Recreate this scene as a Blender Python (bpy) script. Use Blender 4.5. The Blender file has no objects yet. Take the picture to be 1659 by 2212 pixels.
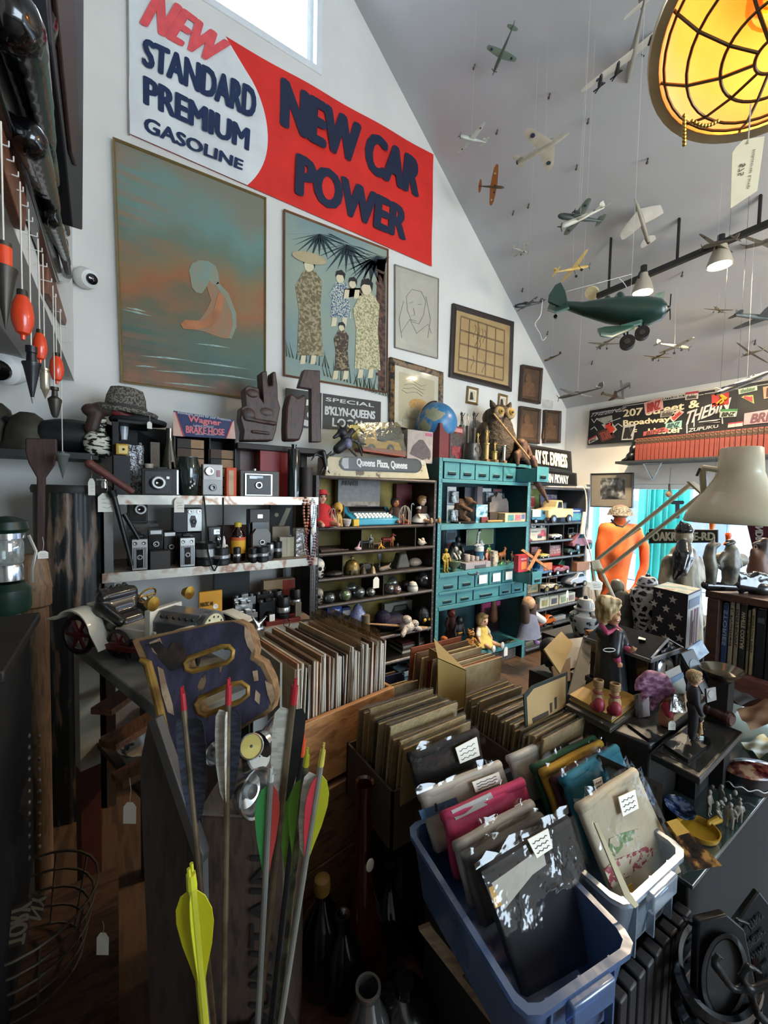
import bpy,math,random
from math import sin,cos
RU=random.uniform;EN=enumerate;RG=range
from mathutils import Vector as V,Matrix as M
random.seed(7)
sc=bpy.context.scene;C=sc.collection
PI=math.pi;TR=M.Translation;RO=M.Rotation
FPX=877.0;EYE=V((0,0,1.55))
_y,_p,_r=[math.radians(a)for a in(33.39,2.71,1.21)]
CF=V((sin(_y)*cos(_p),cos(_y)*cos(_p),-sin(_p)))
_R0=V((cos(_y),-sin(_y),0));_U0=_R0.cross(CF)
CR=_R0*cos(_r)+_U0*sin(_r);CU=-_R0*sin(_r)+_U0*cos(_r)
cd=bpy.data.cameras.new('camera');cam=bpy.data.objects.new('camera',cd);C.objects.link(cam)
cd.sensor_fit='HORIZONTAL';cd.sensor_width=36;cd.lens=36*FPX/1659;cd.clip_start=.02
cam.matrix_world=M(((CR.x,CU.x,-CF.x,EYE.x),(CR.y,CU.y,-CF.y,EYE.y),(CR.z,CU.z,-CF.z,EYE.z),(0,0,0,1)))
sc.camera=cam
sc.view_settings.view_transform='Standard';sc.view_settings.look='None';sc.view_settings.gamma=1
sc.view_settings.exposure=1.2
sc.view_settings.use_curve_mapping=False
W=bpy.data.worlds.new('sky');sc.world=W;W.use_nodes=True
bg=W.node_tree.nodes['Background'];bg.inputs[0].default_value=(.70,.86,1,1);bg.inputs[1].default_value=6.5
sc.cycles.max_bounces=8;sc.cycles.transparent_max_bounces=24;sc.cycles.sample_clamp_indirect=6
sc.cycles.caustics_reflective=False;sc.cycles.caustics_refractive=False
def light(name,kind,loc,power,col=(1,1,1),size=.2,to=None,sy=None,portal=False,spot=None):
 l=bpy.data.lights.new(name,kind);l.energy=power;l.color=col
 o=bpy.data.objects.new(name,l);C.objects.link(o);o.location=loc
 if kind=='AREA':
  l.size=size
  if sy:l.shape='RECTANGLE';l.size_y=sy
  if portal:l.cycles.is_portal=True
 else:l.shadow_soft_size=size
 if spot:l.spot_size=spot;l.spot_blend=.6
 if to is not None:o.rotation_euler=(V(to)-V(loc)).to_track_quat('-Z','Y').to_euler()
 return o
light('storefront_portal','AREA',(4.47,.2,1.12),1,size=4.6,sy=1.2,to=(0,.2,1.12),portal=True)
light('gable_portal','AREA',(.86,2.99,5.0),1,size=.8,sy=.9,to=(.86,0,5.0),portal=True)
light('unseen_warm_fill','POINT',(3.2,-.35,2.75),26,(1,.74,.45),.12)  # added fill light out of view, warms the ceiling and sign wall; no fixture
light('rear_window_portal','AREA',(2.6,-2.95,2.0),1,size=2.6,sy=1.8,to=(2.6,0,2.0),portal=True)
def ray(px,py):return CF+CR*((px-829.5)/FPX)-CU*((py-1106)/FPX)
def P(px,py,d):return EYE+ray(px,py)*d
def PX(px,py,x):r=ray(px,py);return EYE+r*((x-EYE.x)/r.x)
def PY(px,py,y):r=ray(px,py);return EYE+r*((y-EYE.y)/r.y)
def PZ(px,py,z):r=ray(px,py);return EYE+r*((z-EYE.z)/r.z)
def dep(p):return(V(p)-EYE).dot(CF)
def mpp(p):return dep(p)/FPX
def xa_(px,y,z):
 k=(px-829.5)/FPX;dz=z-EYE.z
 return-((CR.y*y+CR.z*dz)-k*(CF.y*y+CF.z*dz))/(CR.x-k*CF.x)
def yat(px,x,z):
 k=(px-829.5)/FPX;dz=z-EYE.z
 return-((CR.x*x+CR.z*dz)-k*(CF.x*x+CF.z*dz))/(CR.y-k*CF.y)
class PL:
 def __init__(s,o,n):s.o=V(o);s.n=V(n).normalized()
 def __call__(s,px,py,h=0):
  r=ray(px,py);o=s.o+s.n*h
  return EYE+r*((o-EYE).dot(s.n)/r.dot(s.n))
 def po_(s,b,pts,h0=0,h1=.002):b.pr_([s(x,y,h1)for x,y in pts],-s.n*(h1-h0));return b
def lin(h):
 h=h.lstrip('#');o=[]
 for i in(0,2,4):
  c=int(h[i:i+2],16)/255;o.append(c/12.92 if c<=.04045 else((c+.055)/1.055)**2.4)
 return(*o,1)
MC={}
def _base(key):
 if key in MC:return MC[key],None,None
 m=bpy.data.materials.new(str(key[0])+'_'+str(len(MC)));m.use_nodes=True;MC[key]=m
 return m,m.node_tree,m.node_tree.nodes['Principled BSDF']
def _nz(t,scale,detail=3,st=(1,1,1),kind='ShaderNodeTexNoise'):
 tc=t.nodes.new('ShaderNodeTexCoord');mp=t.nodes.new('ShaderNodeMapping');mp.inputs['Scale'].default_value=st
 n=t.nodes.new(kind);n.inputs['Scale'].default_value=scale
 if 'Detail' in n.inputs:n.inputs['Detail'].default_value=detail
 t.links.new(tc.outputs['Object'],mp.inputs[0]);t.links.new(mp.outputs[0],n.inputs['Vector']);return n
def _ramp(t,src,stops,cn=False):
 r=t.nodes.new('ShaderNodeValToRGB');e=r.color_ramp.elements
 if cn:r.color_ramp.interpolation='CONSTANT'
 while len(e)<len(stops):e.new(.5)
 for q,(p,c)in zip(e,stops):q.position=p;q.color=lin(c)if isinstance(c,str)else c
 t.links.new(src,r.inputs[0]);return r.outputs[0]
def _bump(t,b,src,k,d=.004):
 n=t.nodes.new('ShaderNodeBump');n.inputs['Strength'].default_value=k;n.inputs['Distance'].default_value=d
 t.links.new(src,n.inputs['Height']);t.links.new(n.outputs[0],b.inputs['Normal'])
def mat(c,r=.55,m=0,v=.15,s=14,b=0,bs=60,ct=0,sub=0):
 k=('mat',c,r,m,v,s,b,bs,ct,sub);x,t,p=_base(k)
 if t is None:return x
 a=lin(c);p.inputs['Roughness'].default_value=r;p.inputs['Metallic'].default_value=m
 p.inputs['Coat Weight'].default_value=ct
 if v:
  n=_nz(t,s);lo=tuple(q*(1-v)for q in a[:3])+(1,);hi=tuple(min(1,q*(1+v))for q in a[:3])+(1,)
  t.links.new(_ramp(t,n.outputs[0],[(.3,lo),(.7,hi)]),p.inputs['Base Color'])
 else:p.inputs['Base Color'].default_value=a
 if b:_bump(t,p,_nz(t,bs).outputs[0],b)
 return x
def pat(stops,s=10,r=.6,st=(1,1,1),m=0,cn=False,b=0,kind='n',detail=5,d=.003):
 k=('pat',tuple(stops),s,r,st,m,cn,b,kind,detail);x,t,p=_base(k)
 if t is None:return x
 p.inputs['Roughness'].default_value=r;p.inputs['Metallic'].default_value=m
 n=_nz(t,s,detail,st,'ShaderNodeTexNoise' if kind=='n' else 'ShaderNodeTexVoronoi' if kind in 've' else 'ShaderNodeTexWave')
 if kind=='e':n.feature='DISTANCE_TO_EDGE'
 if kind=='w':n.inputs['Distortion'].default_value=2.5
 if kind=='W':n.inputs['Distortion'].default_value=0
 t.links.new(_ramp(t,n.outputs[0],list(stops),cn),p.inputs['Base Color'])
 if b:_bump(t,p,n.outputs[0],b,d)
 return x
def WD(a,b,s=5,st=(1,12,12),r=.6,bp=.25):return pat(((.25,a),(.5,b),(.62,a),(.8,b)),s,r,st,b=bp,detail=6)
def FM(tint='ffffff',fac=.16,bump=.6,bs=35,r=.08,body=0.0):
 k=('film',tint,fac,bump,bs,r,body);x,t,p=_base(k)
 if t is None:return x
 N=t.nodes;out=N['Material Output'];N.remove(p)
 tr=N.new('ShaderNodeBsdfTransparent');tr.inputs[0].default_value=lin(tint)
 g=N.new('ShaderNodeBsdfGlossy');g.inputs['Roughness'].default_value=r
 lw=N.new('ShaderNodeLayerWeight');lw.inputs[0].default_value=.35
 ma=N.new('ShaderNodeMath');ma.operation='MULTIPLY_ADD';ma.inputs[1].default_value=.3;ma.inputs[2].default_value=fac;ma.use_clamp=True
 t.links.new(lw.outputs['Fresnel'],ma.inputs[0])
 mx=N.new('ShaderNodeMixShader');t.links.new(ma.outputs[0],mx.inputs[0]);
 src=tr.outputs[0]
 if body:
  df=N.new('ShaderNodeBsdfDiffuse');df.inputs[0].default_value=lin(tint)
  m2=N.new('ShaderNodeMixShader');m2.inputs[0].default_value=body
  t.links.new(tr.outputs[0],m2.inputs[1]);t.links.new(df.outputs[0],m2.inputs[2]);src=m2.outputs[0]
 t.links.new(src,mx.inputs[1]);t.links.new(g.outputs[0],mx.inputs[2]);t.links.new(mx.outputs[0],out.inputs[0])
 if bump:
  n=_nz(t,bs,4,(1,1,1));bu=N.new('ShaderNodeBump');bu.inputs['Strength'].default_value=bump;bu.inputs['Distance'].default_value=.02
  t.links.new(n.outputs[0],bu.inputs['Height']);t.links.new(bu.outputs[0],g.inputs['Normal']);t.links.new(bu.outputs[0],lw.inputs['Normal'])
 return x
def EM(c,s):
 k=('emit',c,s);x,t,p=_base(k)
 if t is None:return x
 p.inputs['Base Color'].default_value=lin(c);p.inputs['Emission Color'].default_value=lin(c);p.inputs['Emission Strength'].default_value=s
 return x
WM={}
class B:
 def __init__(s):s.v=[];s.f=[]
 def add(s,vs,fs,m=None):
  k=len(s.v);s.v+=[(m@V(v))if m else V(v)for v in vs];s.f+=[tuple(i+k for i in f)for f in fs];return s
 def bx(s,x0,y0,z0,x1,y1,z1,m=None):
  return s.add([(x0,y0,z0),(x1,y0,z0),(x1,y1,z0),(x0,y1,z0),(x0,y0,z1),(x1,y0,z1),(x1,y1,z1),(x0,y1,z1)],[(0,3,2,1),(4,5,6,7),(0,1,5,4),(1,2,6,5),(2,3,7,6),(3,0,4,7)],m)
 def cb(s,c,d,rz=0,m=None):
  q=TR(V(c))@RO(rz,4,'Z');
  if m:q=m@q
  return s.bx(-d[0]/2,-d[1]/2,-d[2]/2,d[0]/2,d[1]/2,d[2]/2,q)
 def rg_(s,R,cap=True,close=False):
  n=len(R[0]);vs=[p for r in R for p in r];fs=[]
  L=len(R)
  for i in RG(L if close else L-1):
   a=i*n;b2=((i+1)%L)*n
   for j in RG(n):fs.append((a+j,a+(j+1)%n,b2+(j+1)%n,b2+j))
  if cap and not close:fs+=[tuple(RG(n-1,-1,-1)),tuple(RG((L-1)*n,L*n))]
  return s.add(vs,fs)
 def cyl(s,p0,p1,r0,r1=None,n=12,cap=True):
  p0,p1=V(p0),V(p1);r1=r0 if r1 is None else r1;d=(p1-p0)
  if d.length<1e-7:return s
  q=d.to_track_quat('Z','Y');R=[]
  for p,r in((p0,r0),(p1,r1)):R.append([p+q@V((r*cos(2*PI*j/n),r*sin(2*PI*j/n),0))for j in RG(n)])
  return s.rg_(R,cap)
 def la_(s,prof,n=20,m=None,sx=1,sy=1):
  R=[[(max(r,1e-5)*cos(2*PI*j/n)*sx,max(r,1e-5)*sin(2*PI*j/n)*sy,z)for j in RG(n)]for r,z in prof]
  if m:R=[[m@V(p)for p in r]for r in R]
  return s.rg_(R,False)
 def sph(s,c,r,n=12,m=None):
  r=(r,r,r)if not hasattr(r,'__len__')else r
  q=TR(V(c))
  if m:q=q@m
  return s.la_([(sin(PI*i/n),-cos(PI*i/n))for i in RG(n+1)],2*n if n<8 else n+6,q@M.Diagonal((r[0],r[1],r[2],1)))
 def cap(s,p0,p1,r0,r1=None):
  r1=r0 if r1 is None else r1;s.cyl(p0,p1,r0,r1,10);s.sph(p0,r0,6);return s.sph(p1,r1,6)
 def pr_(s,pts,ext):
  n=len(pts);ext=V(ext);pts=[V(p)for p in pts]
  nn=V((0,0,0))
  for i in RG(n):nn+=pts[i].cross(pts[(i+1)%n])
  if nn.dot(ext)>0:pts=pts[::-1]
  a=len(s.v);s.v+=pts+[p+ext for p in pts]
  s.f+=[tuple(RG(a,a+n)),tuple(RG(a+2*n-1,a+n-1,-1))]+[(a+(i+1)%n,a+i,a+n+i,a+n+(i+1)%n)for i in RG(n)]
  return s
 def tu_(s,pts,r,n=6,close=False):
  pts=[V(p)for p in pts];R=[];L=len(pts);up=None
  for i,p in EN(pts):
   if close:d=pts[(i+1)%L]-pts[i-1]
   else:d=pts[min(i+1,L-1)]-pts[max(i-1,0)]
   d.normalize()
   if up is None:up=d.orthogonal().normalized()
   up=(up-d*up.dot(d)).normalized();w=d.cross(up)
   rr=r[i]if hasattr(r,'__len__')else r
   R.append([p+(up*cos(2*PI*j/n)+w*sin(2*PI*j/n))*rr for j in RG(n)])
  return s.rg_(R,True,close)
 def grid(s,fn,nu,nv):
  vs=[fn(i/nu,j/nv)for j in RG(nv+1)for i in RG(nu+1)]
  return s.add(vs,[(j*(nu+1)+i,j*(nu+1)+i+1,(j+1)*(nu+1)+i+1,(j+1)*(nu+1)+i)for j in RG(nv)for i in RG(nu)])
 def o(s,name,mt,par=None,w=False,sm=35,bev=0,rem=0,it=3,solid=0,lb=None,sub=0):
  if par is not None and w:
   i=WM[par].inverted();vs=[i@v for v in s.v]
  else:vs=s.v
  me=bpy.data.meshes.new(name);me.from_pydata([tuple(v)for v in vs],[],s.f);me.update()
  if sm or rem:
   me.shade_smooth()
   if not rem and sm<170:me.set_sharp_from_angle(angle=math.radians(sm))
  ob=bpy.data.objects.new(name,me);C.objects.link(ob);me.materials.append(mt)
  if par is not None:ob.parent=par
  WM[ob]=WM[par]if par is not None else M.Identity(4)
  if bev:
   q=ob.modifiers.new('bevel','BEVEL');q.width=bev;q.segments=2;q.limit_method='ANGLE'
  if rem:
   q=ob.modifiers.new('remesh','REMESH');q.mode='VOXEL';q.voxel_size=rem;q.use_smooth_shade=True
   if it:q=ob.modifiers.new('smooth','SMOOTH');q.iterations=it;q.factor=.5
  if solid:q=ob.modifiers.new('solid','SOLIDIFY');q.thickness=solid;q.offset=0
  if sub:q=ob.modifiers.new('sub','SUBSURF');q.levels=sub;q.render_levels=sub
  if lb:ob['label']=lb
  return ob
def tag(o,lb,cat,gp_=None):
 o['label']=lb;o['category']=cat
 if gp_:o['group']=gp_
 return o
def TH(name,lb,cat,loc=(0,0,0),rz=0,gp_=None,mx=None,sc_=1):
 o=bpy.data.objects.new(name,None);C.objects.link(o);o.empty_display_size=.05
 m=mx if mx is not None else TR(V(loc))@RO(rz,4,'Z')
 if sc_!=1:m=m@M.Scale(sc_,4)
 o.matrix_world=m;WM[o]=m.copy();return tag(o,lb,cat,gp_)
def SO(name,lb,cat,b,mt,gp_=None,loc=None,rz=0,w=1,**k):
 "one-mesh thing; world coordinates are shifted so that the origin sits at its base"
 if w:
  n=len(b.v);c=V((sum(v.x for v in b.v)/n,sum(v.y for v in b.v)/n,min(v.z for v in b.v)))
  b.v=[v-c for v in b.v];o=b.o(name,mt,**k);o.location=c;WM[o]=TR(c)
 else:
  o=b.o(name,mt,**k);m=TR(V(loc))@RO(rz,4,'Z');o.matrix_world=m;WM[o]=m
 return tag(o,lb,cat,gp_)
def STR(name,b,mt,**k):
 o=b.o(name,mt,**k);o['kind']='structure';return o
_tc={}
def tmesh(txt,bold=0,shear=0):
 k=(txt,bold,shear)
 if k not in _tc:
  cu=bpy.data.curves.new('t','FONT');cu.body=txt;cu.offset=bold;cu.shear=shear;cu.resolution_u=3
  ob=bpy.data.objects.new('t',cu);me=bpy.data.meshes.new_from_object(ob)
  vs=[v.co.copy()for v in me.vertices];fs=[tuple(p.vertices)for p in me.polygons]
  bpy.data.objects.remove(ob);bpy.data.curves.remove(cu);bpy.data.meshes.remove(me)
  x0=min(v.x for v in vs);x1=max(v.x for v in vs);y0=min(v.y for v in vs);y1=max(v.y for v in vs)
  _tc[k]=([((v.x-x0)/(x1-x0),(v.y-y0)/max(1e-6,y1-y0))for v in vs],fs)
 return _tc[k]
def at_(b,txt,q,bold=0,shear=0,lift=None):
 "q = BL,BR,TR,TL points"
 uv,fs=tmesh(txt,0,shear);q=[V(p)for p in q]
 w=(q[1]-q[0]).length;h=(q[3]-q[0]).length;e=bold*h
 nn=(q[1]-q[0]).cross(q[3]-q[0]).normalized()*.00025
 for i,(sx,sy)in EN([(cos(a*PI/4),.7*sin(a*PI/4))for a in RG(8)]+[(0,0)]if bold else((0,0),)):
  du,dv=sx*e/w,sy*e/h
  b.add([q[0]*(1-u)*(1-v)+q[1]*u*(1-v)+q[2]*u*v+q[3]*(1-u)*v+nn*i for u,v in[(x*(1-2*e/w)+e/w+du,y*(1-bold)+bold/2+dv)for x,y in uv]],fs)
 return b
def wt(par,name,txt,pl,pq,mt,h=.004,bold=.02,shear=0):
 b=B()
 for t,q in([(txt,pq)]if isinstance(txt,str)else zip(txt,pq)):at_(b,t,[pl(x,y,h)for x,y in q],bold,shear)
 return b.o(name,mt,par,w=1,sm=0)
PP_=mat('e8e4d8',.8,v=.05);WH=mat('e6e6e2',.6,v=.05);BK_=mat('0c0d0f',.35,v=.2);ink=mat('141418',.7,v=0)
BRS=mat('b08a3c',.3,1,v=.15);CH=mat('c9cbcc',.18,1,v=.1);STL=mat('9a9a98',.3,1,v=.2,s=6);iron=mat('141516',.5,.6,v=.25)
SM_=mat('d9d4c6',.8,v=0)
def ptag_(top,drop,w,h,facing,lb,cat='price tag',hole=True,tilt=0,name='price_tag',gp_=None,ink_=True):
 "white card tag hanging on a string from point top"
 f=V(facing).normalized();u=V((0,0,1)).cross(f).normalized();top=V(top)
 u=(u*cos(tilt)+V((0,0,1))*sin(tilt));up=f.cross(u)
 t=TH(name,lb,cat,top-V((0,0,drop+h)),gp_=gp_);c=top-V((0,0,drop))
 b=B();b.pr_([c+u*x*w+up*y*h for x,y in((-.22,0),(.22,0),(.5,-.22),(.5,-1),(-.5,-1),(-.5,-.22))],-f*.0008);b.o('card',PP_,t,w=1)
 B().tu_([top,top-V((0,0,drop*.5))+u*w*.1,c-up*h*.1+f*.001],.0007,4).o('string',SM_,t,w=1)
 if ink_:
  b=B()
  for i in RG(3):
   a=c-up*h*(.35+.2*i)+f*.0012-u*w*(.3-.04*i);b.tu_([a+u*w*.6*k/6+up*h*.05*RU(-1,1)for k in RG(7)],w*.012,4)
  b.o('handwriting',ink,t,w=1)
 return t
# room shell
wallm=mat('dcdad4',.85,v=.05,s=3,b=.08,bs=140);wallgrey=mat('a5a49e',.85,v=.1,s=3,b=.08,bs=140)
YB=2.85;XR=4.4;XL=-.19
bw=B()
for a in((-1.4,0,.5,5.9),(1.22,0,4.5,5.9),(.5,0,1.22,4.58),(.5,5.42,1.22,5.9)):bw.bx(a[0],YB,a[1],a[2],YB+.14,a[3])
STR('wall_back',bw,wallm)
b=B();b.bx(XR,-3,0,XR+.14,YB,.55).bx(XR,-3,1.69,XR+.14,YB,2.72).bx(XR,2.57,.55,XR+.14,YB,1.69).bx(XR,-3,.55,XR+.14,-2.2,1.69)
STR('wall_right',b,wallm)
b=B();b.bx(XL-.16,-3,2.13,XL,YB,5.9);STR('wall_left',b,wallm)
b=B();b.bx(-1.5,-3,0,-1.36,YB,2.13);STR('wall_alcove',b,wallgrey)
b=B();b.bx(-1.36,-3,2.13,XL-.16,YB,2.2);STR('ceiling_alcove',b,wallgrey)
b=B()
for a in((-1.5,0,1.3,6),(3.9,0,4.6,6),(1.3,0,3.9,1.0),(1.3,2.9,3.9,6)):b.bx(a[0],-3.14,a[1],a[2],-3,a[3])
STR('wall_front',b,wallm)
floor_m=WD('3a2a1e','57402c',3,(9,1,1),.45);b=B();b.bx(-1.5,-3.1,-.1,4.6,YB+.1,0);STR('floor',b,floor_m)
ceilm=mat('b4b5b6',.9,v=.05,s=2,b=.06,bs=100)
def ceil_z(x):return 2.58+.9165*(XR-x)
b=B();xr=.9;zr=ceil_z(xr)
b.pr_([(xr,-3.1,zr),(4.56,-3.1,ceil_z(4.56)),(4.56,-3.1,ceil_z(4.56)+.12),(xr,-3.1,zr+.12)],(0,6.1,0));STR('ceiling_right_slope',b,ceilm)
b=B();b.pr_([(xr,-3.1,zr),(xr,-3.1,zr+.12),(-.4,-3.1,zr-1.1),(-.4,-3.1,zr-1.22)],(0,6.1,0));STR('ceiling_left_slope',b,ceilm)
trimw=mat('dfe2e4',.5,v=.04)
b=B()
for a in((.46,4.54,1.26,4.585),(.46,5.42,1.26,5.46),(.46,4.585,.505,5.42),(1.215,4.585,1.26,5.42)):b.bx(a[0],YB-.012,a[1],a[2],YB+.06,a[3])
b.bx(.505,YB+.07,4.585,.545,YB+.1,5.42).bx(1.175,YB+.07,4.585,1.215,YB+.1,5.42).bx(.545,YB+.07,4.585,1.175,YB+.1,4.625)
o=STR('window_1',b,trimw,bev=.004)
g=B();g.bx(.54,YB+.082,4.62,1.18,YB+.086,5.42);g.o('pane',FM('ffffff',.03,0),o)
back=PL((0,YB,0),(0,-1,0));rw=PL((XR,0,0),(-1,0,0));lw_=PL((XL,0,0),(1,0,0))
# banner
def banner():
 t=TH('gasoline_banner','long red and white gasoline banner pinned high on the gable wall','banner',(1.2,YB-.01,3.55))
 TL,TR,BR,BL=(276,-36),(934,336),(931,577),(279,292)
 def L(u,v):
  a=V((TL[0]+(TR[0]-TL[0])*u,TL[1]+(TR[1]-TL[1])*u,0));c=V((BL[0]+(BR[0]-BL[0])*u,BL[1]+(BR[1]-BL[1])*u,0))
  return a,c
 tl,tr,br,bl=[back(*p)for p in(TL,TR,BR,BL)]
 def S(u,v,h=0):
  p=(bl*(1-u)+br*u)*(1-v)+(tl*(1-u)+tr*u)*v
  return p+V((0,-.012-.006*sin(u*23+v*3)*sin(v*7)-h,0))
 b=B();b.grid(lambda u,v:S(u,v),60,24);b.o('red_cloth',mat('d8281e',.75,v=.12,s=5),t,w=1,sm=180,lb='red cloth field')
 def bound(v):
  if v<.78:return.355*math.sqrt(max(0,1-((v-.42)/.75)**2))
  return.355*math.sqrt(max(0,1-(.36/.75)**2))-(v-.78)*.36
 b=B();b.grid(lambda u,v:S(u*bound(v),v,.003),40,24);b.o('white_panel',mat('d9dcdd',.75,v=.08,s=6),t,w=1,sm=180,lb='pale white left end')
 navy=mat('14294f',.7,v=.15,s=20);red=mat('e0555a',.7,v=.1,s=20)
 H=.016
 wt(t,'lettering',['STANDARD','PREMIUM','GASOLINE'],back,[((306,140),(552,260),(556,192),(309,80)),((309,224),(538,327),(541,280),(309,162)),((310,283),(524,368),(527,347),(312,250))],navy,H+.006,.055)
 wt(t,'lettering',['NEW'],back,[((300,50),(462,140),(500,95),(340,-25))],red,H+.006,.05,.0)
 wt(t,'lettering',['NEW CAR','POWER'],back,[((604,270),(905,428),(913,350),(607,164)),((637,418),(877,521),(884,453),(640,328))],mat('16203c',.7,v=.15,s=20),H+.004,.07)
 b=B();b.cyl(tl+V((0,-.015,.004)),bl+V((0,-.015,-.01)),.004,n=6);b.o('hem_rod',mat('8a8c90',.5),t,w=1)
banner()
# pictures on the gable wall
def PIC(name,lb,cat,px,fw,fm,inner,dp=.03,mw=0,mm=None,pl=back,art=None,gp_=None,glass=False):
 "px = TL,TR,BR,BL outer pixels on the wall; fw = frame width m"
 n=pl.n;q=[pl(*p)for p in px];c=sum(q,V((0,0,0)))/4;t=TH(name,lb,cat,(q[2]+q[3])/2+n*.01,gp_=gp_)
 def inset(q,w):
  c=sum(q,V((0,0,0)))/4;r=[]
  for i in RG(4):
   a=(q[(i+1)%4]-q[i]).normalized();d=(q[i-1]-q[i]).normalized();r.append(q[i]+a*w+d*w)
  return r
 i=inset(q,fw);b=B()
 prof=[(q,.003),(q,dp*.8),(inset(q,fw*.3),dp),(inset(q,fw*.75),dp*.8),(i,dp*.6),(i,.003)]
 b.rg_([[p+n*h for p in r]for r,h in prof],False,True);b.o('frame',fm,t,w=1,sm=20)
 j=i
 if mw:
  b=B();b.pr_([p+n*dp*.5 for p in i],-n*.004);b.o('mat_board',mm or PP_,t,w=1);j=inset(i,mw)
 b=B();b.pr_([p+n*(dp*.5+.001)for p in j],-n*.005);b.o('picture',inner,t,w=1)
 if art:art(t,pl,dp*.5+.002)
 if glass:
  b=B();b.pr_([p+n*(dp*.5+.006)for p in i],-n*.001);b.o('glass',FM('ffffff',.02,0),t,w=1)
 return t
def b2_(cx,cy,rx,ry,n=18,rot=0):
 c,s=cos(rot),sin(rot)
 return[(cx+rx*cos(2*PI*i/n)*c-ry*sin(2*PI*i/n)*s,cy+rx*cos(2*PI*i/n)*s+ry*sin(2*PI*i/n)*c)for i in RG(n)]
def paint_sea():
 k=('sea',);x,t,p=_base(k);N=t.nodes;Lk=t.links
 tc=N.new('ShaderNodeTexCoord');sep=N.new('ShaderNodeSeparateXYZ');Lk.new(tc.outputs['Generated'],sep.inputs[0])
 n=_nz(t,2.2,6,(1,1,1));n2=_nz(t,3,5,(1,1,9))
 ad=N.new('ShaderNodeMath');ad.operation='MULTIPLY_ADD';ad.inputs[1].default_value=.5;Lk.new(n.outputs[0],ad.inputs[0]);mz=N.new('ShaderNodeMath');mz.operation='MULTIPLY_ADD';mz.inputs[1].default_value=.72;mz.inputs[2].default_value=.06;Lk.new(sep.outputs[2],mz.inputs[0]);Lk.new(mz.outputs[0],ad.inputs[2])
 a=_ramp(t,ad.outputs[0],[(.0,'000000'),(.27,'94603e'),(.34,'46564a'),(.46,'4e665a'),(.56,'64644c'),(.63,'98623c'),(.70,'84704e'),(.80,'647868'),(.9,'6a8a82'),(1,'7c7c6c')])
 om=_ramp(t,n2.outputs[0],[(.4,'000000'),(.7,'d0d0d0')])
 lx=N.new('ShaderNodeMapRange');lx.inputs[1].default_value=.6;lx.inputs[2].default_value=0;Lk.new(sep.outputs[0],lx.inputs[0])
 mm=N.new('ShaderNodeMath');mm.operation='MULTIPLY';Lk.new(om,mm.inputs[0]);Lk.new(lx.outputs[0],mm.inputs[1])
 mx=N.new('ShaderNodeMixRGB');mx.inputs[2].default_value=lin('a0643f');Lk.new(mm.outputs[0],mx.inputs[0]);Lk.new(a,mx.inputs[1])
 Lk.new(mx.outputs[0],p.inputs['Base Color']);p.inputs['Roughness'].default_value=.5
 _bump(t,p,_nz(t,60,5,(1,1,3)).outputs[0],.3);return x
def art_sea(t,pl,h):
 sk=pat(((.3,'a8714f'),(.6,'947a5f')),9,.6);lt=pat(((.3,'7c9488'),(.6,'8f8c74')),9,.6)
 b=B();pl.po_(b,[(440,596),(470,608),(492,636),(508,676),(510,706),(500,732),(478,730),(440,716),(420,712),(402,700),(432,690),(448,668),(456,648),(450,630)],h,h+.002);b.o('painted_figure',sk,t,w=1,lb='painted seated bather')
 b=B();pl.po_(b,[(408,585),(414,570),(430,562),(450,564),(466,575),(472,592),(474,612),(462,616),(452,606),(446,620),(436,634),(424,632),(414,620),(412,604)],h+.002,h+.003);pl.po_(b,[(470,608),(494,634),(510,676),(511,706),(500,732),(494,730),(503,700),(500,676),(486,644),(466,616)],h+.002,h+.003);b.o('painted_highlight',lt,t,w=1)
 b=B();pl.po_(b,[(390,700),(400,690),(440,694),(462,672),(472,630),(484,640),(478,680),(456,706),(420,712),(396,710)],h+.0035,h+.0045);b.o('painted_arm',mat('ad7048',.6,v=.25,s=9),t,w=1)
 b=B()
 for x0,y0,x1,y1 in((262,668,330,684),(270,664,318,674),(300,768,420,780),(330,800,480,812),(400,780,540,798),(290,790,340,794),(440,806,560,822),(420,742,500,752),(350,826,470,838)):
  pl.po_(b,[(x0,y0),((x0+x1)/2,(y0+y1)/2-3),(x1,y1),((x0+x1)/2,(y0+y1)/2+1)],h,h+.001)
 b.o('painted_ripples',mat('93aca2',.6,v=.3,s=40),t,w=1)
gold_m=mat('9c8658',.35,.6,v=.15)
PIC('sea_painting','large unglazed painting of a pale bather seated in green and orange water','painting',((243,303),(573,432),(572,868),(262,828)),.012,gold_m,paint_sea(),.035,art=art_sea)
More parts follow.
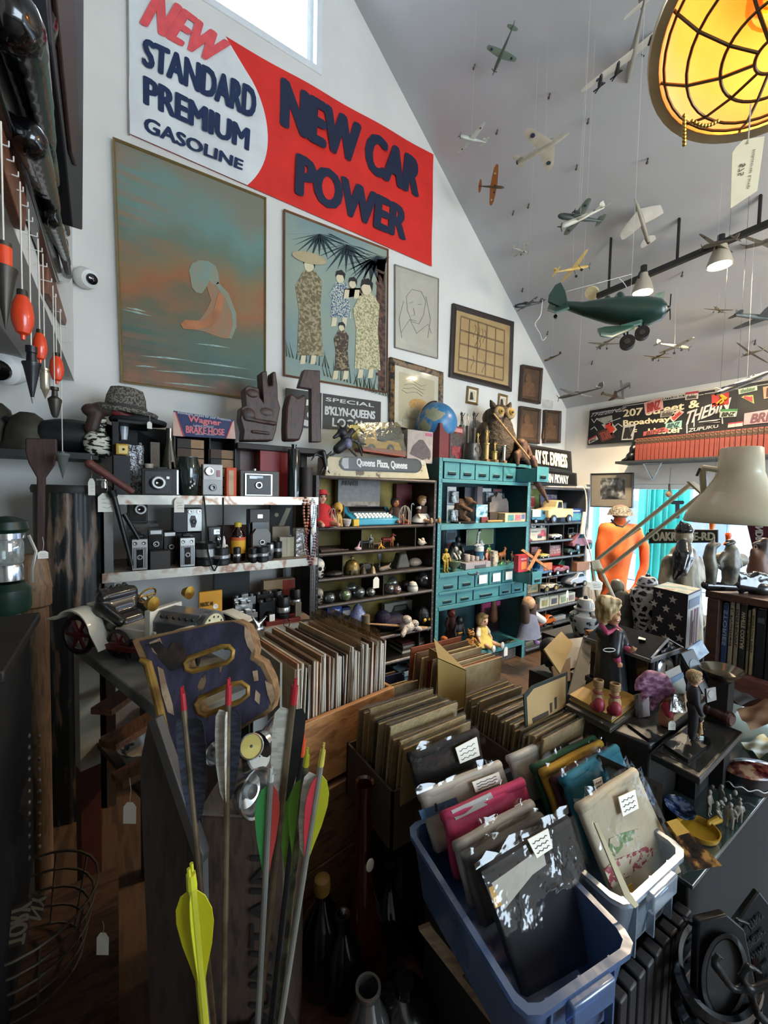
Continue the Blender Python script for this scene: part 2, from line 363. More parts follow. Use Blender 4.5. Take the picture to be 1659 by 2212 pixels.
def art_print(t,pl,h):
 dk=mat('23343a',.8,v=.2);kim=[pat(((.4,'a8997a'),(.55,'6c6247')),60,.8),pat(((.45,'3c5676'),(.55,'c2c4b4')),90,.8),pat(((.4,'9a8c6c'),(.5,'4a3c34')),55,.8),pat(((.4,'8d8a62'),(.6,'d2c7a2')),70,.8)]
 skin=mat('d3c6a6',.8,v=.05);hair=mat('1c1a1a',.6,v=.1)
 lf=B()
 for cx,cy,a0 in((690,505,0),(750,528,.3),(800,560,.5),(815,552,.2)):
  for k in RG(13):
   an=a0+k*PI/12;l=60+random.random()*30;dx,dy=cos(an)*l,sin(an)*l*.8
   pl.po_(lf,[(cx,cy),(cx+dx*.3-4,cy+dy*.3),(max(620,min(828,cx+dx)),max(472+(max(620,min(828,cx+dx))-613)*.385,cy+dy)),(cx+dx*.3+4,cy+dy*.3)],h,h+.001)
 lf.o('printed_palm',dk,t,w=1)
 b=B();pl.po_(b,[(815,560),(833,560),(833,845),(818,842),(812,700)],h,h+.001)
 for k in RG(9):pl.po_(b,[(812,580+k*28),(833,588+k*28),(833,594+k*28),(812,586+k*28)],h+.001,h+.0015)
 b.o('printed_trunk',pat(((.4,'6b4c3c'),(.6,'3c2c26')),30,.8),t,w=1)
 b=B()
 for x0,y0,n in((618,770,14),(700,812,16),(770,838,12)):
  for k in RG(n):
   x=x0+k*7;pl.po_(b,[(x,y0+k*2),(x+3,y0+k*2),(x+RU(-8,10),y0+k*2-RU(20,44))],h,h+.001)
 b.o('printed_reeds',mat('3f4a38',.8,v=.3),t,w=1)
 figs=[(668,560,782,0,1.0),(735,590,700,1,.8),(792,610,812,3,1.0),(762,604,640,2,.7),(738,700,815,2,.55)]
 for i,(x,y0,y1,ki,s)in EN(figs):
  hgt=y1-y0;b=B()
  pl.po_(b,[(x-12*s,y0+24*s),(x+12*s,y0+24*s),(x+28*s,y0+48*s),(x+24*s,y0+hgt*.5),(x+30*s,y1-12),(x-26*s,y1-16),(x-22*s,y0+hgt*.5),(x-30*s,y0+58*s)],h+.0015+i*.0006,h+.002+i*.0006);b.o('printed_robe',kim[ki],t,w=1)
  b=B();pl.po_(b,b2_(x,y0+12*s,11*s,15*s),h+.002+i*.0006,h+.0025+i*.0006)
  for dx in(-12,10):pl.po_(b,[(x+dx-5,y1-14),(x+dx+5,y1-14),(x+dx+3,y1+4),(x+dx-8,y1+5)],h+.002+i*.0006,h+.0025+i*.0006)
  b.o('printed_face',skin,t,w=1)
  b=B();pl.po_(b,[(x-13*s,y0+10*s),(x-10*s,y0-6*s),(x+4*s,y0-9*s),(x+14*s,y0+2*s),(x+12*s,y0+20*s),(x+7*s,y0+6*s),(x-6*s,y0+4*s)],h+.003+i*.0006,h+.0035+i*.0006);b.o('printed_hair',hair,t,w=1)
 b=B();pl.po_(b,b2_(668,557,38,12,rot=.25),h+.006,h+.007);b.o('printed_hat',mat('b0a07c',.8,v=.1),t,w=1)
PIC('beach_print','tall framed print of robed women standing on a palm beach','framed print',((611,455),(836,541),(834,850),(611,813)),.012,mat('7a4e30',.5,v=.2),pat(((.3,'6f8a92'),(.5,'8d9c90'),(.7,'a2a088')),1.2,.7),.03,art=art_print)
def art_sketch(t,pl,h):
 b=B();q=lambda pts:[pl(x,y,h+.001)for x,y in pts]
 for pts in([(878,640),(890,625),(910,630),(920,650),(915,680),(905,700),(890,695),(880,670),(878,640)],[(866,720),(885,690),(900,720),(925,700),(932,720)],[(884,655),(893,652)],[(903,658),(911,657)],[(893,665),(896,680),(890,682)],[(872,650),(862,690),(868,730)],[(920,640),(930,690),(924,730)],[(885,690),(900,694)]):
  b.tu_(q(pts),.002,4)
 b.o('pen_lines',mat('6a6a66',.8,v=0),t,w=1)
PIC('pen_sketch','thin framed pen sketch of a face on cream paper','framed drawing',((851,572),(946,603),(944,776),(851,752)),.010,mat('8d887c',.5),mat('d6cfbb',.8,v=.05),.02,.04,mat('cfc8b6',.8,v=.04),art=art_sketch,glass=True)
def art_stamps(t,pl,h):
 a,b_,c,d=(996,683),(1090,714),(1087,822),(990,800)
 def q(u,v):return(a[0]*(1-u)*(1-v)+b_[0]*u*(1-v)+c[0]*u*v+d[0]*(1-u)*v,a[1]*(1-u)*(1-v)+b_[1]*u*(1-v)+c[1]*u*v+d[1]*(1-u)*v)
 b=B()
 for i in RG(6):pl.po_(b,[q(i/5-.012,0),q(i/5+.012,0),q(i/5+.012,1),q(i/5-.012,1)],h,h+.001)
 for i in RG(5):pl.po_(b,[q(0,i/4-.016),q(1,i/4-.016),q(1,i/4+.016),q(0,i/4+.016)],h,h+.001)
 b.o('fold_lines',mat('8a6a40',.8,v=.2),t,w=1)
 b=B()
 for k in RG(9):
  u,v=.3+random.random()*.3,random.random()*.7;b.tu_([pl(*q(u+.03*sin(j),v+j*.05),h+.0015)for j in RG(6)],.0018,4)
 b.o('ink_marks',mat('5a4630',.8,v=0),t,w=1)
PIC('folded_chart','dark framed yellowed chart with a grid of fold lines','framed chart',((975,657),(1106,697),(1101,847),(968,815)),.05,mat('2c221c',.5,v=.2),pat(((.3,'c09a5c'),(.7,'d6b476')),5,.8),.035,art=art_stamps,glass=True)
def art_poster(t,pl,h):
 b=B();pl.po_(b,b2_(905,876,22,14,rot=.3),h,h+.001);b.o('printed_gold_shape',mat('cf9c48',.8,v=.2,s=60),t,w=1)
 b=B();pl.po_(b,b2_(892,892,13,11),h+.001,h+.002);pl.po_(b,[(870,905),(925,912),(925,940),(868,935)],h+.0005,h+.0012);b.o('printed_pale_shape',mat('e4cfa4',.8,v=.15),t,w=1)
 b=B()
 for k in RG(4):b.tu_([pl(868+k*3+j*11,842+j*3-k*7+4*sin(j*1.7+k),h+.001)for j in RG(5)],.003,4)
 b.o('printed_grey_strokes',mat('8f8a78',.8,v=.1),t,w=1)
PIC('poster_print','cream poster in a black and gold scrolled frame behind the globe','framed poster',((839,773),(953,806),(951,955),(838,930)),.05,pat(((.42,'1d1712'),(.55,'7a5a30')),26,.4,cn=False),mat('cbbd98',.8,v=.06),.04,.045,mat('e0d6bd',.8,v=.04),art=art_poster,glass=True)
for px,l in((((1008,834),(1032,840),(1030,876),(1005,871)),'small gilt framed miniature below the yellowed chart'),(((1076,850),(1095,855),(1092,890),(1073,886)),'small gilt framed miniature behind the owl')):
 def art(t,pl,h,px=px):
  cx=sum(p[0]for p in px)/4;cy=sum(p[1]for p in px)/4;b=B();pl.po_(b,[(cx-2,cy-8),(cx+2,cy-8),(cx+4,cy+8),(cx-4,cy+8)],h,h+.001);b.o('tiny_portrait',mat('3a3430',.8),t,w=1)
 PIC('miniature_picture',l,'picture',px,.022,mat('7d6338',.4,.5),mat('cfc4a4',.8),.02,.012,art=art)
for px,l in((((1123,789),(1166,797),(1161,874),(1118,866)),'carved brown icon panel hanging highest near the corner'),(((1119,878),(1162,885),(1159,960),(1115,955)),'carved brown icon panel under the highest one'),(((1172,886),(1206,889),(1204,958),(1170,958)),'carved brown icon panel closest to the corner')):
 def art(t,pl,h,px=px):
  cx=sum(p[0]for p in px)/4;cy=sum(p[1]for p in px)/4;b=B();pl.po_(b,b2_(cx,cy-14,7,10),h,h+.006);pl.po_(b,[(cx-16,cy+24),(cx-12,cy-2),(cx,cy-10),(cx+12,cy-2),(cx+15,cy+26)],h,h+.004);b.o('relief_figure',mat('6a4c34',.6,v=.25,s=30),t,w=1)
 PIC('icon_panel',l,'icon',px,.03,mat('402e22',.55,v=.25),mat('54402e',.6,v=.3,s=20),.05,art=art)
b=B();back.po_(b,[(1172,862),(1195,866),(1194,884),(1171,881)],.001,.002);SO('paper_notice','small white typed notice beside the carved icons','paper',b,mat('c9c6bc',.8))
# generic builders
def GD_(name,lb,cat,loc,w,h,d,body,feats=(),rz=0,bev=.003,gp_=None,sub='body',tilt=0,taper=1):
 "box-bodied thing whose front faces -Y in its own frame; feats sit on the front (u -.5..5 of w, v 0..1 of h)"
 mx=TR(V(loc))@RO(rz,4,'Z')@RO(tilt,4,'X');t=TH(name,lb,cat,mx=mx,gp_=gp_)
 b=B();b.pr_([(-w/2,0,0),(w/2,0,0),(w/2*taper,0,h),(-w/2*taper,0,h)],(0,d,0));b.o(sub,body,t,bev=bev)
 for f in feats:
  k=f[0];b=B()
  if k=='d':
   _,u,v,r,dp,mt,nm=f;c=V((u*w,0,v*h));b.la_([(0,-.004),(r,-.004),(r,dp*.8),(r*.85,dp),(r*.6,dp),(r*.5,dp*.55),(0,dp*.5)],18,TR(c)@RO(PI/2,4,'X'));b.o(nm,mt,t)
  elif k=='r':
   _,u0,v0,u1,v1,dp,mt,nm=f;b.bx(u0*w,-dp,v0*h,u1*w,.002,v1*h);b.o(nm,mt,t,bev=min(.001,dp*.3))
  elif k=='text':
   _,u0,v0,u1,v1,tx,mt=f;y=-.004;at_(b,tx,[(u0*w,y,v0*h),(u1*w,y,v0*h),(u1*w,y,v1*h),(u0*w,y,v1*h)],.03);b.o('lettering',mt,t,sm=0)
  elif k=='top':
   _,u0,u1,y0,y1,hh,mt,nm=f;b.bx(u0*w,y0*d,h-.001,u1*w,y1*d,h+hh);b.o(nm,mt,t,bev=min(.003,hh*.3))
  elif k=='stripes':
   _,u0,v0,u1,v1,n,mt,nm=f
   for i in RG(n):
    a=u0+(u1-u0)*(i+.2)/n;c=u0+(u1-u0)*(i+.7)/n;b.bx(a*w,-.0045,v0*h,c*w,.001,v1*h)
   b.o(nm,mt,t)
  elif k=='poly':
   _,pts,dp,mt,nm=f;b.pr_([(u*w,.001,v*h)for u,v in pts],(0,-dp-.001,0));b.o(nm,mt,t)
  elif k=='knob':
   _,u,y,r,hh,mt,nm=f;b.cyl((u*w,y*d,h-.001),(u*w,y*d,h+hh),r,n=14);b.o(nm,mt,t)
 return t
def GS(name,lb,cat,px0,px1,pyt,y,z,d,body,feats=(),**k):
 x0,x1=xa_(px0,y,z),xa_(px1,y,z);h=PY((px0+px1)/2,pyt,y).z-z
 return GD_(name,lb,cat,((x0+x1)/2,y,z),x1-x0,h,d,body,feats,**k)
def TN(name,lb,cat,loc,r,h,prof,mt,pt_=(),gp_=None,n=24,rz=0,sub='body',sx=1,sy=1):
 "turned thing; prof (r 0..1, z 0..1); parts (name, prof, material)"
 if not pt_:
  b=B();b.la_([(a*r,c*h)for a,c in prof],n,None,sx,sy);return SO(name,lb,cat,b,mt,gp_,loc,rz,w=False)
 t=TH(name,lb,cat,loc,rz,gp_);b=B();b.la_([(a*r,c*h)for a,c in prof],n,None,sx,sy);b.o(sub,mt,t)
 for nm,pf,m2 in pt_:b=B();b.la_([(a*r,c*h)for a,c in pf],n,None,sx,sy);b.o(nm,m2,t)
 return t
def TS(name,lb,cat,pxc,wpx,pyt,y,z,prof,mt,pt_=(),**k):
 x=xa_(pxc,y,z);p=V((x,y,z));return TN(name,lb,cat,p,wpx*mpp(p)/2,PY(pxc,pyt,y).z-z,prof,mt,pt_,**k)
def TZ(name,lb,cat,pxc,pyb,wpx,pyt,z,prof,mt,pt_=(),**k):
 p=PZ(pxc,pyb,z);p2=p+(V((p.x,p.y,0))-V((0,0,0))).normalized()*wpx*mpp(p)/2
 return TN(name,lb,cat,p2,wpx*mpp(p2)/2,(pyb-pyt)*mpp(p2)*1.0,prof,mt,pt_,**k)
def BBS(b,sh):
 for s in sh:
  if s[0]=='s':b.sph(s[1],s[2],8,*(s[3:4]))
  elif s[0]=='c':b.cap(*s[1:])
  elif s[0]=='t':
   pts,rs=s[1],s[2]
   for i in RG(len(pts)-1):b.cap(pts[i],pts[i+1],rs[i],rs[i+1])
  elif s[0]=='l':b.la_(s[1],14,*(s[2:3]))
 return b
def bl(name,mt,par,sh,vox,it=3,lb=None,w=False):return BBS(B(),sh).o(name,mt,par,rem=vox,it=it,lb=lb,w=w)
BOTTLE=[(0,0),(.9,0),(1,.03),(1,.55),(.9,.62),(.45,.78),(.34,.84),(.34,.97),(.4,.97),(.4,1),(.25,1),(0,.98)]
JAR=[(0,0),(.72,0),(.8,.03),(1,.55),(.95,.72),(.6,.82),(.55,.86),(.62,.86),(.4,.93),(.12,.96),(.1,1),(0,1)]
# left wall above the alcove
lp=PL((XL,0,0),(1,0,0))
blk=mat('08080a',.15,v=.1,b=.25,bs=14,ct=.5)
t=TH('mould_panel','glossy black moulded relief panel on the left wall above the plumb bobs','wall panel',lp(100,450))
b=B();lp.po_(b,[(-30,-60),(120,-80),(132,100),(146,330),(156,470),(157,600),(150,613),(128,611),(54,362),(-20,130)],.0,.035);b.o('backing',blk,t,w=1,bev=.006)
random.seed(3);sh=[]
for(x0,y0,x1,y1,r)in((20,40,90,300,.05),(60,20,120,280,.05),(60,300,120,470,.035),(90,330,140,500,.03),(110,470,142,560,.025),(132,520,148,590,.02),(90,100,128,240,.035),(128,360,148,440,.02)):
 a,c=lp(x0,y0,.05),lp(x1,y1,.05);sh.append(('c',a,c,r,r*.6))
bl('raised_forms',blk,t,sh,.008,2,w=1)
t=TH('dark_board','dark brown framed board hanging by the corner beyond the black moulded panel','wall panel',PL((-.1,0,0),(1,0,0))(165,300))
lp3=PL((-.1,0,0),(1,0,0));b=B();lp3.po_(b,[(100,-60),(181,-60),(180,200),(178,497),(158,491),(142,330),(112,100)],-.085,0);b.o('board',mat('15151a',.5,v=.2),t,w=1,bev=.004)
b=B();lp3.po_(b,[(118,-60),(160,-60),(172,300),(166,360),(156,330),(138,150)],0,.01);b.o('inset_panel',WD('241713','3a241e',6,(12,12,1)),t,w=1,bev=.003)
wr=WD('5a3222','7a4a32',7,(10,10,1),.4)
for pts,l in(([(-8,130),(20,255),(58,372),(57,470),(54,500),(47,488),(-10,300)],'varnished red-brown board above the orange plumb bobs, nearer the camera'),([(104,549),(113,585),(144,690),(143,704),(124,672),(106,636)],'small varnished red-brown board tapering to a point near the corner')):
 b=B();lp.po_(b,pts,.001,.02);SO('varnished_board',l,'board',b,wr,bev=.002)
b=B()
for i in RG(14):
 p=PX(4+i*11,345+i*33,XL+.02);p.z=2.16;b.cyl(p+V((-.022,0,.01)),p+V((.01,0,.01)),.0015,n=5).cyl(p+V((.01,0,.01)),p+V((.01,0,.02)),.0015,n=5)
o=STR('trim_1',b,mat('c9c9c4',.5));
def dome(p,r,facing,lb):
 t=TH('security_camera',lb,'security camera',p)
 q=V(facing).normalized();m=TR(p)@q.to_track_quat('Z','Y').to_matrix().to_4x4()
 b=B();b.la_([(0,-r*1.3),(r*.9,-r*1.3),(r*1.05,-r*.8),(r,0),(r*.85,r*.5),(r*.5,r*.75),(0,r*.75)],24,m);b.o('housing',WH,t,w=1)
 b=B();b.la_([(0,r*.7),(r*.55,r*.7),(r*.5,r*.9),(r*.3,r*1.0),(0,r*1.03)],20,m);b.o('lens',mat('0a0a0c',.1,ct=.6),t,w=1);return t
dome(V((-.12,2.79,2.68)),.052,(.45,-.8,-.3),'white round security camera high in the corner under the black panel')
dome(PX(12,792,-.42),.085,(-.2,-.8,-.45),'white dome camera under the alcove ceiling at the left edge')
pb=TH
orange=mat('e0431c',.3,v=.1,ct=.4);pst=mat('4a463f',.45,.7,v=.25);red_s=mat('c23b30',.5)
def bob(px,pyt,pyb,wpx,prof,mt,lb,pt_=(),ystr=None,cap=None):
 x=XL+.03;p=PX(px,pyb,x);top=PX(px,pyt,x);h=top.z-p.z;r=wpx*mpp(p)/2
 t=TH('plumb_bob',lb,'plumb bob',p,gp_='plumb bobs hanging along the left wall');b=B();b.la_([(a*r,c*h)for a,c in prof],18);b.o('weight',mt,t)
 for nm,pf,m2 in pt_:b=B();b.la_([(a*r,c*h)for a,c in pf],18);b.o(nm,m2,t)
 B().cyl((0,0,h),(0,0,max(.02,2.17-p.z)),.0016,n=5).o('string',SM_,t);return t
CONE=[(0,0),(.06,.02),(.45,.32),(.85,.62),(1,.68),(1,.7),(.55,.72),(.5,.86),(.6,.87),(.6,.98),(0,1)]
TEAR=[(0,0),(.2,.01),(.22,.1),(.6,.14),(.95,.35),(1,.5),(.85,.72),(.5,.88),(.42,.9),(.42,1),(0,1)]
bob(12,530,712,46,CONE,pst,'large grey steel cone plumb bob with an orange collar at the left edge',[('collar',[(.0,.72),(.62,.72),(.62,.93),(0,.93)],orange)])
bob(50,632,735,40,TEAR,orange,'largest orange teardrop plumb bob on the second string',[('cap',[(0,.86),(.5,.86),(.46,1.0),(0,1.0)],pst)])
bob(70,750,872,34,CONE,mat('14151a',.35,v=.2),'black plumb bob with a bright steel tip',[('tip',[(0,-.002),(.07,.02),(.26,.18),(0,.18)],CH)])
bob(87,715,785,26,TEAR,orange,'middle orange plumb bob behind the black pointed one',[('cap',[(0,.84),(.5,.84),(.46,1.0),(0,1.0)],pst)])
bob(98,798,862,17,[(0,0),(.1,.02),(.8,.3),(1,.34),(1,.85),(.7,.87),(.7,.92),(.9,.93),(.9,1),(0,1)],mat('b9b09a',.3,.8),'slim brass cylinder plumb bob with a pointed tip')
bob(123,765,830,26,TEAR,orange,'smallest orange plumb bob closest to the corner',[('cap',[(0,.84),(.5,.84),(.46,1.0),(0,1.0)],BK_)])
bob(119,838,902,25,[(0,0),(.3,0),(.55,.1),(1,.55),(1,.6),(.45,.7),(.4,.88),(.6,.9),(.6,1),(0,1)],pst,'brown blunt-ended plumb bob under the smallest orange one')
bob(136,975,1035,26,[(0,0),(.05,.02),(.85,.8),(1,.84),(1,.92),(.3,.93),(.25,1),(0,1)],mat('5b6159',.6),'small grey-green cone plumb bob hanging lowest, before the shelf')
# alcove shelf with hats
b=B();b.bx(-1.3,2.5,1.685,-.075,YB-.001,1.715);SO('wall_shelf','dark wall shelf holding helmets and the duck decoy','shelf',b,mat('2a2b2c',.6,v=.2))
def helmet(px0,px1,pyt,pyb,y,lb):
 z=1.716;p=V((xa_((px0+px1)/2,y,z),y,z));r=(px1-px0)*mpp(p)/2;h=(PY((px0+px1)/2,pyt,y).z-z)
 t=TH('steel_helmet',lb,'helmet',p,gp_='old steel helmets on the wall shelf');b=B();b.la_([(r*1.02,0),(r*1.05,.006),(r*.88,h*.25),(r*.8,h*.55),(r*.6,h*.85),(r*.3,h*.98),(0,h)],24,None,1.1,.95);b.o('shell',mat('3c3a2e',.5,.3,v=.3,s=20),t)
 B().tu_([(r*.85*cos(a),r*.85*sin(a),.03-.03*abs(sin(a)))for a in[PI*.1*i for i in RG(20)]],.004,5,True).o('chin_strap',mat('40382a',.8),t)
helmet(20,101,890,0,2.62,'olive steel helmet between the left edge and the duck decoy')
helmet(-50,30,868,0,2.7,'rust brown steel helmet cut by the left edge of the photo')
t=TH('duck_decoy','black duck decoy on the wall shelf under the tweed hats','decoy',V((xa_(160,2.62,1.716),2.62,1.716)))
dk=mat('101216',.5,v=.2,b=.2,bs=30)
bl('body',dk,t,[('s',(0,0,.09),(.2,.085,.085)),('c',(-.19,0,.12),(-.26,0,.15),.03,.012),('s',(.12,0,.11),(.09,.07,.06))],.008)
t=TH('goose_decoy','goose decoy with white speckled breast and dull red bill','decoy',V((xa_(212,2.53,1.72),2.53,1.716)),sc_=1.14)
bl('breast',pat(((.44,'16140f'),(.48,'d8d3c0')),26,.7,(1,1,3.2),cn=1),t,[('s',(0,0,.045),(.055,.055,.065)),('s',(.01,0,.02),(.05,.05,.04)),('c',(.005,0,.09),(.02,0,.15),.018,.016)],.005)
bl('head',mat('3a2720',.6,v=.2),t,[('c',(-.02,0,.11),(-.005,0,.175),.03,.03),('s',(.02,0,.2),(.05,.033,.032)),('s',(-.02,.0,.19),(.04,.03,.03))],.005)
bl('bill',mat('7a2a2c',.5,v=.15),t,[('c',(.065,0,.2),(.125,0,.175),.024,.012)],.004)
ptag_(PY(197,985,2.24),.1,.025,.075,(0,-1,0),'slim white card tag hanging below the goose decoy')
# left corner: paddle, post, column, lantern
t=TH('bread_paddle','dark brown wooden paddle standing blade up before the wall shelf','paddle',PY(86,1200,1.95))
pl_=PL((0,1.95,0),(0,-1,0));b=B();pl_.po_(b,[(54,946),(122,948),(123,975),(117,1005),(98,1032),(95,1200),(78,1200),(79,1032),(61,1000),(54,975)],0,.022);b.o('paddle_board',WD('2a1812','40261c',6,(9,9,1)),t,w=1,bev=.004)
pl_=PL((0,1.93,0),(0,-1,0))
t=TH('turned_post','tan wooden newel post with stepped collar standing in the left corner','post',V((xa_(88,1.93,0),1.93,0)))
def zpy(px,py,y):return PY(px,py,y).z
x0=xa_(88,1.93,1.0);r=.04
b=B();b.la_([(r*1.0,0),(r*1.0,zpy(88,1310,1.93)),(r*1.25,zpy(88,1305,1.93)),(r*1.25,zpy(88,1272,1.93)),(r*1.3,zpy(88,1268,1.93)),(r*1.0,zpy(88,1215,1.93)),(r*.75,zpy(88,1196,1.93)),(0,zpy(88,1196,1.93)+.001)],20);b.o('post',WD('5a4430','7c6044',8,(12,12,1)),t)
ptag_(PY(92,1160,1.88),.05,.03,.028,(0,-1,0),'tiny white tag with a dark stamp on the tan post')
col=TH('fluted_column','fluted black column with badly peeling paint behind the grey bench','column',(xa_(160,2.42,1.2),2.42,0))
b=B();R=.15
def flute(z,rr):return[(rr*(1-.045*abs(cos(j*PI/4)))*cos(2*PI*j/96),rr*(1-.045*abs(cos(j*PI/4)))*sin(2*PI*j/96),z)for j in RG(96)]
b.rg_([flute(0,R),flute(.5,R),flute(1.0,R*.99),flute(1.52,R*.97)]);b.o('shaft',pat(((.40,'0d100e'),(.52,'14191a'),(.56,'5a4636'),(.62,'6a5a4c'),(.66,'101412'),(1,'0c0e0d')),9,.5,(2.2,2.2,.35),b=.3),col,sm=60)
b=B();b.la_([(0,1.519),(R*1.02,1.519),(R*1.04,1.54),(R,1.555),(0,1.555)],40);b.o('cap',mat('17140f',.6,v=.3),col)
t=TH('camp_lantern','green camping lantern with a glass globe at the left edge','lantern',PY(18,1322,1.55));gm=mat('10261c',.35,v=.2)
s=mpp(t.location);r=36*s
for nm,pf,m_ in(('tank',[(0,0),(r*1.0,0),(r*1.1,10*s),(r*1.1,50*s),(r*.8,64*s),(0,66*s)],gm),('collar',[(r*.55,66*s),(r*.75,70*s),(r*.75,98*s),(r*.7,104*s),(0,104*s)],CH),('globe',[(r*.7,105*s),(r*.78,112*s),(r*.78,150*s),(r*.7,158*s)],FM('cfd6d2',.2,0,body=.25)),('frame_ring',[(r*.72,158*s),(r*.85,160*s),(r*.85,172*s),(0,173*s)],CH),('ventilator',[(0,172*s),(r*.9,172*s),(r*1.05,180*s),(r*.95,196*s),(r*.4,206*s),(0,208*s)],gm)):
 b=B();b.la_(pf,24);b.o(nm,m_,t)
B().tu_([(r*1.12,0,60*s),(r*1.15,-.01,90*s),(r*1.35,-.01,130*s),(r*1.0,0,165*s)],.004).o('bail_handle',mat('b8b8b0',.4,.8),t)
t=TH('dark_cabinet','nearly black cabinet under the lantern with rows of round nail heads','cabinet',(-.45,1.5,0))
b=B();b.bx(-.7,1.25,0,-.24,1.72,1.10);b.o('body',mat('070606',.8,v=.3),t,w=1,bev=.005)
b=B();b.bx(-.72,1.22,1.10,-.215,1.74,1.13);b.o('top',mat('1c130e',.6,v=.2),t,w=1,bev=.005)
for px in(62,85):
 for k in RG(12):
  p=PX(px,1590+k*24,-.24)
  B().sph(p,(.006,.008,.008),6).o('nail_head',mat('77736c',.4,.6),t,w=1)
# steel rack with cameras
RT,RM,RL=1.51,1.14,.75;RY=2.3
def rack():
 t=TH('steel_rack','chrome angle-steel rack with three shelves of old cameras','shelving rack',(.48,2.5,0))
 for x0,x1 in((-.055,-.015),(.985,1.025)):
  for y0,y1,f in((RY,RY+.035,1),(2.72,2.755,-1)):
   b=B();b.bx(x0,y0,0,x1,y0+.004 if f>0 else y0+.035,RT-.03);xx=x0 if x0<0 else x1-.004;b.bx(xx,y0,0,xx+.004,y1,RT-.03);b.o('post',STL,t,w=1)
 for z in(RT,RM,RL):
  b=B();b.bx(-.055,RY,z-.012,1.025,2.755,z);b.o('shelf',pat(((.4,'8a7766'),(.6,'a5947f')),6,.5),t,w=1)
  b=B();b.bx(-.06,RY-.006,z-.042,1.03,RY-.001,z+.004);b.o('edge_rail',pat(((.3,'a9a69e'),(.5,'ccc8bc'),(.58,'98725c'),(.63,'bcb8ae')),7,.42,(1,1,1),m=.7),t,w=1)
rack()
bk=mat('0c0c0e',.4,v=.2,b=.15,bs=200);bkg=mat('0b0b0d',.2,v=.1,ct=.4);sil=mat('b8b8b6',.3,.85,v=.1);gry=mat('8f8d88',.5,v=.1)
lensg=mat('10131a',.08,v=.3,ct=.8)
def lfs(u,v,r,dp=.02,rim=sil):return[('d',u,v,r,dp,rim,'lens_barrel'),('d',u,v,r*.62,dp*1.08,lensg,'lens_glass')]
G1='old cameras on the steel rack'
t=GS('folding_camera','black folding camera lying wide open with a big chrome shutter ring','camera',306,386,1012,RY+.03,RT,.05,bkg,[('r',-.42,.08,.30,.9,.004,bk,'bed'),*lfs(-.06,.48,.034,.035),('r',.15,.62,.24,.72,.012,sil,'lever'),('top',-.1,.2,.2,.8,.008,bk,'finder'),('r',.44,.05,.5,.97,.003,sil,'trim_strip')],gp_=G1)
t=GS('flash_camera','small silver flash camera with a round reflector on top','camera',438,481,1003,RY+.05,RT,.06,mat('a9a9a6',.4,v=.06),[('r',-.47,.52,.47,.98,.003,mat('c6c5c0',.4),'flash_panel'),('d',-.18,.78,.024,.02,CH,'reflector'),('r',.18,.62,.36,.82,.006,mat('8a1a14',.3),'red_window'),('d',0,.28,.018,.012,bkg,'lens'),('r',-.48,0,.48,.06,.004,bk,'base_strip')],gp_=G1)
GS('film_box','narrow orange film box between two cameras','box',489,511,1010,RY+.06,RT,.05,mat('d4532a',.6,v=.1),[('r',-.3,.05,.2,.9,.002,mat('c9a98c',.7,v=.2),'label_panel')])
t=GS('rangefinder_camera','brown and black boxy camera beside the red book','camera',519,603,1017,RY+.05,RT,.08,mat('4a433b',.5,v=.15,b=.1,bs=120),[('r',-.4,.05,.3,.88,.012,sil,'face_plate'),('r',-.36,.09,.26,.84,.015,bk,'face_inset'),*lfs(-.06,.45,.022,.024),('r',-.3,.68,.05,.8,.018,lensg,'finder_window'),('knob',-.1,.5,.012,.012,sil,'shutter_button')],gp_=G1)
GS('red_book','tall dark red book standing behind the boxy camera','book',561,622,968,RY+.17,RT,.12,mat('8a1118',.5,v=.1))
GS('pale_slab','pink-grey stone slab leaning at the rack back','slab',512,562,974,RY+.3,RT,.03,mat('8f7a78',.7,v=.1))
TS('green_bottle','tall black-green cylindrical bottle at the right end of the rack top','bottle',634,27,960,RY+.06,RT,[(0,0),(1,0),(1,.86),(.9,.9),(.35,.92),(.35,.97),(.42,.97),(.42,1),(0,1)],mat('101d1c',.12,v=.1,ct=.5))
TS('brown_canister','short dull brown canister beside the black-green bottle','canister',661,27,1010,RY+.06,RT,[(0,0),(1,0),(1,1),(.8,1),(.8,.97),(0,.97)],mat('2e2521',.6,v=.15))
t=TS('painted_vase','dark green vase painted with tiny white blossoms','vase',407,46,988,RY+.07,RT,[(0,0),(.7,0),(.8,.05),(1,.5),(1,.75),(.85,.93),(.8,1),(.7,1),(.7,.95),(0,.9)],mat('1d2a26',.12,v=.15,ct=.6),[('rim',[(.8,.985),(.84,.99),(.84,1.01),(.72,1.01),(.72,.985)],mat('3a4038',.3))])
b=B()
for k,(a,zz)in EN(((-1.5,.16),(-1.2,.2),(-1.7,.26),(-1.35,.1),(-1.0,.27),(-1.55,.07),(-1.15,.13))):
 rr=.5*46*mpp(t.location)*(.9+.1*zz);
 for j in RG(5):
  q=2*PI*j/5;b.sph((rr*1.0*cos(a+.045*cos(q)),rr*sin(a+.045*cos(q)),.02+zz*.35+.004*sin(q)),.0028,4)
b.o('painted_blossoms',WH,t)
TS('wine_bottle','slim olive glass bottle behind the black folding camera','bottle',367,34,926,RY+.2,RT,[(0,0),(1,0),(1,.42),(.85,.55),(.42,.75),(.36,.86),(.36,.95),(.42,.95),(.42,1),(0,1)],FM('4a4e2c',.22,0,body=.35))
b=B();t=TH('black_case','large black open case standing behind the cameras under the tweed hats','case',(.14,2.6,RT))
x0,x1=xa_(243,RY+.18,RT),xa_(372,RY+.22,RT);zt=PY(250,905,RY+.18).z
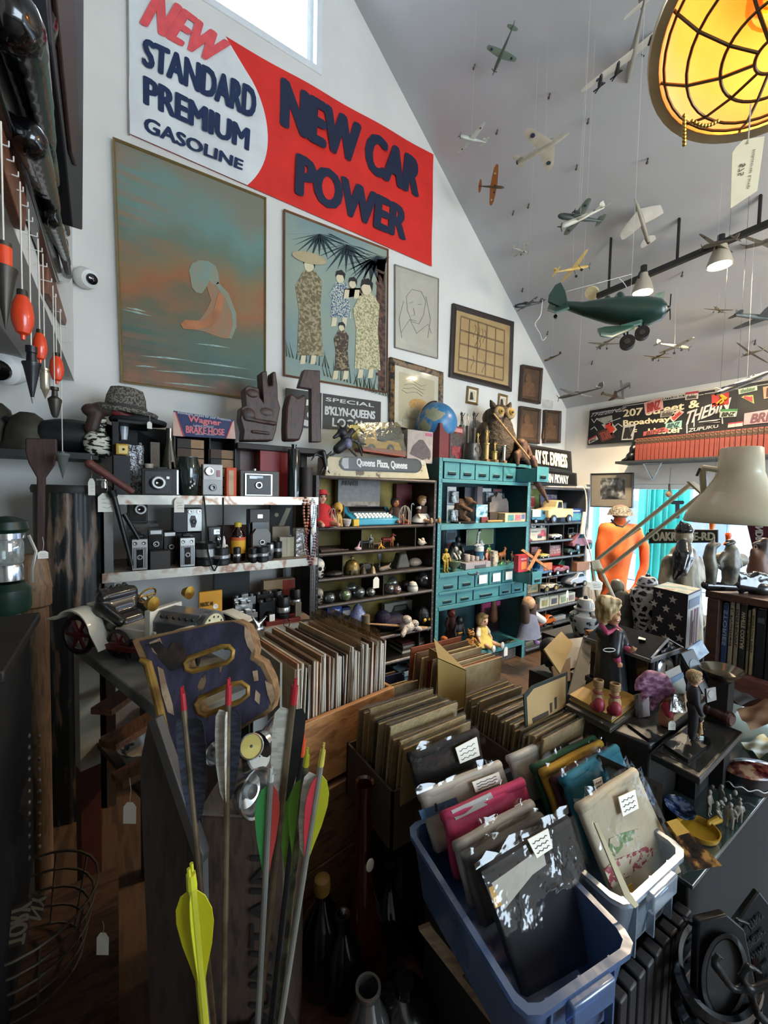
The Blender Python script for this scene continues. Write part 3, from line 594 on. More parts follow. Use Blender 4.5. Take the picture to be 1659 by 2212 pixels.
b.bx(x0,RY+.16,RT+.001,x0+.03,2.75,zt).bx(x0,2.72,RT+.001,x1,2.75,zt).bx(x0,RY+.16,zt-.02,x1*.62+x0*.38,2.75,zt);b.o('shell',mat('0e0f12',.6,v=.2),t,w=1,bev=.004)
b=B();b.la_([(0,0),(.03,0),(.03,.01)],20,M.Identity(4));
b=B();b.pr_([(x0+.12,2.719,zt-.02),(x1,2.719,zt-.1),(x1+.01,2.719,RT),(x0+.12,2.719,RT)],(0,.004,0));b.o('lining',mat('07080a',.9),t,w=1)
def hat(loc,r,h,lb,mt,tilt,band=True,crown=True):
 mx=TR(V(loc))@RO(tilt,4,'Y');t=TH('tweed_hat',lb,'hat',mx=mx,gp_='tweed hats on the black case')
 b=B();b.la_([(r*.62,0),(r*1.0,-.012),(r*1.03,.006),(r*.98,.012),(r*.64,.018)],28,None,1.1,.9);b.o('brim',mt,t,sm=180)
 b=B();b.la_([(r*.62,0),(r*.66,.01),(r*.6,h*.6),(r*.5,h*.92),(r*.36,h*.97),(r*.18,h*.86),(0,h*.84)],28,None,1.1,.9);b.o('crown',mt,t,sm=180)
 b=B();b.la_([(r*.66,.012),(r*.675,.014),(r*.665,.034),(r*.65,.036)],28,None,1.1,.9);b.o('band',mat('3c3934',.8),t)
tweed=pat(((.45,'3a3732'),(.55,'7c766c')),120,.9,(1,1,1),b=.3);p=PY(276,888,RY+.28)
hat((p.x-.01,p.y,zt+.05),.135,.135,'brown herringbone tweed hat on top of the stack',tweed,.06)
hat((p.x+.05,p.y+.01,zt+.012),.12,.04,'flat charcoal tweed cap under the herringbone hat',mat('26272a',.9,v=.3,s=90),.02)
ptag_(PY(323,898,RY+.12),.03,.022,.036,(0,-1,0),'small white tag hanging from the tweed hats',ink_=False)
x=PY(264,975,RY+.1);t=GS('gold_clock','tiny square gold clock beside the black case edge','clock',250,278,960,RY+.12,PY(264,985,RY+.12).z,.02,BRS,[('r',-.3,.12,.42,.85,.003,mat('cdb676',.4,.6),'dial'),('d',.1,.5,.006,.006,BK_,'hub')])
t.location.z=PY(264,983,RY+.12).z
t=TS('trinket_box','black trinket chest carrying the gold clock and cut-glass tumbler','box',264,42,985,RY+.12,RT,[(0,0),(1,0),(1,1),(0,1)],mat('101114',.5),n=4,rz=PI/4)
TS('cut_glass','faceted cut-glass tumbler in the upper part of the black case','glass',268,20,912,RY+.3,PY(268,950,RY+.3).z,[(0,0),(.6,0),(.6,.05),(.7,.3),(1,.98),(1,1),(.9,1),(.6,.1),(0,.1)],pat(((.4,'3c4046'),(.5,'c8ccd0')),40,.1,(1,1,1.2),kind='v'),n=12)
TS('wood_block_stack','two small weathered wood blocks behind the folding camera','wood blocks',335,22,956,RY+.16,RT,[(0,0),(1,0),(1,.5),(.85,.52),(1.1,.55),(1.1,1),(0,1)],WD('4a4038','6a5c4e',20),n=4,rz=PI/4)
TS('small_cup','tiny cream cup on top of the folding camera','cup',322,17,1002,RY+.14,RT+.07,[(0,0),(.4,0),(.5,.2),(1,.95),(1,1),(.85,1),(.4,.3),(0,.25)],mat('b3a996',.4))
t=GS('acrylic_clutter','jumble of clear acrylic stands behind the folding camera','stands',268,312,960,RY+.22,RT,.05,FM('c8ccd2',.25,.8))
t=GS('acrylic_block','upright clear acrylic block rising behind the jumble','stand',300,308,955,RY+.28,RT,.04,FM('b8bcc4',.3,.3))
navy=mat('1c2a58',.6,v=.1);bx_=PL((0,RY+.2,0),(0,-1,0))
t=TH('hose_display','blue counter display sign headed brake hose over a rack of small boxes','display',V((xa_(440,RY+.2,RT),RY+.2,RT)))
x0,x1=xa_(376,RY+.2,RT),xa_(510,RY+.2,RT);zt=PY(440,940,RY+.2).z
b=B();b.bx(x0,RY+.2,RT,x0+.008,2.7,zt).bx(x1-.008,RY+.2,RT,x1,2.7,zt).bx(x0,RY+.2,zt-.008,x1,2.7,zt).bx(x0,2.69,RT,x1,2.7,zt).bx((x0+x1)/2+.02,RY+.22,RT,(x0+x1)/2+.026,2.7,zt);b.o('case',mat('26272b',.6,v=.2),t,w=1)
b=B();bx_.po_(b,[(375,887),(505,907),(510,949),(373,941)],0,.006);b.o('header_card',navy,t,w=1)
b=B();bx_.po_(b,[(374,890),(379,890),(396,943),(374,941)],.006,.008);bx_.po_(b,[(503,911),(505,908),(509,948),(490,947)],.006,.008);b.o('header_stripes',mat('c9a493',.6),t,w=1)
b=B();bx_.po_(b,[(378,888),(380,889),(399,943),(396,943)],.008,.01);bx_.po_(b,[(501,911),(503,911),(490,947),(487,947)],.008,.01);b.o('red_lines',mat('b23440',.6),t,w=1)
wt(t,'lettering',['Individually packed for your Protection.','Lockheed HYDRAULIC','GENUINE     PRODUCT'],bx_,[((384,895),(500,912),(500,905),(384,887)),((418,921),(462,925),(462,920),(418,916)),((422,939),(466,941),(466,938),(422,936))],mat('d3d6da',.6,v=0),.008,.0)
wt(t,'lettering',['Wagner','BRAKE HOSE'],bx_,[((406,914),(478,924),(478,908),(406,897)),((401,935),(485,941),(485,927),(401,919))],mat('d5727a',.6,v=0),.008,.05)
random.seed(5)
for c,(px0,px1,n,pt)in EN(((380,444,6,948),(448,508,5,966))):
 for k in RG(n):
  y=RY+.22;z=RT+.001+k*((PY(410,pt,y).z-RT)/n);hh=((PY(410,pt,y).z-RT)/n)-.003
  if k==0:z=RT+.001
  g=GS('hose_box','small brown and black cardboard box stacked in the hose display','box',px0+2,px1-2,0,y,z,.1,mat(('2b2a2c','4c3c30','3a322c')[k%3],.7,v=.2),[],gp_='small boxes stacked in the hose display')
  for ch in list(g.children):bpy.data.objects.remove(ch)
  xa,xb=xa_(px0+2,y,z),xa_(px1-4,y,z);b=B();b.bx(-(xb-xa)/2,0,0,(xb-xa)/2,.1,hh);b.o('carton',mat(('2b2a2c','4c3c30','3a322c')[k%3],.7,v=.2),g)
  b=B();b.bx(.0,-.001,.002,(xb-xa)/2-.002,.001,hh-.002);b.o('paper_label',mat(('8a6d50','a07e5c')[k%2],.7,v=.2),g)
pk=mat('241b17',.6,v=.2);b=B();
y=2.45;x0,x1=xa_(513,y,1.83),xa_(700,y,1.83);zp=PY(600,975,y).z
b.bx(x0,y,zp,x1,y+.24,zp+.035);t=SO('plank_stand','dark plank carrying the two carved wooden figures','stand',b,pk,bev=.004)
b=B();b.bx(x0+.02,y+.14,RT+.001,x0+.05,y+.18,zp);b.bx(x1-.1,y+.14,RT+.001,x1-.06,y+.18,zp);b.o('support',pk,t,w=1)
cw=WD('2c1c16','49302a',5,(10,10,2),.5)
zf=zp+.035;q=PL((0,2.53,0),(0,-1,0))
t=TH('carved_bust','carved brown wooden abstract bust with two prongs on the plank','carving',V((xa_(562,2.53,zf),2.53,zf)))
b=B();q.po_(b,[(524,952),(526,930),(519,905),(521,880),(531,875),(528,838),(536,832),(560,838),(562,858),(568,866),(564,803),(577,800),(580,834),(588,832),(588,803),(596,802),(600,830),(601,862),(606,880),(601,905),(597,930),(590,952)],-.05,.05);b.o('figure',cw,t,w=1,bev=.012)
sh=[('s',q(545,850,.045),(.045,.014,.03)),('s',q(536,895,.04),(.05,.02,.045)),('c',q(530,905,.05),q(592,915,.05),.012,.016),('s',q(575,890,.04),(.06,.016,.035)),('c',q(545,932,.05),q(580,936,.05),.012,.012)]
bl('raised_features',cw,t,sh,.008,2,w=1)
t=TH('carved_figure','carved brown wooden figure with a tall flat back, beside the pronged bust','carving',V((xa_(650,2.53,zf),2.53,zf)))
b=B();q.po_(b,[(617,952),(616,925),(618,880),(624,855),(630,848),(644,858),(660,850),(664,862),(660,900),(656,930),(648,952)],-.04,.05);b.o('rounded_body',cw,t,w=1,bev=.014)
b=B();q.po_(b,[(645,836),(654,806),(657,798),(692,800),(694,955),(672,955),(672,840)],-.02,.03);b.o('tall_back',cw,t,w=1,bev=.006)
z=RM
def brownie(px0,px1,pyt,y,z,lb):return GS('box_camera',lb,'camera',px0,px1,pyt,y,z,.12,bk,[('r',-.46,.03,.46,.97,.004,sil,'face_plate'),('stripes',-.42,.08,.42,.72,9,bk,'face_stripes'),('r',-.2,.1,.2,.66,.007,bkg,'centre_panel'),*lfs(0,.42,.013,.012),('d',-.26,.85,.009,.008,CH,'finder_window'),('d',.26,.85,.009,.008,CH,'finder_window'),('top',-.25,.25,.3,.7,.012,bk,'handle')],gp_=G1)
y=RY+.02
brownie(284,320,1163,y,z,'striped box camera at the left of the middle rack shelf')
brownie(388,422,1160,y,z,'striped box camera right of the twin-lens camera')
GS('twin_lens_camera','black twin-lens camera with two stacked lenses and a raised name plate','camera',321,353,1143,y+.06,z,.08,bkg,[('r',-.48,.84,.48,1.0,.004,bk,'hood'),('r',-.38,.87,.38,.97,.006,sil,'name_plate'),*lfs(0,.62,.016,.02),*lfs(0,.27,.017,.02)],gp_=G1)
GS('twin_lens_camera','second twin-lens camera half hidden behind the striped box camera','camera',354,380,1148,y+.12,z,.08,bk,[('r',-.45,.86,.45,.97,.005,sil,'name_plate'),*lfs(.1,.55,.014,.02)],gp_=G1)
zb=z+.0;
b=B();b.bx(xa_(275,2.5,z),2.48,z,xa_(342,2.5,z),2.7,PY(300,1131,2.5).z);SO('camera_riser','clear acrylic riser under the upright folding camera','stand',b,FM('c9d0d2',.15,.1))
GS('folding_camera','black folding camera standing upright on the clear riser','camera',275,319,1072,2.5,PY(300,1130,2.5).z+.001,.08,bk,[('r',-.42,.06,.42,.94,.006,bkg,'front_plate'),*lfs(.15,.52,.03,.03)],gp_=G1)
b=B();xa,xb=xa_(374,2.52,z),xa_(436,2.52,z);b.bx(xa,2.52,z,xb,2.68,PY(400,1152,2.52).z);SO('camera_box','dark carton supporting the silver-faced box camera','box',b,mat('2a2522',.7,v=.2))
GS('box_camera','large silver-faced box camera on the dark carton','camera',374,437,1098,2.53,PY(400,1151,2.52).z+.001,.1,bk,[('r',-.02,.05,.48,.97,.005,mat('c2c3be',.35,.5),'face_plate'),('d',.08,.86,.013,.01,CH,'finder_window'),('d',.38,.86,.013,.01,CH,'finder_window'),('poly',[(.12,.2),(.24,.2),(.3,.45),(.24,.7),(.1,.7),(.05,.5)],.009,bkg,'shutter_plate'),('d',.2,.44,.014,.014,lensg,'lens')],gp_=G1)
GS('movie_camera','small black movie camera with two chrome rings','camera',450,477,1138,2.45,z,.09,bkg,[('r',-.1,.78,.4,.93,.006,sil,'finder_frame'),('d',.25,.86,.008,.012,CH,'ring'),('d',.3,.66,.012,.016,CH,'ring'),('d',.05,.4,.012,.006,bk,'winding_disc')],gp_=G1)
t=TS('chemical_bottle','amber photo-chemical bottle with a yellow cap and label','bottle',514,31,1128,2.42,z,[(0,0),(.95,0),(1,.04),(1,.62),(.85,.72),(.42,.84),(.4,.9),(0,.9)],mat('1d0f0a',.1,v=.2,ct=.6),[('cap',[(0,.88),(.48,.88),(.48,.99),(.44,1),(0,1)],mat('d9b83a',.4)),('paper_label',[(1.0,.2),(1.015,.2),(1.015,.62),(1.0,.62)],mat('dfa52c',.6,v=.08)),('red_band',[(1.015,.54),(1.022,.54),(1.022,.62),(1.0,.62)],mat('cf5a34',.6,v=.08))])
TS('squeeze_bottle','little white squeeze bottle with a pointed cap','bottle',483,19,1158,2.36,z,[(0,0),(.9,0),(.95,.05),(.95,.62),(.8,.68),(.42,.7),(.4,.85),(.15,1),(0,1)],mat('d6d6d0',.4))
t=GS('instant_camera','tall folding instant camera standing open with a grey front','camera',536,583,1100,2.42,z,.05,bk,[('r',-.45,.72,.45,1.0,.012,mat('3a332d',.5),'bed_lid'),('r',-.12,.82,.12,.9,.016,sil,'name_plate'),('r',-.38,.4,.38,.75,.03,bkg,'bellows'),('poly',[(-.4,.12),(.4,.12),(.4,.52),(.25,.62),(-.25,.62),(-.4,.52)],.05,mat('6f6e6a',.4,v=.1),'front_standard'),('d',0,.36,.016,.06,sil,'lens_barrel'),('d',0,.36,.011,.064,lensg,'lens_glass'),('r',-.4,0,.4,.1,.09,bk,'bed')],gp_=G1)
def lens(px,wpx,pyt,y,z,lb,rg_=1):
 t=TS('camera_lens',lb,'lens',px,wpx,pyt,y,z,[(0,0),(.9,0),(1,.06),(1,.3),(.93,.32),(.93,.6),(1,.62),(1,.96),(.9,1),(.75,1),(.7,.8),(0,.75)],bk,[('metal_ring',[(1.0,.4),(1.03,.41),(1.03,.41+.16*rg_),(.95,.44+.16*rg_)],sil)],gp_='lenses on the steel rack');return t
lens(444,44,1171,2.34,z,'wide silver-ringed lens on the middle rack shelf',2);lens(478,36,1182,2.32,z,'flat black lens before the squeeze bottle')
lens(512,16,1182,2.32,z,'little black lens before the amber bottle');lens(565,30,1180,2.32,z,'short black lens before the tall instant camera');lens(598,22,1169,2.42,z,'black lens beside the small film carton')
lens(584,14,1172,2.36,z,'slim silver viewfinder before the record sleeves',3);lens(546,18,1184,2.31,z,'tilted small black lens beside the instant camera')
GS('film_carton','square black and tan film carton leaning upright at the back','box',583,632,1086,2.66,z+.09,.03,mat('17181a',.6,v=.2),[('poly',[(-.3,.1),(-.05,.1),(.42,.85),(.2,.85)],.002,mat('a39b86',.7),'diagonal_band'),('d',-.22,.66,.014,.002,mat('b1aa97',.7),'printed_disc'),('r',-.32,0,.45,.08,.002,mat('a39b86',.7),'bottom_band')])
GS('film_carton','square beige film carton with a printed disc','box',588,626,1137,2.6,z,.06,mat('a69c8a',.7,v=.08),[('d',-.1,.5,.022,.002,mat('8f8472',.7),'printed_disc')])
GS('film_carton','small pale film carton standing upright with a green edge','box',604,636,1160,2.42,z,.05,mat('a9a596',.7,v=.08),[('r',.0,.02,.45,.98,.002,mat('c1bb9c',.7),'front_panel')])
GS('clear_case','clear ridged plastic case at the end of the middle shelf','case',639,662,1141,2.4,z,.06,FM('c6c2b8',.3,.5,body=.3))
GS('brown_album','dark reddish case lying at the back behind the amber bottle','case',470,540,1135,2.68,z,.05,mat('4e201b',.6,v=.2))
GS('flat_filter_case','stack of flat dark filter cases before the twin-lens cameras','cases',324,368,1190,2.31,z,.06,mat('2a2623',.6,v=.3))
def cord(name,lb,pts,r,mt,cat='cord',gp_=None):
 b=B();P_=[V(p)for p in pts];o=[]
 for i in RG(len(P_)-1):
  p0=P_[max(i-1,0)];p1=P_[i];p2=P_[i+1];p3=P_[min(i+2,len(P_)-1)]
  for k in RG(5):
   u=k/5;o.append(.5*((2*p1)+(p2-p0)*u+(2*p0-5*p1+4*p2-p3)*u*u+(3*p1-p0-3*p2+p3)*u**3))
 o.append(P_[-1]);b.tu_(o,r,6);return SO(name,lb,cat,b,mt,gp_)
cord('camera_strap','long black strap hanging in a loop off the top rack shelf',[PY(440,1072,2.29),PY(443,1100,2.27),PY(448,1180,2.27),PY(455,1215,2.27),PY(462,1232,2.27),PY(466,1228,2.27),PY(475,1205,2.28),PY(482,1140,2.28),PY(482,1075,2.29)],.004,bk,'strap')
y=2.2;t=TH('folded_tripod','folded black tripod leaning against the left rack post','tripod',PY(285,1222,y))
for a,c in(((246,1072),(285,1222)),((268,1110),(300,1165))):B().cyl(PY(*a,y),PY(*c,y),.012,.008,10).o('leg',mat('181818',.4,.5),t,w=1)
b=B();b.cyl(PY(240,1060,y),PY(246,1074,y),.02,.016);b.o('head',iron,t,w=1)
b=B();b.cyl(PY(194,1002,2.2),PY(288,1064,2.2),.019,.014,14).sph(PY(194,1002,2.2),.02,8);SO('wooden_club','reddish brown wooden club lying across the rack corner','club',b,WD('4a2620','63352c',10,(3,3,3)))
t=TH('chrome_finial','small chrome post knob with a tag string at the rack corner','knob',PY(226,1040,2.24));b=B();b.la_([(0,-.03),(.014,-.03),(.012,0),(.03,.004),(.03,.01),(.012,.016),(.014,.035),(0,.045)],18);b.o('knob',CH,t)
ptag_(PY(229,1046,2.22),.04,.062,.085,(0,-1,0),'big cream price tag hanging at the left rack corner')
ptag_(PY(387,1066,2.27),.02,.045,.075,(0,-1,0),'faint pinkish tag hanging under the top rack shelf')
z=RL
GS('black_folio','upright black folio case on the lower rack shelf','case',462,539,1225,2.62,z,.04,mat('0d1112',.5,v=.15),[('r',-.48,.0,.45,.4,.004,bk,'lower_flap')])
GS('film_carton','cream and red long carton lying on the lower rack shelf','box',569,637,1252,2.62,z+.05,.06,mat('a58a6c',.7,v=.1),[('r',.1,.05,.48,.95,.002,mat('a03428',.6),'red_end')])
GS('lens_box','dark box under the cream and red carton','box',569,637,1285,2.62,z,.06,mat('3a2f28',.7))
GS('film_packet','yellow film packet with a white disc standing behind the toy car','box',430,480,1277,2.36,z+.08,.02,mat('d89a2e',.6,v=.08),[('d',.2,.45,.014,.002,WH,'printed_disc'),('r',.2,-.05,.48,.12,.003,mat('b3362a',.6),'red_tab'),('text',-.45,.5,.1,.65,'MATIC 44',mat('3a2a12',.7))])
def slr(px0,px1,pyt,y,z,lb,m1=bk,top=sil):return GS('film_camera',lb,'camera',px0,px1,pyt,y,z,.05,m1,[('r',-.5,.7,.5,1.0,.002,top,'top_plate'),('top',-.16,.16,.1,.8,.018,top,'prism'),*lfs(0,.38,.026,.04,bk),('knob',.35,.4,.01,.01,sil,'dial'),('knob',-.35,.4,.01,.01,sil,'dial')],gp_=G1)
slr(506,552,1290,2.45,z,'black camera with chrome dials beneath the black folio');slr(555,590,1283,2.5,z,'black camera in the middle of the lower rack shelf',bk,bk)
slr(518,556,1325,2.33,z,'chrome-topped camera beside the toy car gauge');slr(560,600,1300,2.4,z,'black camera with a hooded lens beside the tall lens',bk,bk);slr(508,545,1305,2.4,z,'dark camera half hidden behind the chrome-topped one')
lens(612,28,1288,2.38,z,'tall black zoom lens with a pale ring',1);lens(637,24,1272,2.5,z,'tall black lens hood at the back right of the lower shelf',1);lens(598,26,1275,2.55,z,'black cylindrical lens case behind the tall zoom lens')
GS('metal_lighter','small upright metal lighter at the right of the lower shelf','lighter',638,651,1302,2.36,z,.012,mat('a3937c',.4,.5))
GS('red_tin','flat red tin lying under the lenses on the lower shelf','tin',575,650,1339,2.33,z,.1,mat('6a1c18',.5,v=.2))
GS('white_tube','short white tube lying on the lower shelf','tube',582,594,1328,2.34,z+.02,.012,WH)
cord('wrist_strap','thin dark wrist strap looping off the lower rack shelf',[PY(616,1337,2.3),PY(613,1350,2.27),PY(622,1356,2.27),PY(626,1344,2.27),PY(622,1338,2.3)],.003,bk,'strap')
def beads(lb,px,pyt,pyb,w,col,y,r,two=True):
 t=TH('bead_necklace',lb,'necklace',PY(px,pyb,y),gp_='bead necklaces on the rack post');b=B();m_=mat(col,.3,v=.3,s=60,ct=.3)
 s=mpp(t.location);n=max(6,int((pyb-pyt)*s/(2.1*r)))
 for k in RG(n+1):
  f=k/n;py=pyt+(pyb-pyt)*f
  for sg in(-1,1):
   xx=px+sg*w*sin(PI*min(1,f*1.0)**.7)*(.5 if f<1 else 0);b.sph(PY(xx,py,y),r*(.9+.2*((k*7)%3)/2),4)
 b.o('beads',m_,t,w=1)
beads('long coral pink bead necklace hanging on the rack post',661,1075,1150,10,'b87c66',2.285,.0085);beads('black and white bead necklace hanging beside the coral one',676,1078,1140,12,'8b8b8b',2.283,.005)
beads('dark rose quartz bead necklace hanging low on the rack post',672,1140,1220,22,'7a4650',2.28,.008);beads('thin grey bead necklace hanging down to the lower shelf',675,1215,1390,5,'4a4444',2.28,.004)
t=TH('pendant','oval white shell pendant on the coral necklace','pendant',PY(676,1152,2.27));B().sph((0,0,.012),(.014,.006,.024),10).o('shell',mat('cfc8bc',.3,v=.1),t)
b=B();b.bx(.2,2.31,0,.98,2.72,.3);SO("floor_crate","dark crate standing beneath the steel rack","crate",b,mat("1c1713",.7,v=.2),bev=.004)
for i,(px0,px1,pt,l,c)in EN(((622,640,1378,'green-grey magazine standing below the lower rack shelf','6f6e5e'),(642,658,1366,'framed slide holder leaning below the lower rack shelf','3c3a34'))):
 GS('paper_folder',l,'folder',px0,px1,pt,2.32,.3,.03,mat(c,.7,v=.2),tilt=-.1)
# figures, cars, small builders
def DL(name,lb,cat,loc,h,rz=0,pose='stand',skin='d3a184',hair=None,dress=None,sleeve=None,legs=None,shoes=None,apron=None,long=False,big=1.0,gp_=None,eyes=True,hat=None):
 t=TH(name,lb,cat,loc,rz,gp_,sc_=h);sk=mat(skin,.45,v=.06);R=.1*big
 if pose=='sit':
  hz=.78;R=.17*big;sh=[('s',(0,0,.3),(.17,.12,.26)),('c',(0,0,.5),(0,-.01,.66),.06,.06)]
  L=[('t',[(s*.1,-.02,.1),(s*.17,-.3,.12),(s*.22,-.56,.09)],[.09,.075,.06])for s in(-1,1)]
  F=[(s*.22,-.6,.12)for s in(-1,1)];A=[('t',[(s*.17,0,.5),(s*.27,-.06,.34),(s*.28,-.16,.2)],[.06,.05,.045])for s in(-1,1)]
 else:
  hz=.87;sh=[('s',(0,0,.62),(.105,.07,.16)),('s',(0,0,.47),(.095,.07,.07)),('c',(0,0,.72),(0,-.01,.8),.035,.035)]
  L=[('t',[(s*.055,0,.46),(s*.06,-.01,.24),(s*.06,0,.04)],[.055,.042,.032])for s in(-1,1)]
  F=[(s*.06,-.03,.025)for s in(-1,1)];A=[('t',[(s*.12,0,.72),(s*.175,-.01,.58),(s*.17,-.06,.45)],[.04,.034,.028])for s in(-1,1)]
 hd=('s',(0,0,hz),(R*.86,R*.9,R));nose=('s',(0,-R*.92,hz-.1*R),(R*.13,R*.16,R*.14))
 bl('body',sk,t,sh+L+A+[hd,nose,('s',(-R*.85,0,hz-.05*R),(R*.12,R*.15,R*.2)),('s',(R*.85,0,hz-.05*R),(R*.12,R*.15,R*.2))],R*.16,2)
 if eyes:
  for s in(-1,1):B().sph((s*R*.34,-R*.8,hz+.08*R),(R*.13,R*.09,R*.14),6).o('eye',mat('17130f',.15,v=0),t)
  B().sph((0,-R*.82,hz-.42*R),(R*.2,R*.09,R*.06),6).o('mouth',mat('9c3b34',.5,v=0),t)
 if hair:
  hs=[('s',(0,R*.14,hz+R*.16),(R*1.0,R*.98,R*1.0)),('s',(0,-R*.45,hz+R*.72),(R*.7,R*.45,R*.3))]
  if long:hs+=[('t',[(s*R*.85,R*.2,hz),(s*R*1.05,R*.15,hz-R*1.0),(s*R*.95,0,hz-R*1.8)],[R*.4,R*.42,R*.25])for s in(-1,1)]+[('s',(0,R*.6,hz-R*.4),(R*.85,R*.4,R*.9))]
  else:hs+=[('s',(s*R*.78,R*.1,hz-.05*R),(R*.28,R*.5,R*.6))for s in(-1,1)]
  bl('hair',pat(((.4,hair),(.6,'%02x%02x%02x'%tuple(int(int(hair[i:i+2],16)*.6)for i in(0,2,4)))),30,.7,(3,3,.8),b=.5),t,hs,R*.13,1)
 if dress:
  dm=mat(dress,.8,v=.15,b=.2,bs=30)
  if pose=='sit':pr=[(.42,.03),(.44,.06),(.34,.2),(.2,.34),(.2,.52),(.14,.6),(.07,.62)]
  else:pr=[(.19,.2),(.2,.22),(.13,.48),(.12,.6),(.13,.7),(.06,.77)]
  b=B();b.la_(pr,26,None,1,.72 if pose!='sit' else.85);b.o('dress',dm,t,sm=60)
  bl('sleeves',mat(sleeve or dress,.8,v=.15),t,[('c',(s*.16,0,.51),(s*.25,-.05,.38),.085,.08)if pose=='sit' else('c',(s*.12,0,.72),(s*.175,-.01,.57),.052,.05)for s in(-1,1)],.02)
  if apron:
   b=B();n=24
   pr=[(.46,.05),(.46,.065),(.36,.2),(.215,.34)]if pose=='sit' else[(.205,.25),(.2,.27),(.14,.5)]
   b.la_(pr,n,None,1,.8);b.o('apron',mat(apron,.85,v=.05,b=.4,bs=60),t,sm=60)
   bl('ruffles',mat(apron,.85,v=.05,b=.6,bs=60),t,[('c',(s*.1,-.1,.34),(s*.15,-.04,.56),.03,.05)for s in(-1,1)]+[('s',(s*.2,0,.52),(.06,.1,.07))for s in(-1,1)],.018)
 if legs:
  q=[(l[0],l[1],[r*1.15 for r in l[2]])for l in L]+([('s',(0,0,.47),(.105,.08,.08))]if pose!='sit' else[('s',(0,0,.12),(.18,.14,.1))]);bl('trousers',mat(legs,.7,v=.12),t,q,R*.17,2)
 if sleeve and not dress:
  q=[('s',(0,0,.62),(.118,.085,.16))]+[('t',a[1],[r*1.2 for r in a[2]])for a in A]if pose!='sit' else[('s',(0,0,.34),(.19,.14,.24))]+[('t',a[1],[r*1.2 for r in a[2]])for a in A]
  bl('jacket',mat(sleeve,.6,v=.12),t,q,R*.17,2)
 if shoes:
  for f in F:B().sph((f[0],f[1]-(.02 if pose!='sit' else 0),f[2]),(.035,.06,.03)if pose!='sit' else(.075,.05,.11),8).o('shoe',mat(shoes,.4,v=.1),t)
 if hat:
  b=B();b.la_([(R*1.5,hz+R*.55),(R*1.5,hz+R*.62),(R*.95,hz+R*.66),(R*.85,hz+R*1.3),(0,hz+R*1.35)],20);b.o('hat',mat(hat,.7,v=.1),t)
 return t
def DS(name,lb,pxc,pyt,y,z,cat='doll',**k):
 x=xa_(pxc,y,z);return DL(name,lb,cat,(x,y,z),PY(pxc,pyt,y).z-z,**k)
def TC(name,lb,loc,L,rz=0,col='8a1818',sy_='sedan',col2=None,gp_='toy cars and trucks on the right-hand shelves',fl_=1):
 t=TH(name,lb,'toy car',loc,rz,gp_);m1=mat(col,.3,v=.06,ct=.4);gl=mat('1b2026',.1,v=.1);m2=mat(col2,.4,v=.08)if col2 else m1;W=L*.4;r=L*.1
 P2={'sedan':[(-.5,.12),(-.5,.24),(-.42,.3),(-.34,.36),(-.2,.48),(.02,.48),(.14,.33),(.4,.3),(.5,.22),(.5,.12)],'truck':[(-.5,.14),(-.5,.24),(.08,.24),(.08,.52),(.3,.52),(.34,.34),(.5,.32),(.5,.12)],'pickup':[(-.5,.12),(-.5,.34),(-.08,.34),(-.04,.54),(.16,.54),(.22,.36),(.48,.32),(.5,.12)],'antique':[(-.42,.16),(-.44,.3),(-.1,.3),(-.05,.3),(.12,.36),(.16,.3),(.44,.3),(.46,.14)],'roadster':[(-.5,.12),(-.5,.26),(-.3,.32),(-.14,.32),(-.1,.26),(.06,.26),(.1,.34),(.45,.28),(.5,.2),(.5,.12)],'van':[(-.5,.12),(-.5,.52),(.14,.52),(.22,.34),(.44,.32),(.48,.12)]}[sy_]
 b=B();b.pr_([(fl_*u*L,-W/2,v*L)for u,v in P2],(0,W,0));b.o('body',m1,t,bev=L*.025)
 for s in(-1,1):
  b=B();y=s*(W/2+.001)
  wp={'sedan':[(-.3,.35),(-.19,.45),(0,.45),(.09,.35)],'truck':[(.12,.36),(.12,.48),(.27,.48),(.3,.36)],'pickup':[(-.02,.36),(0,.5),(.13,.5),(.17,.36)],'van':[(-.02,.36),(0,.48),(.11,.48),(.16,.36)]}.get(sy_)
  if wp:b.pr_([(fl_*u*L,y,v*L)for u,v in wp],(0,-s*.003,0));b.o('window',gl,t)
 if sy_=='antique':b=B();b.pr_([(fl_*u*L,-W*.48,v*L)for u,v in((-.42,.55),(-.42,.6),(.08,.6),(.1,.55))],(0,W*.96,0));b.bx(*sorted((fl_*-.4*L,fl_*-.37*L))[:1],-W*.45,.3*L,max(fl_*-.4*L,fl_*-.37*L),-W*.4,.56*L);b.o('roof',m2,t);B().cyl((fl_*.05*L,-W*.4,.3*L),(fl_*.08*L,-W*.4,.56*L),L*.012,n=6).o('roof_post',m2,t)
 if sy_=='truck' and col2:b=B();b.bx(*((-.48*L,-W*.48,.25*L,.05*L,W*.48,.55*L)if fl_>0 else(-.05*L,-W*.48,.25*L,.48*L,W*.48,.55*L)));b.o('cargo_box',m2,t,bev=L*.01)
 for u in(-.3,.32):
  for s in(-1,1):
   rr=r*(1.45 if sy_=='antique' else 1);b=B();c=V((fl_*u*L,s*W*.5,rr));b.cyl(c+V((0,-L*.03,0)),c+V((0,L*.03,0)),rr,n=16);w=b.o('wheel',mat('14110f',.6),t)
   b=B();b.cyl(c+V((0,s*L*.028,0)),c+V((0,s*L*.036,0)),rr*.55,n=12);b.o('hub_cap',CH if sy_!='antique' else mat('b59a58',.4,.6),w)
 return t
def CS(name,lb,px0,px1,y,z,**k):
 x0,x1=xa_(px0,y,z),xa_(px1,y,z);return TC(name,lb,((x0+x1)/2,y,z),x1-x0,**k)
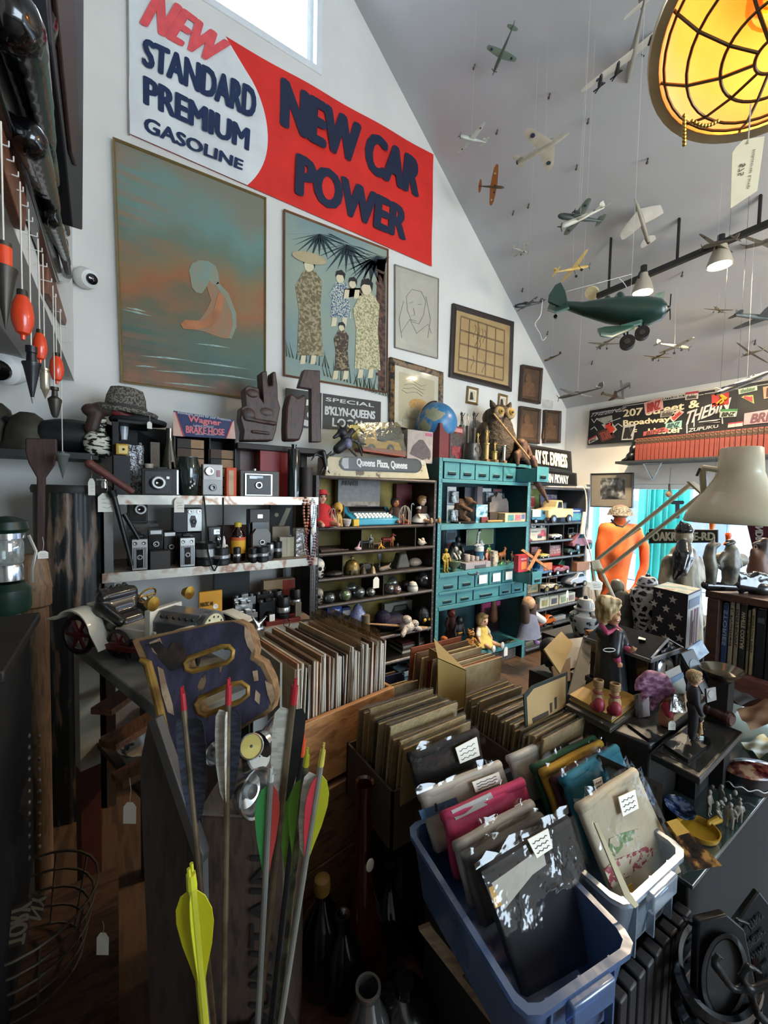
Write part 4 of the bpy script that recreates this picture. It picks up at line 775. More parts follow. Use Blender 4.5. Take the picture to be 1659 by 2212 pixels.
def ball(name,lb,px,wpx,y,z,mt,cat='paperweight',inner=None,base=None,gp_=None):
 x=xa_(px,y,z);p=V((x,y,z));r=wpx*mpp(p)/2;t=TH(name,lb,cat,p,gp_=gp_)
 B().sph((0,0,r),r,14).o('sphere',mt,t)
 if inner:B().sph((0,0,r*.85),(r*.75,r*.75,r*.72),10).o('inner_design',inner,t)
 return t
def SKL(name,lb,loc,h,rz,col,gp_=None,dark='0b0a09'):
 t=TH(name,lb,'skull',loc,rz,gp_,sc_=h);m_=mat(col,.5,v=.12,s=8,b=.2,bs=10)
 bl('cranium',m_,t,[('s',(0,.06,.66),(.34,.42,.34)),('s',(0,-.12,.42),(.26,.2,.2)),('c',(-.2,-.1,.4),(.2,-.1,.4),.1,.1),('s',(0,-.16,.18),(.18,.15,.17)),('c',(-.16,0,.2),(-.2,.06,.4),.07,.07),('c',(.16,0,.2),(.2,.06,.4),.07,.07)],.03,3)
 dm=mat(dark,.9,v=0)
 for s in(-1,1):B().sph((s*.14,-.26,.5),(.1,.09,.1),8).o('eye_socket',dm,t)
 B().add([(0,-.345,.44),(-.06,-.33,.3),(.06,-.33,.3)],[(0,1,2)]).cb((0,-.31,.34),(.08,.06,.1)).o('nose_hole',dm,t)
 b=B();b.cb((0,-.325,.19),(.26,.03,.012))
 for k in RG(7):b.cb((-.12+k*.04,-.325,.19),(.008,.03,.1))
 b.o('teeth_lines',dm,t);return t
def FG(name,lb,loc,h,rz,shapes,mt,cat='figurine',pt_=(),vox=.02,gp_=None,it=2):
 t=TH(name,lb,cat,loc,rz,gp_,sc_=h);bl('body',mt,t,shapes,vox,it)
 for nm,sh,m2 in pt_:bl(nm,m2,t,sh,vox*.8,1)
 return t
def FS(name,lb,px,pyt,y,z,rz,shapes,mt,**k):
 x=xa_(px,y,z);return FG(name,lb,(x,y,z),PY(px,pyt,y).z-z,rz,shapes,mt,**k)
ROBED=[('l',[(.24,0),(.26,.04),(.2,.3),(.15,.55),(.17,.7),(.06,.8)]),('s',(0,-.01,.88),(.085,.09,.11)),('c',(-.16,0,.7),(-.12,-.14,.5),.06,.05),('c',(.16,0,.7),(.1,-.15,.5),.06,.05)]
STAND=[('s',(0,0,.64),(.13,.09,.17)),('s',(0,0,.9),(.08,.085,.1)),('c',(0,0,.75),(0,0,.84),.04,.04)]+[('t',[(s*.07,0,.48),(s*.08,-.02,.26),(s*.08,0,.04)],[.07,.055,.045])for s in(-1,1)]+[('c',(s*.08,0,.03),(s*.09,-.08,.02),.04,.03)for s in(-1,1)]+[('t',[(s*.13,0,.74),(s*.2,-.02,.58),(s*.17,-.1,.46)],[.05,.042,.035])for s in(-1,1)]
QUAD=[('c',(-.3,0,.5),(.25,0,.52),.16,.15),('c',(.28,0,.58),(.45,0,.8),.09,.07),('c',(.42,0,.84),(.6,0,.78),.085,.055)]+[('c',(u,s*.09,.45),(u+.02,s*.09,.04),.06,.04)for u in(-.3,.22)for s in(-1,1)]+[('c',(-.42,0,.5),(-.55,0,.34),.04,.025),('s',(.4,.05,.93),(.03,.02,.05)),('s',(.4,-.05,.93),(.03,.02,.05))]
# left pigeonhole shelf
SY=2.45;SX0,SX1=1.105,2.085;ZS=[1.655,1.312,1.14,.968,.79,.49,.29,.08]
dkm=pat(((.4,'1d1b19'),(.6,'302b27'),(.75,'46372c')),9,.5,(1,1,1),b=.1);edge_m=mat('4a4441',.35,.5,v=.25)
def shv(name,lb,x0,x1,y0,y1,zs,divs,mt,back_m,edge,side_top=None):
 t=TH(name,lb,'shelving',((x0+x1)/2,y0+.2,0));top=zs[0]
 for a,c in((x0-.022,x0),(x1,x1+.022)):
  b=B();b.bx(a,y0,0,c,y1,top);b.o('side_panel',mt,t,w=1)
  b=B()
  for k in RG(34):b.cyl(((a+c)/2,y0-.0012,.1+k*.045),((a+c)/2,y0+.002,.1+k*.045),.004,n=8)
  b.o('punched_holes',mat('8a8680',.6,v=.2),t,w=1)
 for z in zs:
  b=B();b.bx(x0,y0+.01,z-.012,x1,y1,z);b.o('shelf',mt,t,w=1)
  b=B();b.cyl((x0,y0+.006,z-.01),(x1,y0+.006,z-.01),.0135,n=10);b.o('rolled_edge',edge,t,w=1)
 b=B();b.bx(x0,y1,0,x1,y1+.008,top);b.o('back_panel',back_m,t,w=1)
 for x,z0,z1 in divs:b=B();b.bx(x-.003,y0+.03,z0,x+.003,y1,z1-.013);b.o('divider',mt,t,w=1)
 return t
def dv(px,i):return(xa_(px,SY+.03,ZS[i]),ZS[i],ZS[i-1])
ochre=pat(((.4,'6a5a22'),(.52,'9a8434'),(.62,'4a3d1e'),(1,'2a241a')),3.2,.6,(1,1,1))
shv('pigeonhole_shelf','dark metal pigeonhole shelving full of dolls, skulls and glass balls',SX0,SX1,SY,2.8,ZS,[dv(781,2),dv(897,2),dv(740,3),dv(828,4),dv(905,6)],dkm,ochre,edge_m)
z=ZS[1];y=SY+.06
GS('model_kit_box','grey model car kit box standing behind the toy typewriter','box',729,820,1036,2.7,z,.05,mat('7c7a78',.6,v=.15,s=30),[('text',.04-.5+.03,.86,-.06,.97,'AVANTI',mat('3a2c2c',.6)),('r',-.48,.03,.48,.5,.001,pat(((.4,'8a7a66'),(.6,'aaa090')),20,.6),'printed_ground'),('poly',[(-.42,.22),(-.2,.3),(-.1,.42),(.18,.42),(.28,.3),(.4,.26),(.4,.14),(-.4,.1)],.002,mat('6a4a44',.5,v=.15),'printed_car'),('d',-.12,.14,.016,.003,mat('38343a',.5),'printed_wheel'),('r',.27,.12,.33,.2,.003,WH,'price_sticker')])
def typewriter():
 x0,x1=xa_(762,y,z),xa_(862,y,z);w=x1-x0;tl=mat('2f93ae',.35,v=.05);t=TH('toy_typewriter','turquoise toy typewriter with rows of white keys','typewriter',((x0+x1)/2,y,z))
 b=B();b.pr_([(-w/2,0,0),(-w/2,0,.045),(-w/2,.02,.05),(-w/2,.12,.085),(-w/2,.16,.13),(-w/2,.24,.13),(-w/2,.26,0)],(w,0,0));b.o('case',tl,t,bev=.006)
 b=B();b.pr_([(-w*.42,.115,.088),(-w*.42,.155,.132),(-w*.42,.165,.128),(-w*.42,.125,.084)],(w*.84,0,0));b.o('name_bar_frame',sil,t)
 b=B();b.pr_([(-w*.39,.118,.096),(-w*.39,.148,.128),(-w*.39,.158,.124),(-w*.39,.128,.092)],(w*.78,0,0));b.o('name_bar',bk,t)
 for r in RG(3):
  for k in RG(10):b=B();b.cb((-w*.36+k*w*.08+r*.004,.035+r*.026,.058+r*.01),(w*.06,.018,.016),0);b.o('key',WH,t,bev=.002)
typewriter()
DS('small_doll','small doll in a red dress and cap against the left side of the shelf',694,1056,2.5,z,pose='sit',hair='5a1f18',dress='b51e22',hat='b51e22',big=.9)
FS('toy_dog','yellow toy dog with long dark ears sitting before the kit box',729,1082,2.5,z,-.3,[('s',(0,.05,.3),(.2,.22,.3)),('s',(0,-.05,.72),(.2,.22,.24)),('c',(0,-.2,.66),(0,-.36,.62),.1,.08),('c',(-.1,-.1,.3),(-.12,-.16,.04),.07,.07),('c',(.1,-.1,.3),(.12,-.16,.04),.07,.07)],mat('c29a45',.6,v=.12),cat='toy',pt_=[('ears',[('s',(-.22,0,.6),(.06,.14,.26)),('s',(.22,0,.6),(.06,.14,.26))],mat('4a3a30',.7)),('nose',[('s',(0,-.44,.64),(.05,.05,.05))],BK_)])
def wirecage(name,lb,px,wpx,pyt,y,z,col):
 t=TS(name,lb,'ornament',px,wpx,pyt,y,z,[(0,0),(1,0),(1,.06),(0,.08)],mat(col,.4));
 r=wpx*mpp((xa_(px,y,z),y,z))/2;h=PY(px,pyt,y).z-z;b=B()
 for k in RG(8):a=k*PI/4;b.tu_([(r*cos(a),r*sin(a),0),(r*cos(a),r*sin(a),h*.6),(r*.6*cos(a),r*.6*sin(a),h*.9),(0,0,h)],r*.06,5)
 b2=b.o('wires',mat('c4bfae',.4,.4),t);
wirecage('wire_cage','little white wire bird cage ornament beside the yellow dog',719,24,1098,2.47,z,'8a8272');
wirecage('wire_carriage','silver wire carriage ornament between the typewriter and porcelain doll',874,26,1092,2.5,z,'7a2020')
TS('ceramic_bowl','small white patterned ceramic bowl beside the yellow block','bowl',749,20,1120,2.47,z,[(0,0),(.5,0),(.9,.5),(1,.9),(.9,.95),(.4,.5),(0,.5)],mat('b9b0a6',.3,v=.4,s=120))
GS('yellow_block','small yellow toy block at the front of the shelf','block',764,776,1122,2.455,z,.02,mat('d6ad24',.5))
DS('hooded_doll','small doll with a dark hood behind the typewriter',853,1072,2.6,z,pose='sit',hair='2a1710',dress='3a2420',sleeve='3a2420',skin='b9714c')
DS('porcelain_doll','blond porcelain doll in a brown dress with a white ruffled apron',911,1068,2.55,z,pose='sit',hair='a57842',dress='3f221c',apron='d9d5cb',shoes='8a6a4c',skin='d9b59c',rz=.2)
GS('magenta_box','dark red and pink box standing at the back right of the top shelf','box',855,920,1046,2.74,z,.04,mat('5a1820',.6,v=.15),[('r',.1,.86,.48,1,.003,mat('b2447a',.5),'pink_band')])
B_=B();t=TH('cane_hook','white hooked cane ornament beside the porcelain doll','ornament',V((xa_(888,2.6,z),2.6,z)));B().tu_([(0,0,0),(0,0,.14),(.005,0,.155),(.018,0,.158),(.024,0,.145)],.0035).o('cane',WH,t)
z=ZS[2]
b=B()
for k in RG(6):b.cyl((xa_(690+k*3,2.5,z),2.47+k*.03,z+.008),(xa_(752,2.5,z)-k*.02,2.5+k*.03,z+.006),.005,n=6)
SO('wooden_sticks','bundle of thin dark sticks lying in the left pigeonhole','sticks',b,mat('3c2a20',.7,v=.3))
FS('pink_shell_toy','small pink and white pointed toy by the first divider',773,1168,2.47,z,0,[('s',(0,0,.2),(.4,.3,.2)),('c',(0,0,.3),(.25,0,.95),.16,.03)],pat(((.45,'d8d0cc'),(.5,'9c3a68')),40,.4,cn=1),cat='toy')
for px,pt,c,l,sh in((790,1160,'2a2a2a','black and white striped beast figure behind the spindly figures',QUAD),(800,1154,'a9a596','thin silvery standing figure among the toy animals',STAND),(812,1164,'5a4028','brown carved animal figure beside the yellow figure',QUAD),(822,1171,'c4902a','yellow many-legged toy figure at the shelf front',[('s',(0,0,.5),(.25,.25,.3)),('s',(0,-.05,.85),(.14,.14,.14))]+[('c',(.2*cos(a),.2*sin(a),.4),(.7*cos(a),.6*sin(a),.04),.1,.07)for a in(0,1,2,3,4,5)]),(836,1150,'7c2418','red and black prancing toy horse in the middle pigeonhole',QUAD),(846,1152,'c27a2a','small orange-faced toy figure beside the red horse',STAND),(859,1172,'3a3a44','tiny dark figure alone near the second divider',STAND)):
 FS('toy_figure',l,px,pt,2.49 if pt>1160 else 2.56,z,-.3,sh,mat(c,.5,v=.3,s=60),cat='toy',vox=.03,gp_='small toy figures in the pigeonhole')
FS('conch_shell','white conch shell in the right-hand pigeonhole of the second row',910,1160,2.5,z,.2,[('s',(0,0,.4),(.55,.4,.4)),('c',(.4,0,.35),(1.0,0,.2),.25,.05),('c',(-.3,0,.6),(-.5,0,.8),.2,.08),('s',(0,-.2,.7),(.25,.2,.25))],mat('b9aa98',.5,v=.25,s=60),cat='shell')
z=ZS[3]
SKL('painted_skull','white skull ornament with black eye sockets at the left shelf edge',(xa_(694,2.44,z),2.5,z),PY(694,1204,2.5).z-z,.5,'cdc8bd')
TS('brass_bell','large brass globe bell with a slotted lower rim','bell',760,33,1203,2.52,z,[(0,0),(.85,0),(.95,.1),(1,.3),(.95,.5),(.75,.7),(.35,.82),(.12,.84),(.12,.92),(.3,.94),(.3,1),(0,1)],pat(((.4,'6a5a30'),(.6,'a28a4a')),40,.4,(1,1,1),m=.6),[('slots',[(.97,.02),(1.0,.04),(1.02,.24),(1.0,.28),(.9,.28)],pat(((.45,'2a2416'),(.55,'8a7440')),90,.4,(1,1,.02),cn=1))])
TS('small_bell','small dark bronze bell with a ring top','bell',784,17,1216,2.49,z,[(0,0),(1,0),(.95,.08),(.7,.4),(.5,.62),(.2,.7),(.15,.78),(.3,.88),(.1,1),(0,1)],mat('40352a',.4,.6))
TS('hand_bell','small brass hand bell with an upright handle','bell',805,15,1208,2.47,z,[(0,0),(1,0),(.9,.08),(.65,.38),(.3,.48),(.12,.52),(.12,.95),(.2,.98),(0,1)],mat('8d7c5c',.35,.7))
GS('plush_slab','grey carved slab lying behind the bells','carving',775,806,1218,2.62,z,.04,mat('5d5750',.7,v=.2),taper=.5)
FS('pale_fish_carving','pale stone fish carving beside the hand bell',833,1216,2.5,z,.2,[('c',(-.8,0,.3),(.3,0,.4),.28,.3),('c',(.3,0,.4),(.9,0,.9),.2,.06),('c',(.3,0,.4),(.9,0,.2),.2,.06),('s',(-.9,0,.3),(.3,.2,.25))],mat('6e5f50',.6,v=.25),cat='carving')
GS('stone_wedge','grey rounded stone bookend in the third row','bookend',857,887,1196,2.52,z,.08,mat('59554a',.6,v=.15),taper=.45,bev=.012)
FS('striped_rock','banded rock beside the grey stone bookend',895,1204,2.56,z,.2,[('s',(0,0,.45),(1.0,.6,.5)),('s',(.4,0,.35),(.7,.5,.35))],pat(((.4,'6d5a4c'),(.5,'a2988c'),(.6,'5c4a3e')),20,.7,(1,1,3)),cat='rock')
TS('hand_mirror','small round mirror ornament behind the pale fish','mirror',820,13,1194,2.66,z,[(0,0),(.6,0),(.2,.1),(.15,.4),(.9,.6),(1,.78),(.8,.95),(0,1)],mat('5a5550',.4,.4),sy=.3)
FS('dark_stone','flat black stone beside the white skull',722,1231,2.5,z,0,[('s',(0,0,.4),(1.6,1,.5))],mat('141312',.4),cat='stone')
ptag_((xa_(813,2.42,z),2.42,z+.006),.025,.05,.08,(0,-1,0),'blank white tag hanging before the row of glass balls',ink_=False)
z=ZS[4];glassb=FM('dfe6e6',.22,0,body=.05)
SKL('dark_skull','black and white mottled skull ornament among the glass balls',(xa_(694,2.44,z),2.5,z),PY(694,1268,2.5).z-z,.4,'8a857c')
GB='glass balls on the fourth row'
for px,w,yy,inn,l in((713,22,2.49,mat('6a7076',.3,v=.4,s=80),'clear grey glass ball beside the mottled skull'),(746,27,2.48,mat('7ea04a',.4,v=.4,s=80),'glass paperweight with bright green inside'),(776,25,2.5,mat('4a4c4a',.3,v=.6,s=60),'clear glass ball with dark specks right of the green one'),(801,20,2.5,mat('8c8a86',.3,.6,v=.5,s=90),'silvery speckled glass ball left of the divider'),(842,22,2.5,mat('3c3532',.3,v=.6,s=80),'clear dark glass ball just right of the divider'),(857,20,2.47,mat('a2543a',.4,v=.4,s=90),'red and orange marbled paperweight'),(876,22,2.54,mat('1c1614',.2),'black glass ball behind the red marbled one'),(915,36,2.56,None,'largest clear glass ball at the right end'),(848,26,2.62,None,'clear glass ball at the back behind the red marbled one'),(760,24,2.64,None,'clear glass float at the back above the green paperweight')):
 ball('glass_ball',l,px,w,yy,z,glassb if inn is None or 'black' not in l else inn,inner=inn,gp_=GB)
TS('domed_paperweight','flat domed paperweight with white and dark blue layers','paperweight',891,24,1255,2.48,z,[(0,0),(.9,0),(1,.15),(1,.35),(.9,.6),(.6,.88),(0,1)],pat(((.3,'1a2a3a'),(.5,'c9c8bc')),10,.15,(.01,.01,3)))
z=ZS[5]
GS('figurine_box','bright blue figurine box with a black window','box',706,737,1310,2.5,z,.1,mat('1f3f8a',.5,v=.1),[('text',-.36,.84,.36,.94,'Jamie Moyer',mat('c4cbe0',.5)),('r',-.3,.05,.3,.6,.002,BK_,'window')])
GS('figurine_box','second blue box with striped labels behind the first','box',738,757,1313,2.56,z,.1,mat('20325e',.5),[('r',-.45,.75,.45,.92,.002,mat('a9a9ac',.5),'label_panel'),('r',-.45,.5,.45,.62,.002,mat('a9a9ac',.5),'label_panel')])
TS('blue_ginger_jar','round blue and white ginger jar in the fifth row','jar',772,34,1303,2.54,z,JAR,pat(((.5,'1c2c6a'),(.6,'8a94b8')),60,.2,cn=1,kind='v'))
TS('twine_roll','small roll of tan twine beside the blue jar','twine',789,18,1328,2.48,z,[(0,0),(1,0),(1.05,.5),(1,1),(0,1)],mat('6a5c46',.8,v=.3,s=80))
GS('car_model_box','pale model box printed with a dark car at the back','box',830,897,1300,2.7,z,.05,mat('8d887e',.6,v=.1),[('poly',[(-.4,.1),(-.4,.4),(-.3,.5),(-.2,.85),(.2,.85),(.3,.5),(.42,.4),(.42,.1)],.002,mat('23241f',.5),'printed_car'),('r',-.18,.55,.18,.78,.003,mat('5c605a',.4),'printed_windscreen')])
FS('plush_toy','dark purple plush toy lying before the model box',842,1316,2.58,z,0,[('s',(0,0,.4),(.9,.6,.4)),('s',(-.5,-.1,.7),(.4,.4,.35))],mat('2a2438',.9,v=.3),cat='plush toy')
b=B();b.cyl(PY(790,1347,2.46),PY(862,1352,2.46),.006,.01,10).cyl(PY(862,1352,2.46),PY(925,1358,2.46),.01,.017,12);SO('wooden_bat','tan wooden bat lying along the fifth row','bat',b,WD('7a5a38','a07c50',8,(2,9,9)))
FS('plush_cluster','white, orange and black toy figure at the front of the fifth row',879,1330,2.44,z,.2,[('s',(0,0,.35),(.5,.4,.35)),('s',(-.1,-.05,.8),(.3,.3,.25)),('c',(-.4,-.2,.3),(-.7,-.3,.1),.15,.15),('c',(.4,-.2,.3),(.8,-.3,.1),.15,.15),('s',(.45,-.2,.5),(.25,.25,.2))],pat(((.4,'15151a'),(.45,'c9c4ba'),(.58,'c9c4ba'),(.62,'b5602a')),22,.5,cn=1),cat='toy')
t=FS('round_eyed_toy','black toy with two yellow eyes at the right of the fifth row',914,1308,2.52,z,0,[('s',(0,0,.5),(.45,.35,.5))],mat('121318',.4),cat='toy',pt_=[('eyes',[('s',(-.16,-.33,.36),(.1,.06,.09)),('s',(.14,-.34,.36),(.1,.06,.09))],mat('c9a93a',.4))])
for(i,pxs,n,yy)in((6,(872,901),4,2.5),(6,(907,934),5,2.5)):
 for k in RG(n):
  z=ZS[i]+k*.02+.001;x0,x1=xa_(pxs[0],yy,z),xa_(pxs[1],yy,z);c=('1f2024','b9b2a6','3a2c28','8c8a86','4c2020')[(k+i)%5]
  b=B();b.cb(((x0+x1)/2,yy+.12,z+.009),(x1-x0-.01,.2,.018),.03*(k%3-1));SO('paperback','small book lying in the left stack of the sixth row' if pxs[0]==872 else 'small book lying in the right stack of the sixth row','book',b,mat(c,.6,v=.1),'books stacked left of the divider' if pxs[0]==872 else 'books stacked right of the divider')
for k,(c,l)in EN((('6c8494','pale blue tray of silver trinkets in the lowest visible row'),('33566a','dark blue tray under the pale one'))):
 z=ZS[7]+.05-.045*k;x0,x1=xa_(872,2.48,z),xa_(936,2.48,z);t=TH('trinket_tray',l,'tray',((x0+x1)/2,2.6,z))
 w=(x1-x0)/2;b=B();b.bx(-w,-.13,0,w,.13,.01).bx(-w,-.13,.01,w,-.12,.035).bx(-w,.12,.01,w,.13,.035);b.o('tray',mat(c,.5),t)
 if k==0:
  b=B()
  for j in RG(16):b.sph((RU(-w*.9,w*.9),RU(-.1,.1),.02),(.02,.014,.01),5)
  o=b.o('silver_trinkets',CH,t);o['kind']='stuff'
z=ZS[0];y=2.45;sp=PL((0,y,0),(0,-1,0));x0,x1=xa_(702,y,z),xa_(929,y,z);zt=1.787
t=TH('destination_sign','cream metal bus destination sign with a dark rounded window','sign',((x0+x1)/2,y+.1,z))
b=B();sp.po_(b,[(705,985),(702,1031),(928,1035),(920,999)],-.14,0);b.o('housing',pat(((.36,'5a4a34'),(.42,'b3a582'),(.7,'c4b795')),16,.5,b=.1),t,w=1,bev=.006)
def rr(x0,y0,x1,y1,r,sl0,sl1,n=8):
 o=[]
 for cx,cy,a0 in((x1-r,y0+r,-PI/2),(x1-r,y1-r,0),(x0+r,y1-r,PI/2),(x0+r,y0+r,PI)):
  for k in RG(n+1):a=a0+PI/2*k/n;o.append((cx+r*cos(a),cy+r*sin(a)))
 return[(u,v+sl0+(sl1-sl0)*(u-x0)/(x1-x0))for u,v in o]
b=B();sp.po_(b,rr(733,987,911,1018,15.4,-2,4),0,.003);b.o('window_rim',mat('1a1a18',.4),t,w=1)
b=B();sp.po_(b,rr(736,990,908,1015,12.4,-2,4),.003,.005);b.o('sign_glass',mat('3c3e3e',.25,v=.1,ct=.3),t,w=1)
b=B();sp.po_(b,[(740,990),(753,989),(753,1012),(744,1012),(738,1002)],.005,.006);b.o('blank_end',mat('9a9c9a',.4),t,w=1)
wt(t,'lettering','Queens Plaza, Queens',sp,((770,1009),(880,1016),(880,998),(770,990)),mat('cfd0cc',.5,v=.1),.0065,.05)
b=B();sp.po_(b,[(909,994),(918,995),(918,1005),(909,1004)],0,.003);b.o('white_sticker',mat('b7b3a6',.6),t,w=1)
z=zt+.001;y=2.5
def at(px,py,y):return PY(px,py,y)
t=TH('boxed_toy_truck','yellow toy dump truck in a clear plastic wedge package','toy truck',V((xa_(820,y,z),y,z)))
x0,x1=xa_(765,y,z),xa_(880,y,z);q=PL((0,y,0),(0,-1,0))
b=B();q.po_(b,[(783,966),(785,974),(876,987),(877,974)],-.12,0);b.o('card_base',mat('a04a34',.6,v=.15),t,w=1)
b=B();q.po_(b,[(768,926),(776,913),(858,912),(866,920),(880,985),(783,970)],-.13,.003);b.o('clear_package',FM('d8d2a0',.10,.1,r=.05),t,w=1)
b=B();q.po_(b,[(786,965),(788,946),(792,934),(806,929),(812,931),(815,952),(832,955),(840,951),(862,956),(868,971),(866,975)],-.1,-.02);b.o('truck_body',mat('d2a52a',.4,v=.05),t,w=1,bev=.004)
b=B();q.po_(b,[(818,950),(820,926),(862,924),(866,948),(842,949),(832,953)],-.1,-.02);b.o('dump_bed',mat('1d2430',.5,v=.2),t,w=1,bev=.003)
b=B();q.po_(b,[(793,945),(796,936),(805,935),(808,945)],-.03,-.018);b.o('cab_window',mat('5a4a1c',.4),t,w=1)
for px,py in((801,969),(842,970)):
 c=q(px,py,-.03);b=B();b.cyl(c+V((0,-.012,0)),c+V((0,.05,0)),.034,n=18);w_=b.o('wheel',mat('23261f',.6),t,w=1);b=B();b.cyl(c+V((0,-.016,0)),c,.012,n=12);b.o('hub',mat('a08a2a',.4),w_,w=1)
b=B();q.po_(b,b2_(769,925,12,7),.004,.006);b.o('gold_sticker',mat('b39c4a',.5),t,w=1)
t=GS('model_car_box','flat pale box printed with a dark model car, beside the globe','box',879,934,930,2.5,z,.05,mat('9b8f88',.6,v=.15,s=20),[('poly',[(-.4,.25),(-.3,.5),(-.05,.72),(.1,.72),(.4,.4),(.42,.2),(.1,.1)],.002,mat('4c4244',.6,v=.3,s=60),'printed_car'),('r',.2,.86,.46,.95,.003,mat('a04a6a',.5),'pink_logo_patch'),('d',.35,.16,.01,.002,mat('5a3c38',.5),'printed_seal')],tilt=0)
t=TH('dragon_toy','dark spiny dragon figure with curling tentacles on the cream sign','toy',V((xa_(745,2.47,z),2.47,z)))
dm=mat('16161a',.5,v=.3,s=60);q=PL((0,2.5,0),(0,-1,0));sh=[('c',q(730,970),q(748,955),.035,.04),('s',q(740,935),(.04,.035,.035)),('c',q(735,935),q(722,945),.02,.012),('c',q(745,950),q(760,930),.03,.02)]
for pts in([(750,955),(770,950),(778,970),(782,985)],[(750,945),(775,925),(785,935)],[(735,965),(722,980),(712,985)],[(745,960),(760,975),(775,990)],[(752,940),(768,955),(790,960)],[(738,925),(732,915),(728,918)],[(746,925),(750,912),(756,914)]):
 for a,c in zip(pts,pts[1:]):sh.append(('c',q(*a),q(*c),.009,.007))
bl('body',dm,t,sh,.006,1,w=1);B().sph(q(752,958,.03),(.03,.02,.035),8).o('pale_plate',mat('6a6c86',.4,v=.3),t,w=1)
t=TH('winged_creature','small black winged creature figure hanging off the shelf corner','toy',V((xa_(700,2.42,1.66),2.42,1.66)));q=PL((0,2.42,0),(0,-1,0))
bl('body',BK_,t,[('c',q(700,985),q(704,1010),.02,.015),('s',q(698,978),(.02,.02,.02)),('c',q(700,990),q(682,980),.012,.006),('c',q(682,980),q(672,995),.008,.004),('c',q(704,990),q(716,975),.012,.005),('c',q(703,1008),q(712,1022),.008,.005),('c',q(700,1008),q(692,1024),.008,.005)],.005,1,w=1)
ptag_((xa_(707,2.4,1.72),2.4,1.735),.02,.01,.03,(0,-1,0),'thin white tag hanging from the black creature',ink_=False)
b=B();t=TH('subway_roll_sign','black and white subway roll sign leaning on the wall behind the carvings','sign',V((1.45,2.83,2.05)))
q=PL((0,2.83,0),(0,-1,0));q.po_(b,[(618,838),(823,868),(822,930),(617,922)],-.006,.006);b.o('board',mat('121314',.5,v=.1),t,w=1)
wt(t,'lettering',["B'KLYN-QUEENS",'LOCAL','SPECIAL'],q,[((701,899),(810,909),(811,888),(702,876)),((717,921),(789,927),(789,910),(718,902)),((703,866),(808,880),(808,872),(704,858))],mat('cfcfca',.6,v=.05),.007,.05)
b=B();q.po_(b,[(695,848),(697,848),(696,926),(694,926)],.006,.008);b.o('white_line',mat('cfcfca',.6),t,w=1)
b=B();at_(b,'G',[q(x_,y_,.008)for x_,y_ in((628,918),(690,922),(691,868),(630,858))],.08);b.o('route_letter',mat('cfcfca',.6),t,w=1,sm=0)
# teal drawer cabinet
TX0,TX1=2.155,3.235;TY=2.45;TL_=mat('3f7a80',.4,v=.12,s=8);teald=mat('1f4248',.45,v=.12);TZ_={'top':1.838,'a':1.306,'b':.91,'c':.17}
def DRW(t,x0,x1,z0,z1,y,label_=None,open_=0):
 b=B();y0=y-open_;b.bx(x0,y0,z0,x1,y0+.012,z1).bx(x0,y0,z0,x0+.004,y0+.3,z1-.015).bx(x1-.004,y0,z0,x1,y0+.3,z1-.015).bx(x0,y0,z0,x1,y0+.3,z0+.004)
 d=b.o('drawer',TL_,t,w=1,bev=.002);c=(x0+x1)/2;w=x1-x0;h=z1-z0
 b=B();b.bx(c-w*.26,y0-.012,z0+h*.22,c+w*.2,y0+.001,z0+h*.27).bx(c-w*.26,y0-.012,z0+h*.22,c+w*.2,y0-.009,z0+h*.4);b.o('pull',mat('16282b',.4,.3),d,w=1)
 b=B();b.bx(c-w*.26,y0-.003,z0+h*.36,c+w*.2,y0+.001,z0+h*.47);b.o('card_holder',mat('6c8f8e',.4,.3),d,w=1)
 if label_:b=B();b.bx(c-w*.3,y0-.014,z0+h*.2,c+w*.3,y0-.0125,z0+h*.85);b.o('paper_label',WH,d,w=1)
 return d
def teal_cabinet():
 t=TH('drawer_cabinet','tall teal steel cabinet with small drawers and open shelves','cabinet',((TX0+TX1)/2,2.65,0))
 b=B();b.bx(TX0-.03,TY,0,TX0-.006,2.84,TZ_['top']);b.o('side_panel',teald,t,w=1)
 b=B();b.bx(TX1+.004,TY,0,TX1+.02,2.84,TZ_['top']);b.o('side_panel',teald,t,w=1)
 for x in(TX0-.03,TX1-.012):
  b=B();b.bx(x,TY-.004,0,x+.036,TY+.004,TZ_['top']);b.o('front_post',TL_,t,w=1)
  b=B()
  for k in RG(40):b.cyl((x+.01,TY-.006,.05+.044*k),(x+.01,TY,.05+.044*k),.0035,n=8)
  b.o('punched_holes',mat('9fc3c2',.5),t,w=1)
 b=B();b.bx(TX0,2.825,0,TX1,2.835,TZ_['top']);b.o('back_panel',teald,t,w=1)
 for z,l in((TZ_['top'],.028),(1.672,.03),(1.306,.045),(.91,.035),(.755,.02),(.64,.035),(.17,.04)):
  b=B();b.bx(TX0,TY-.006,z-.01,TX1,2.825,z).bx(TX0,TY-.008,z-l,TX1,TY,z);b.o('shelf',TL_,t,w=1,bev=.002)
 n=6;w=(TX1-TX0-.03)/n
 for k in RG(n):
  DRW(t,TX0+.03+k*w,TX0+.03+(k+1)*w-.008,1.675,1.808,TY+.004,open_=.0 if k<5 else.22)
 ws=[.0,.2,.385,.55,.71,.86,1.0]
 for k in RG(6):
  DRW(t,TX0+.01+ws[k]*(TX1-TX0-.02),TX0+.01+ws[k+1]*(TX1-TX0-.02)-.01,.757,.872,TY+.004,k in(2,3,4),.2 if k==5 else.0)
 ws=[0,.185,.37,.68,.84,1.0]
 for k in RG(5):DRW(t,TX0+.01+ws[k]*(TX1-TX0-.02),TX0+.01+ws[k+1]*(TX1-TX0-.02)-.01,.642,.733,TY+.004)
teal_cabinet()
z=TZ_['a'];y=2.5
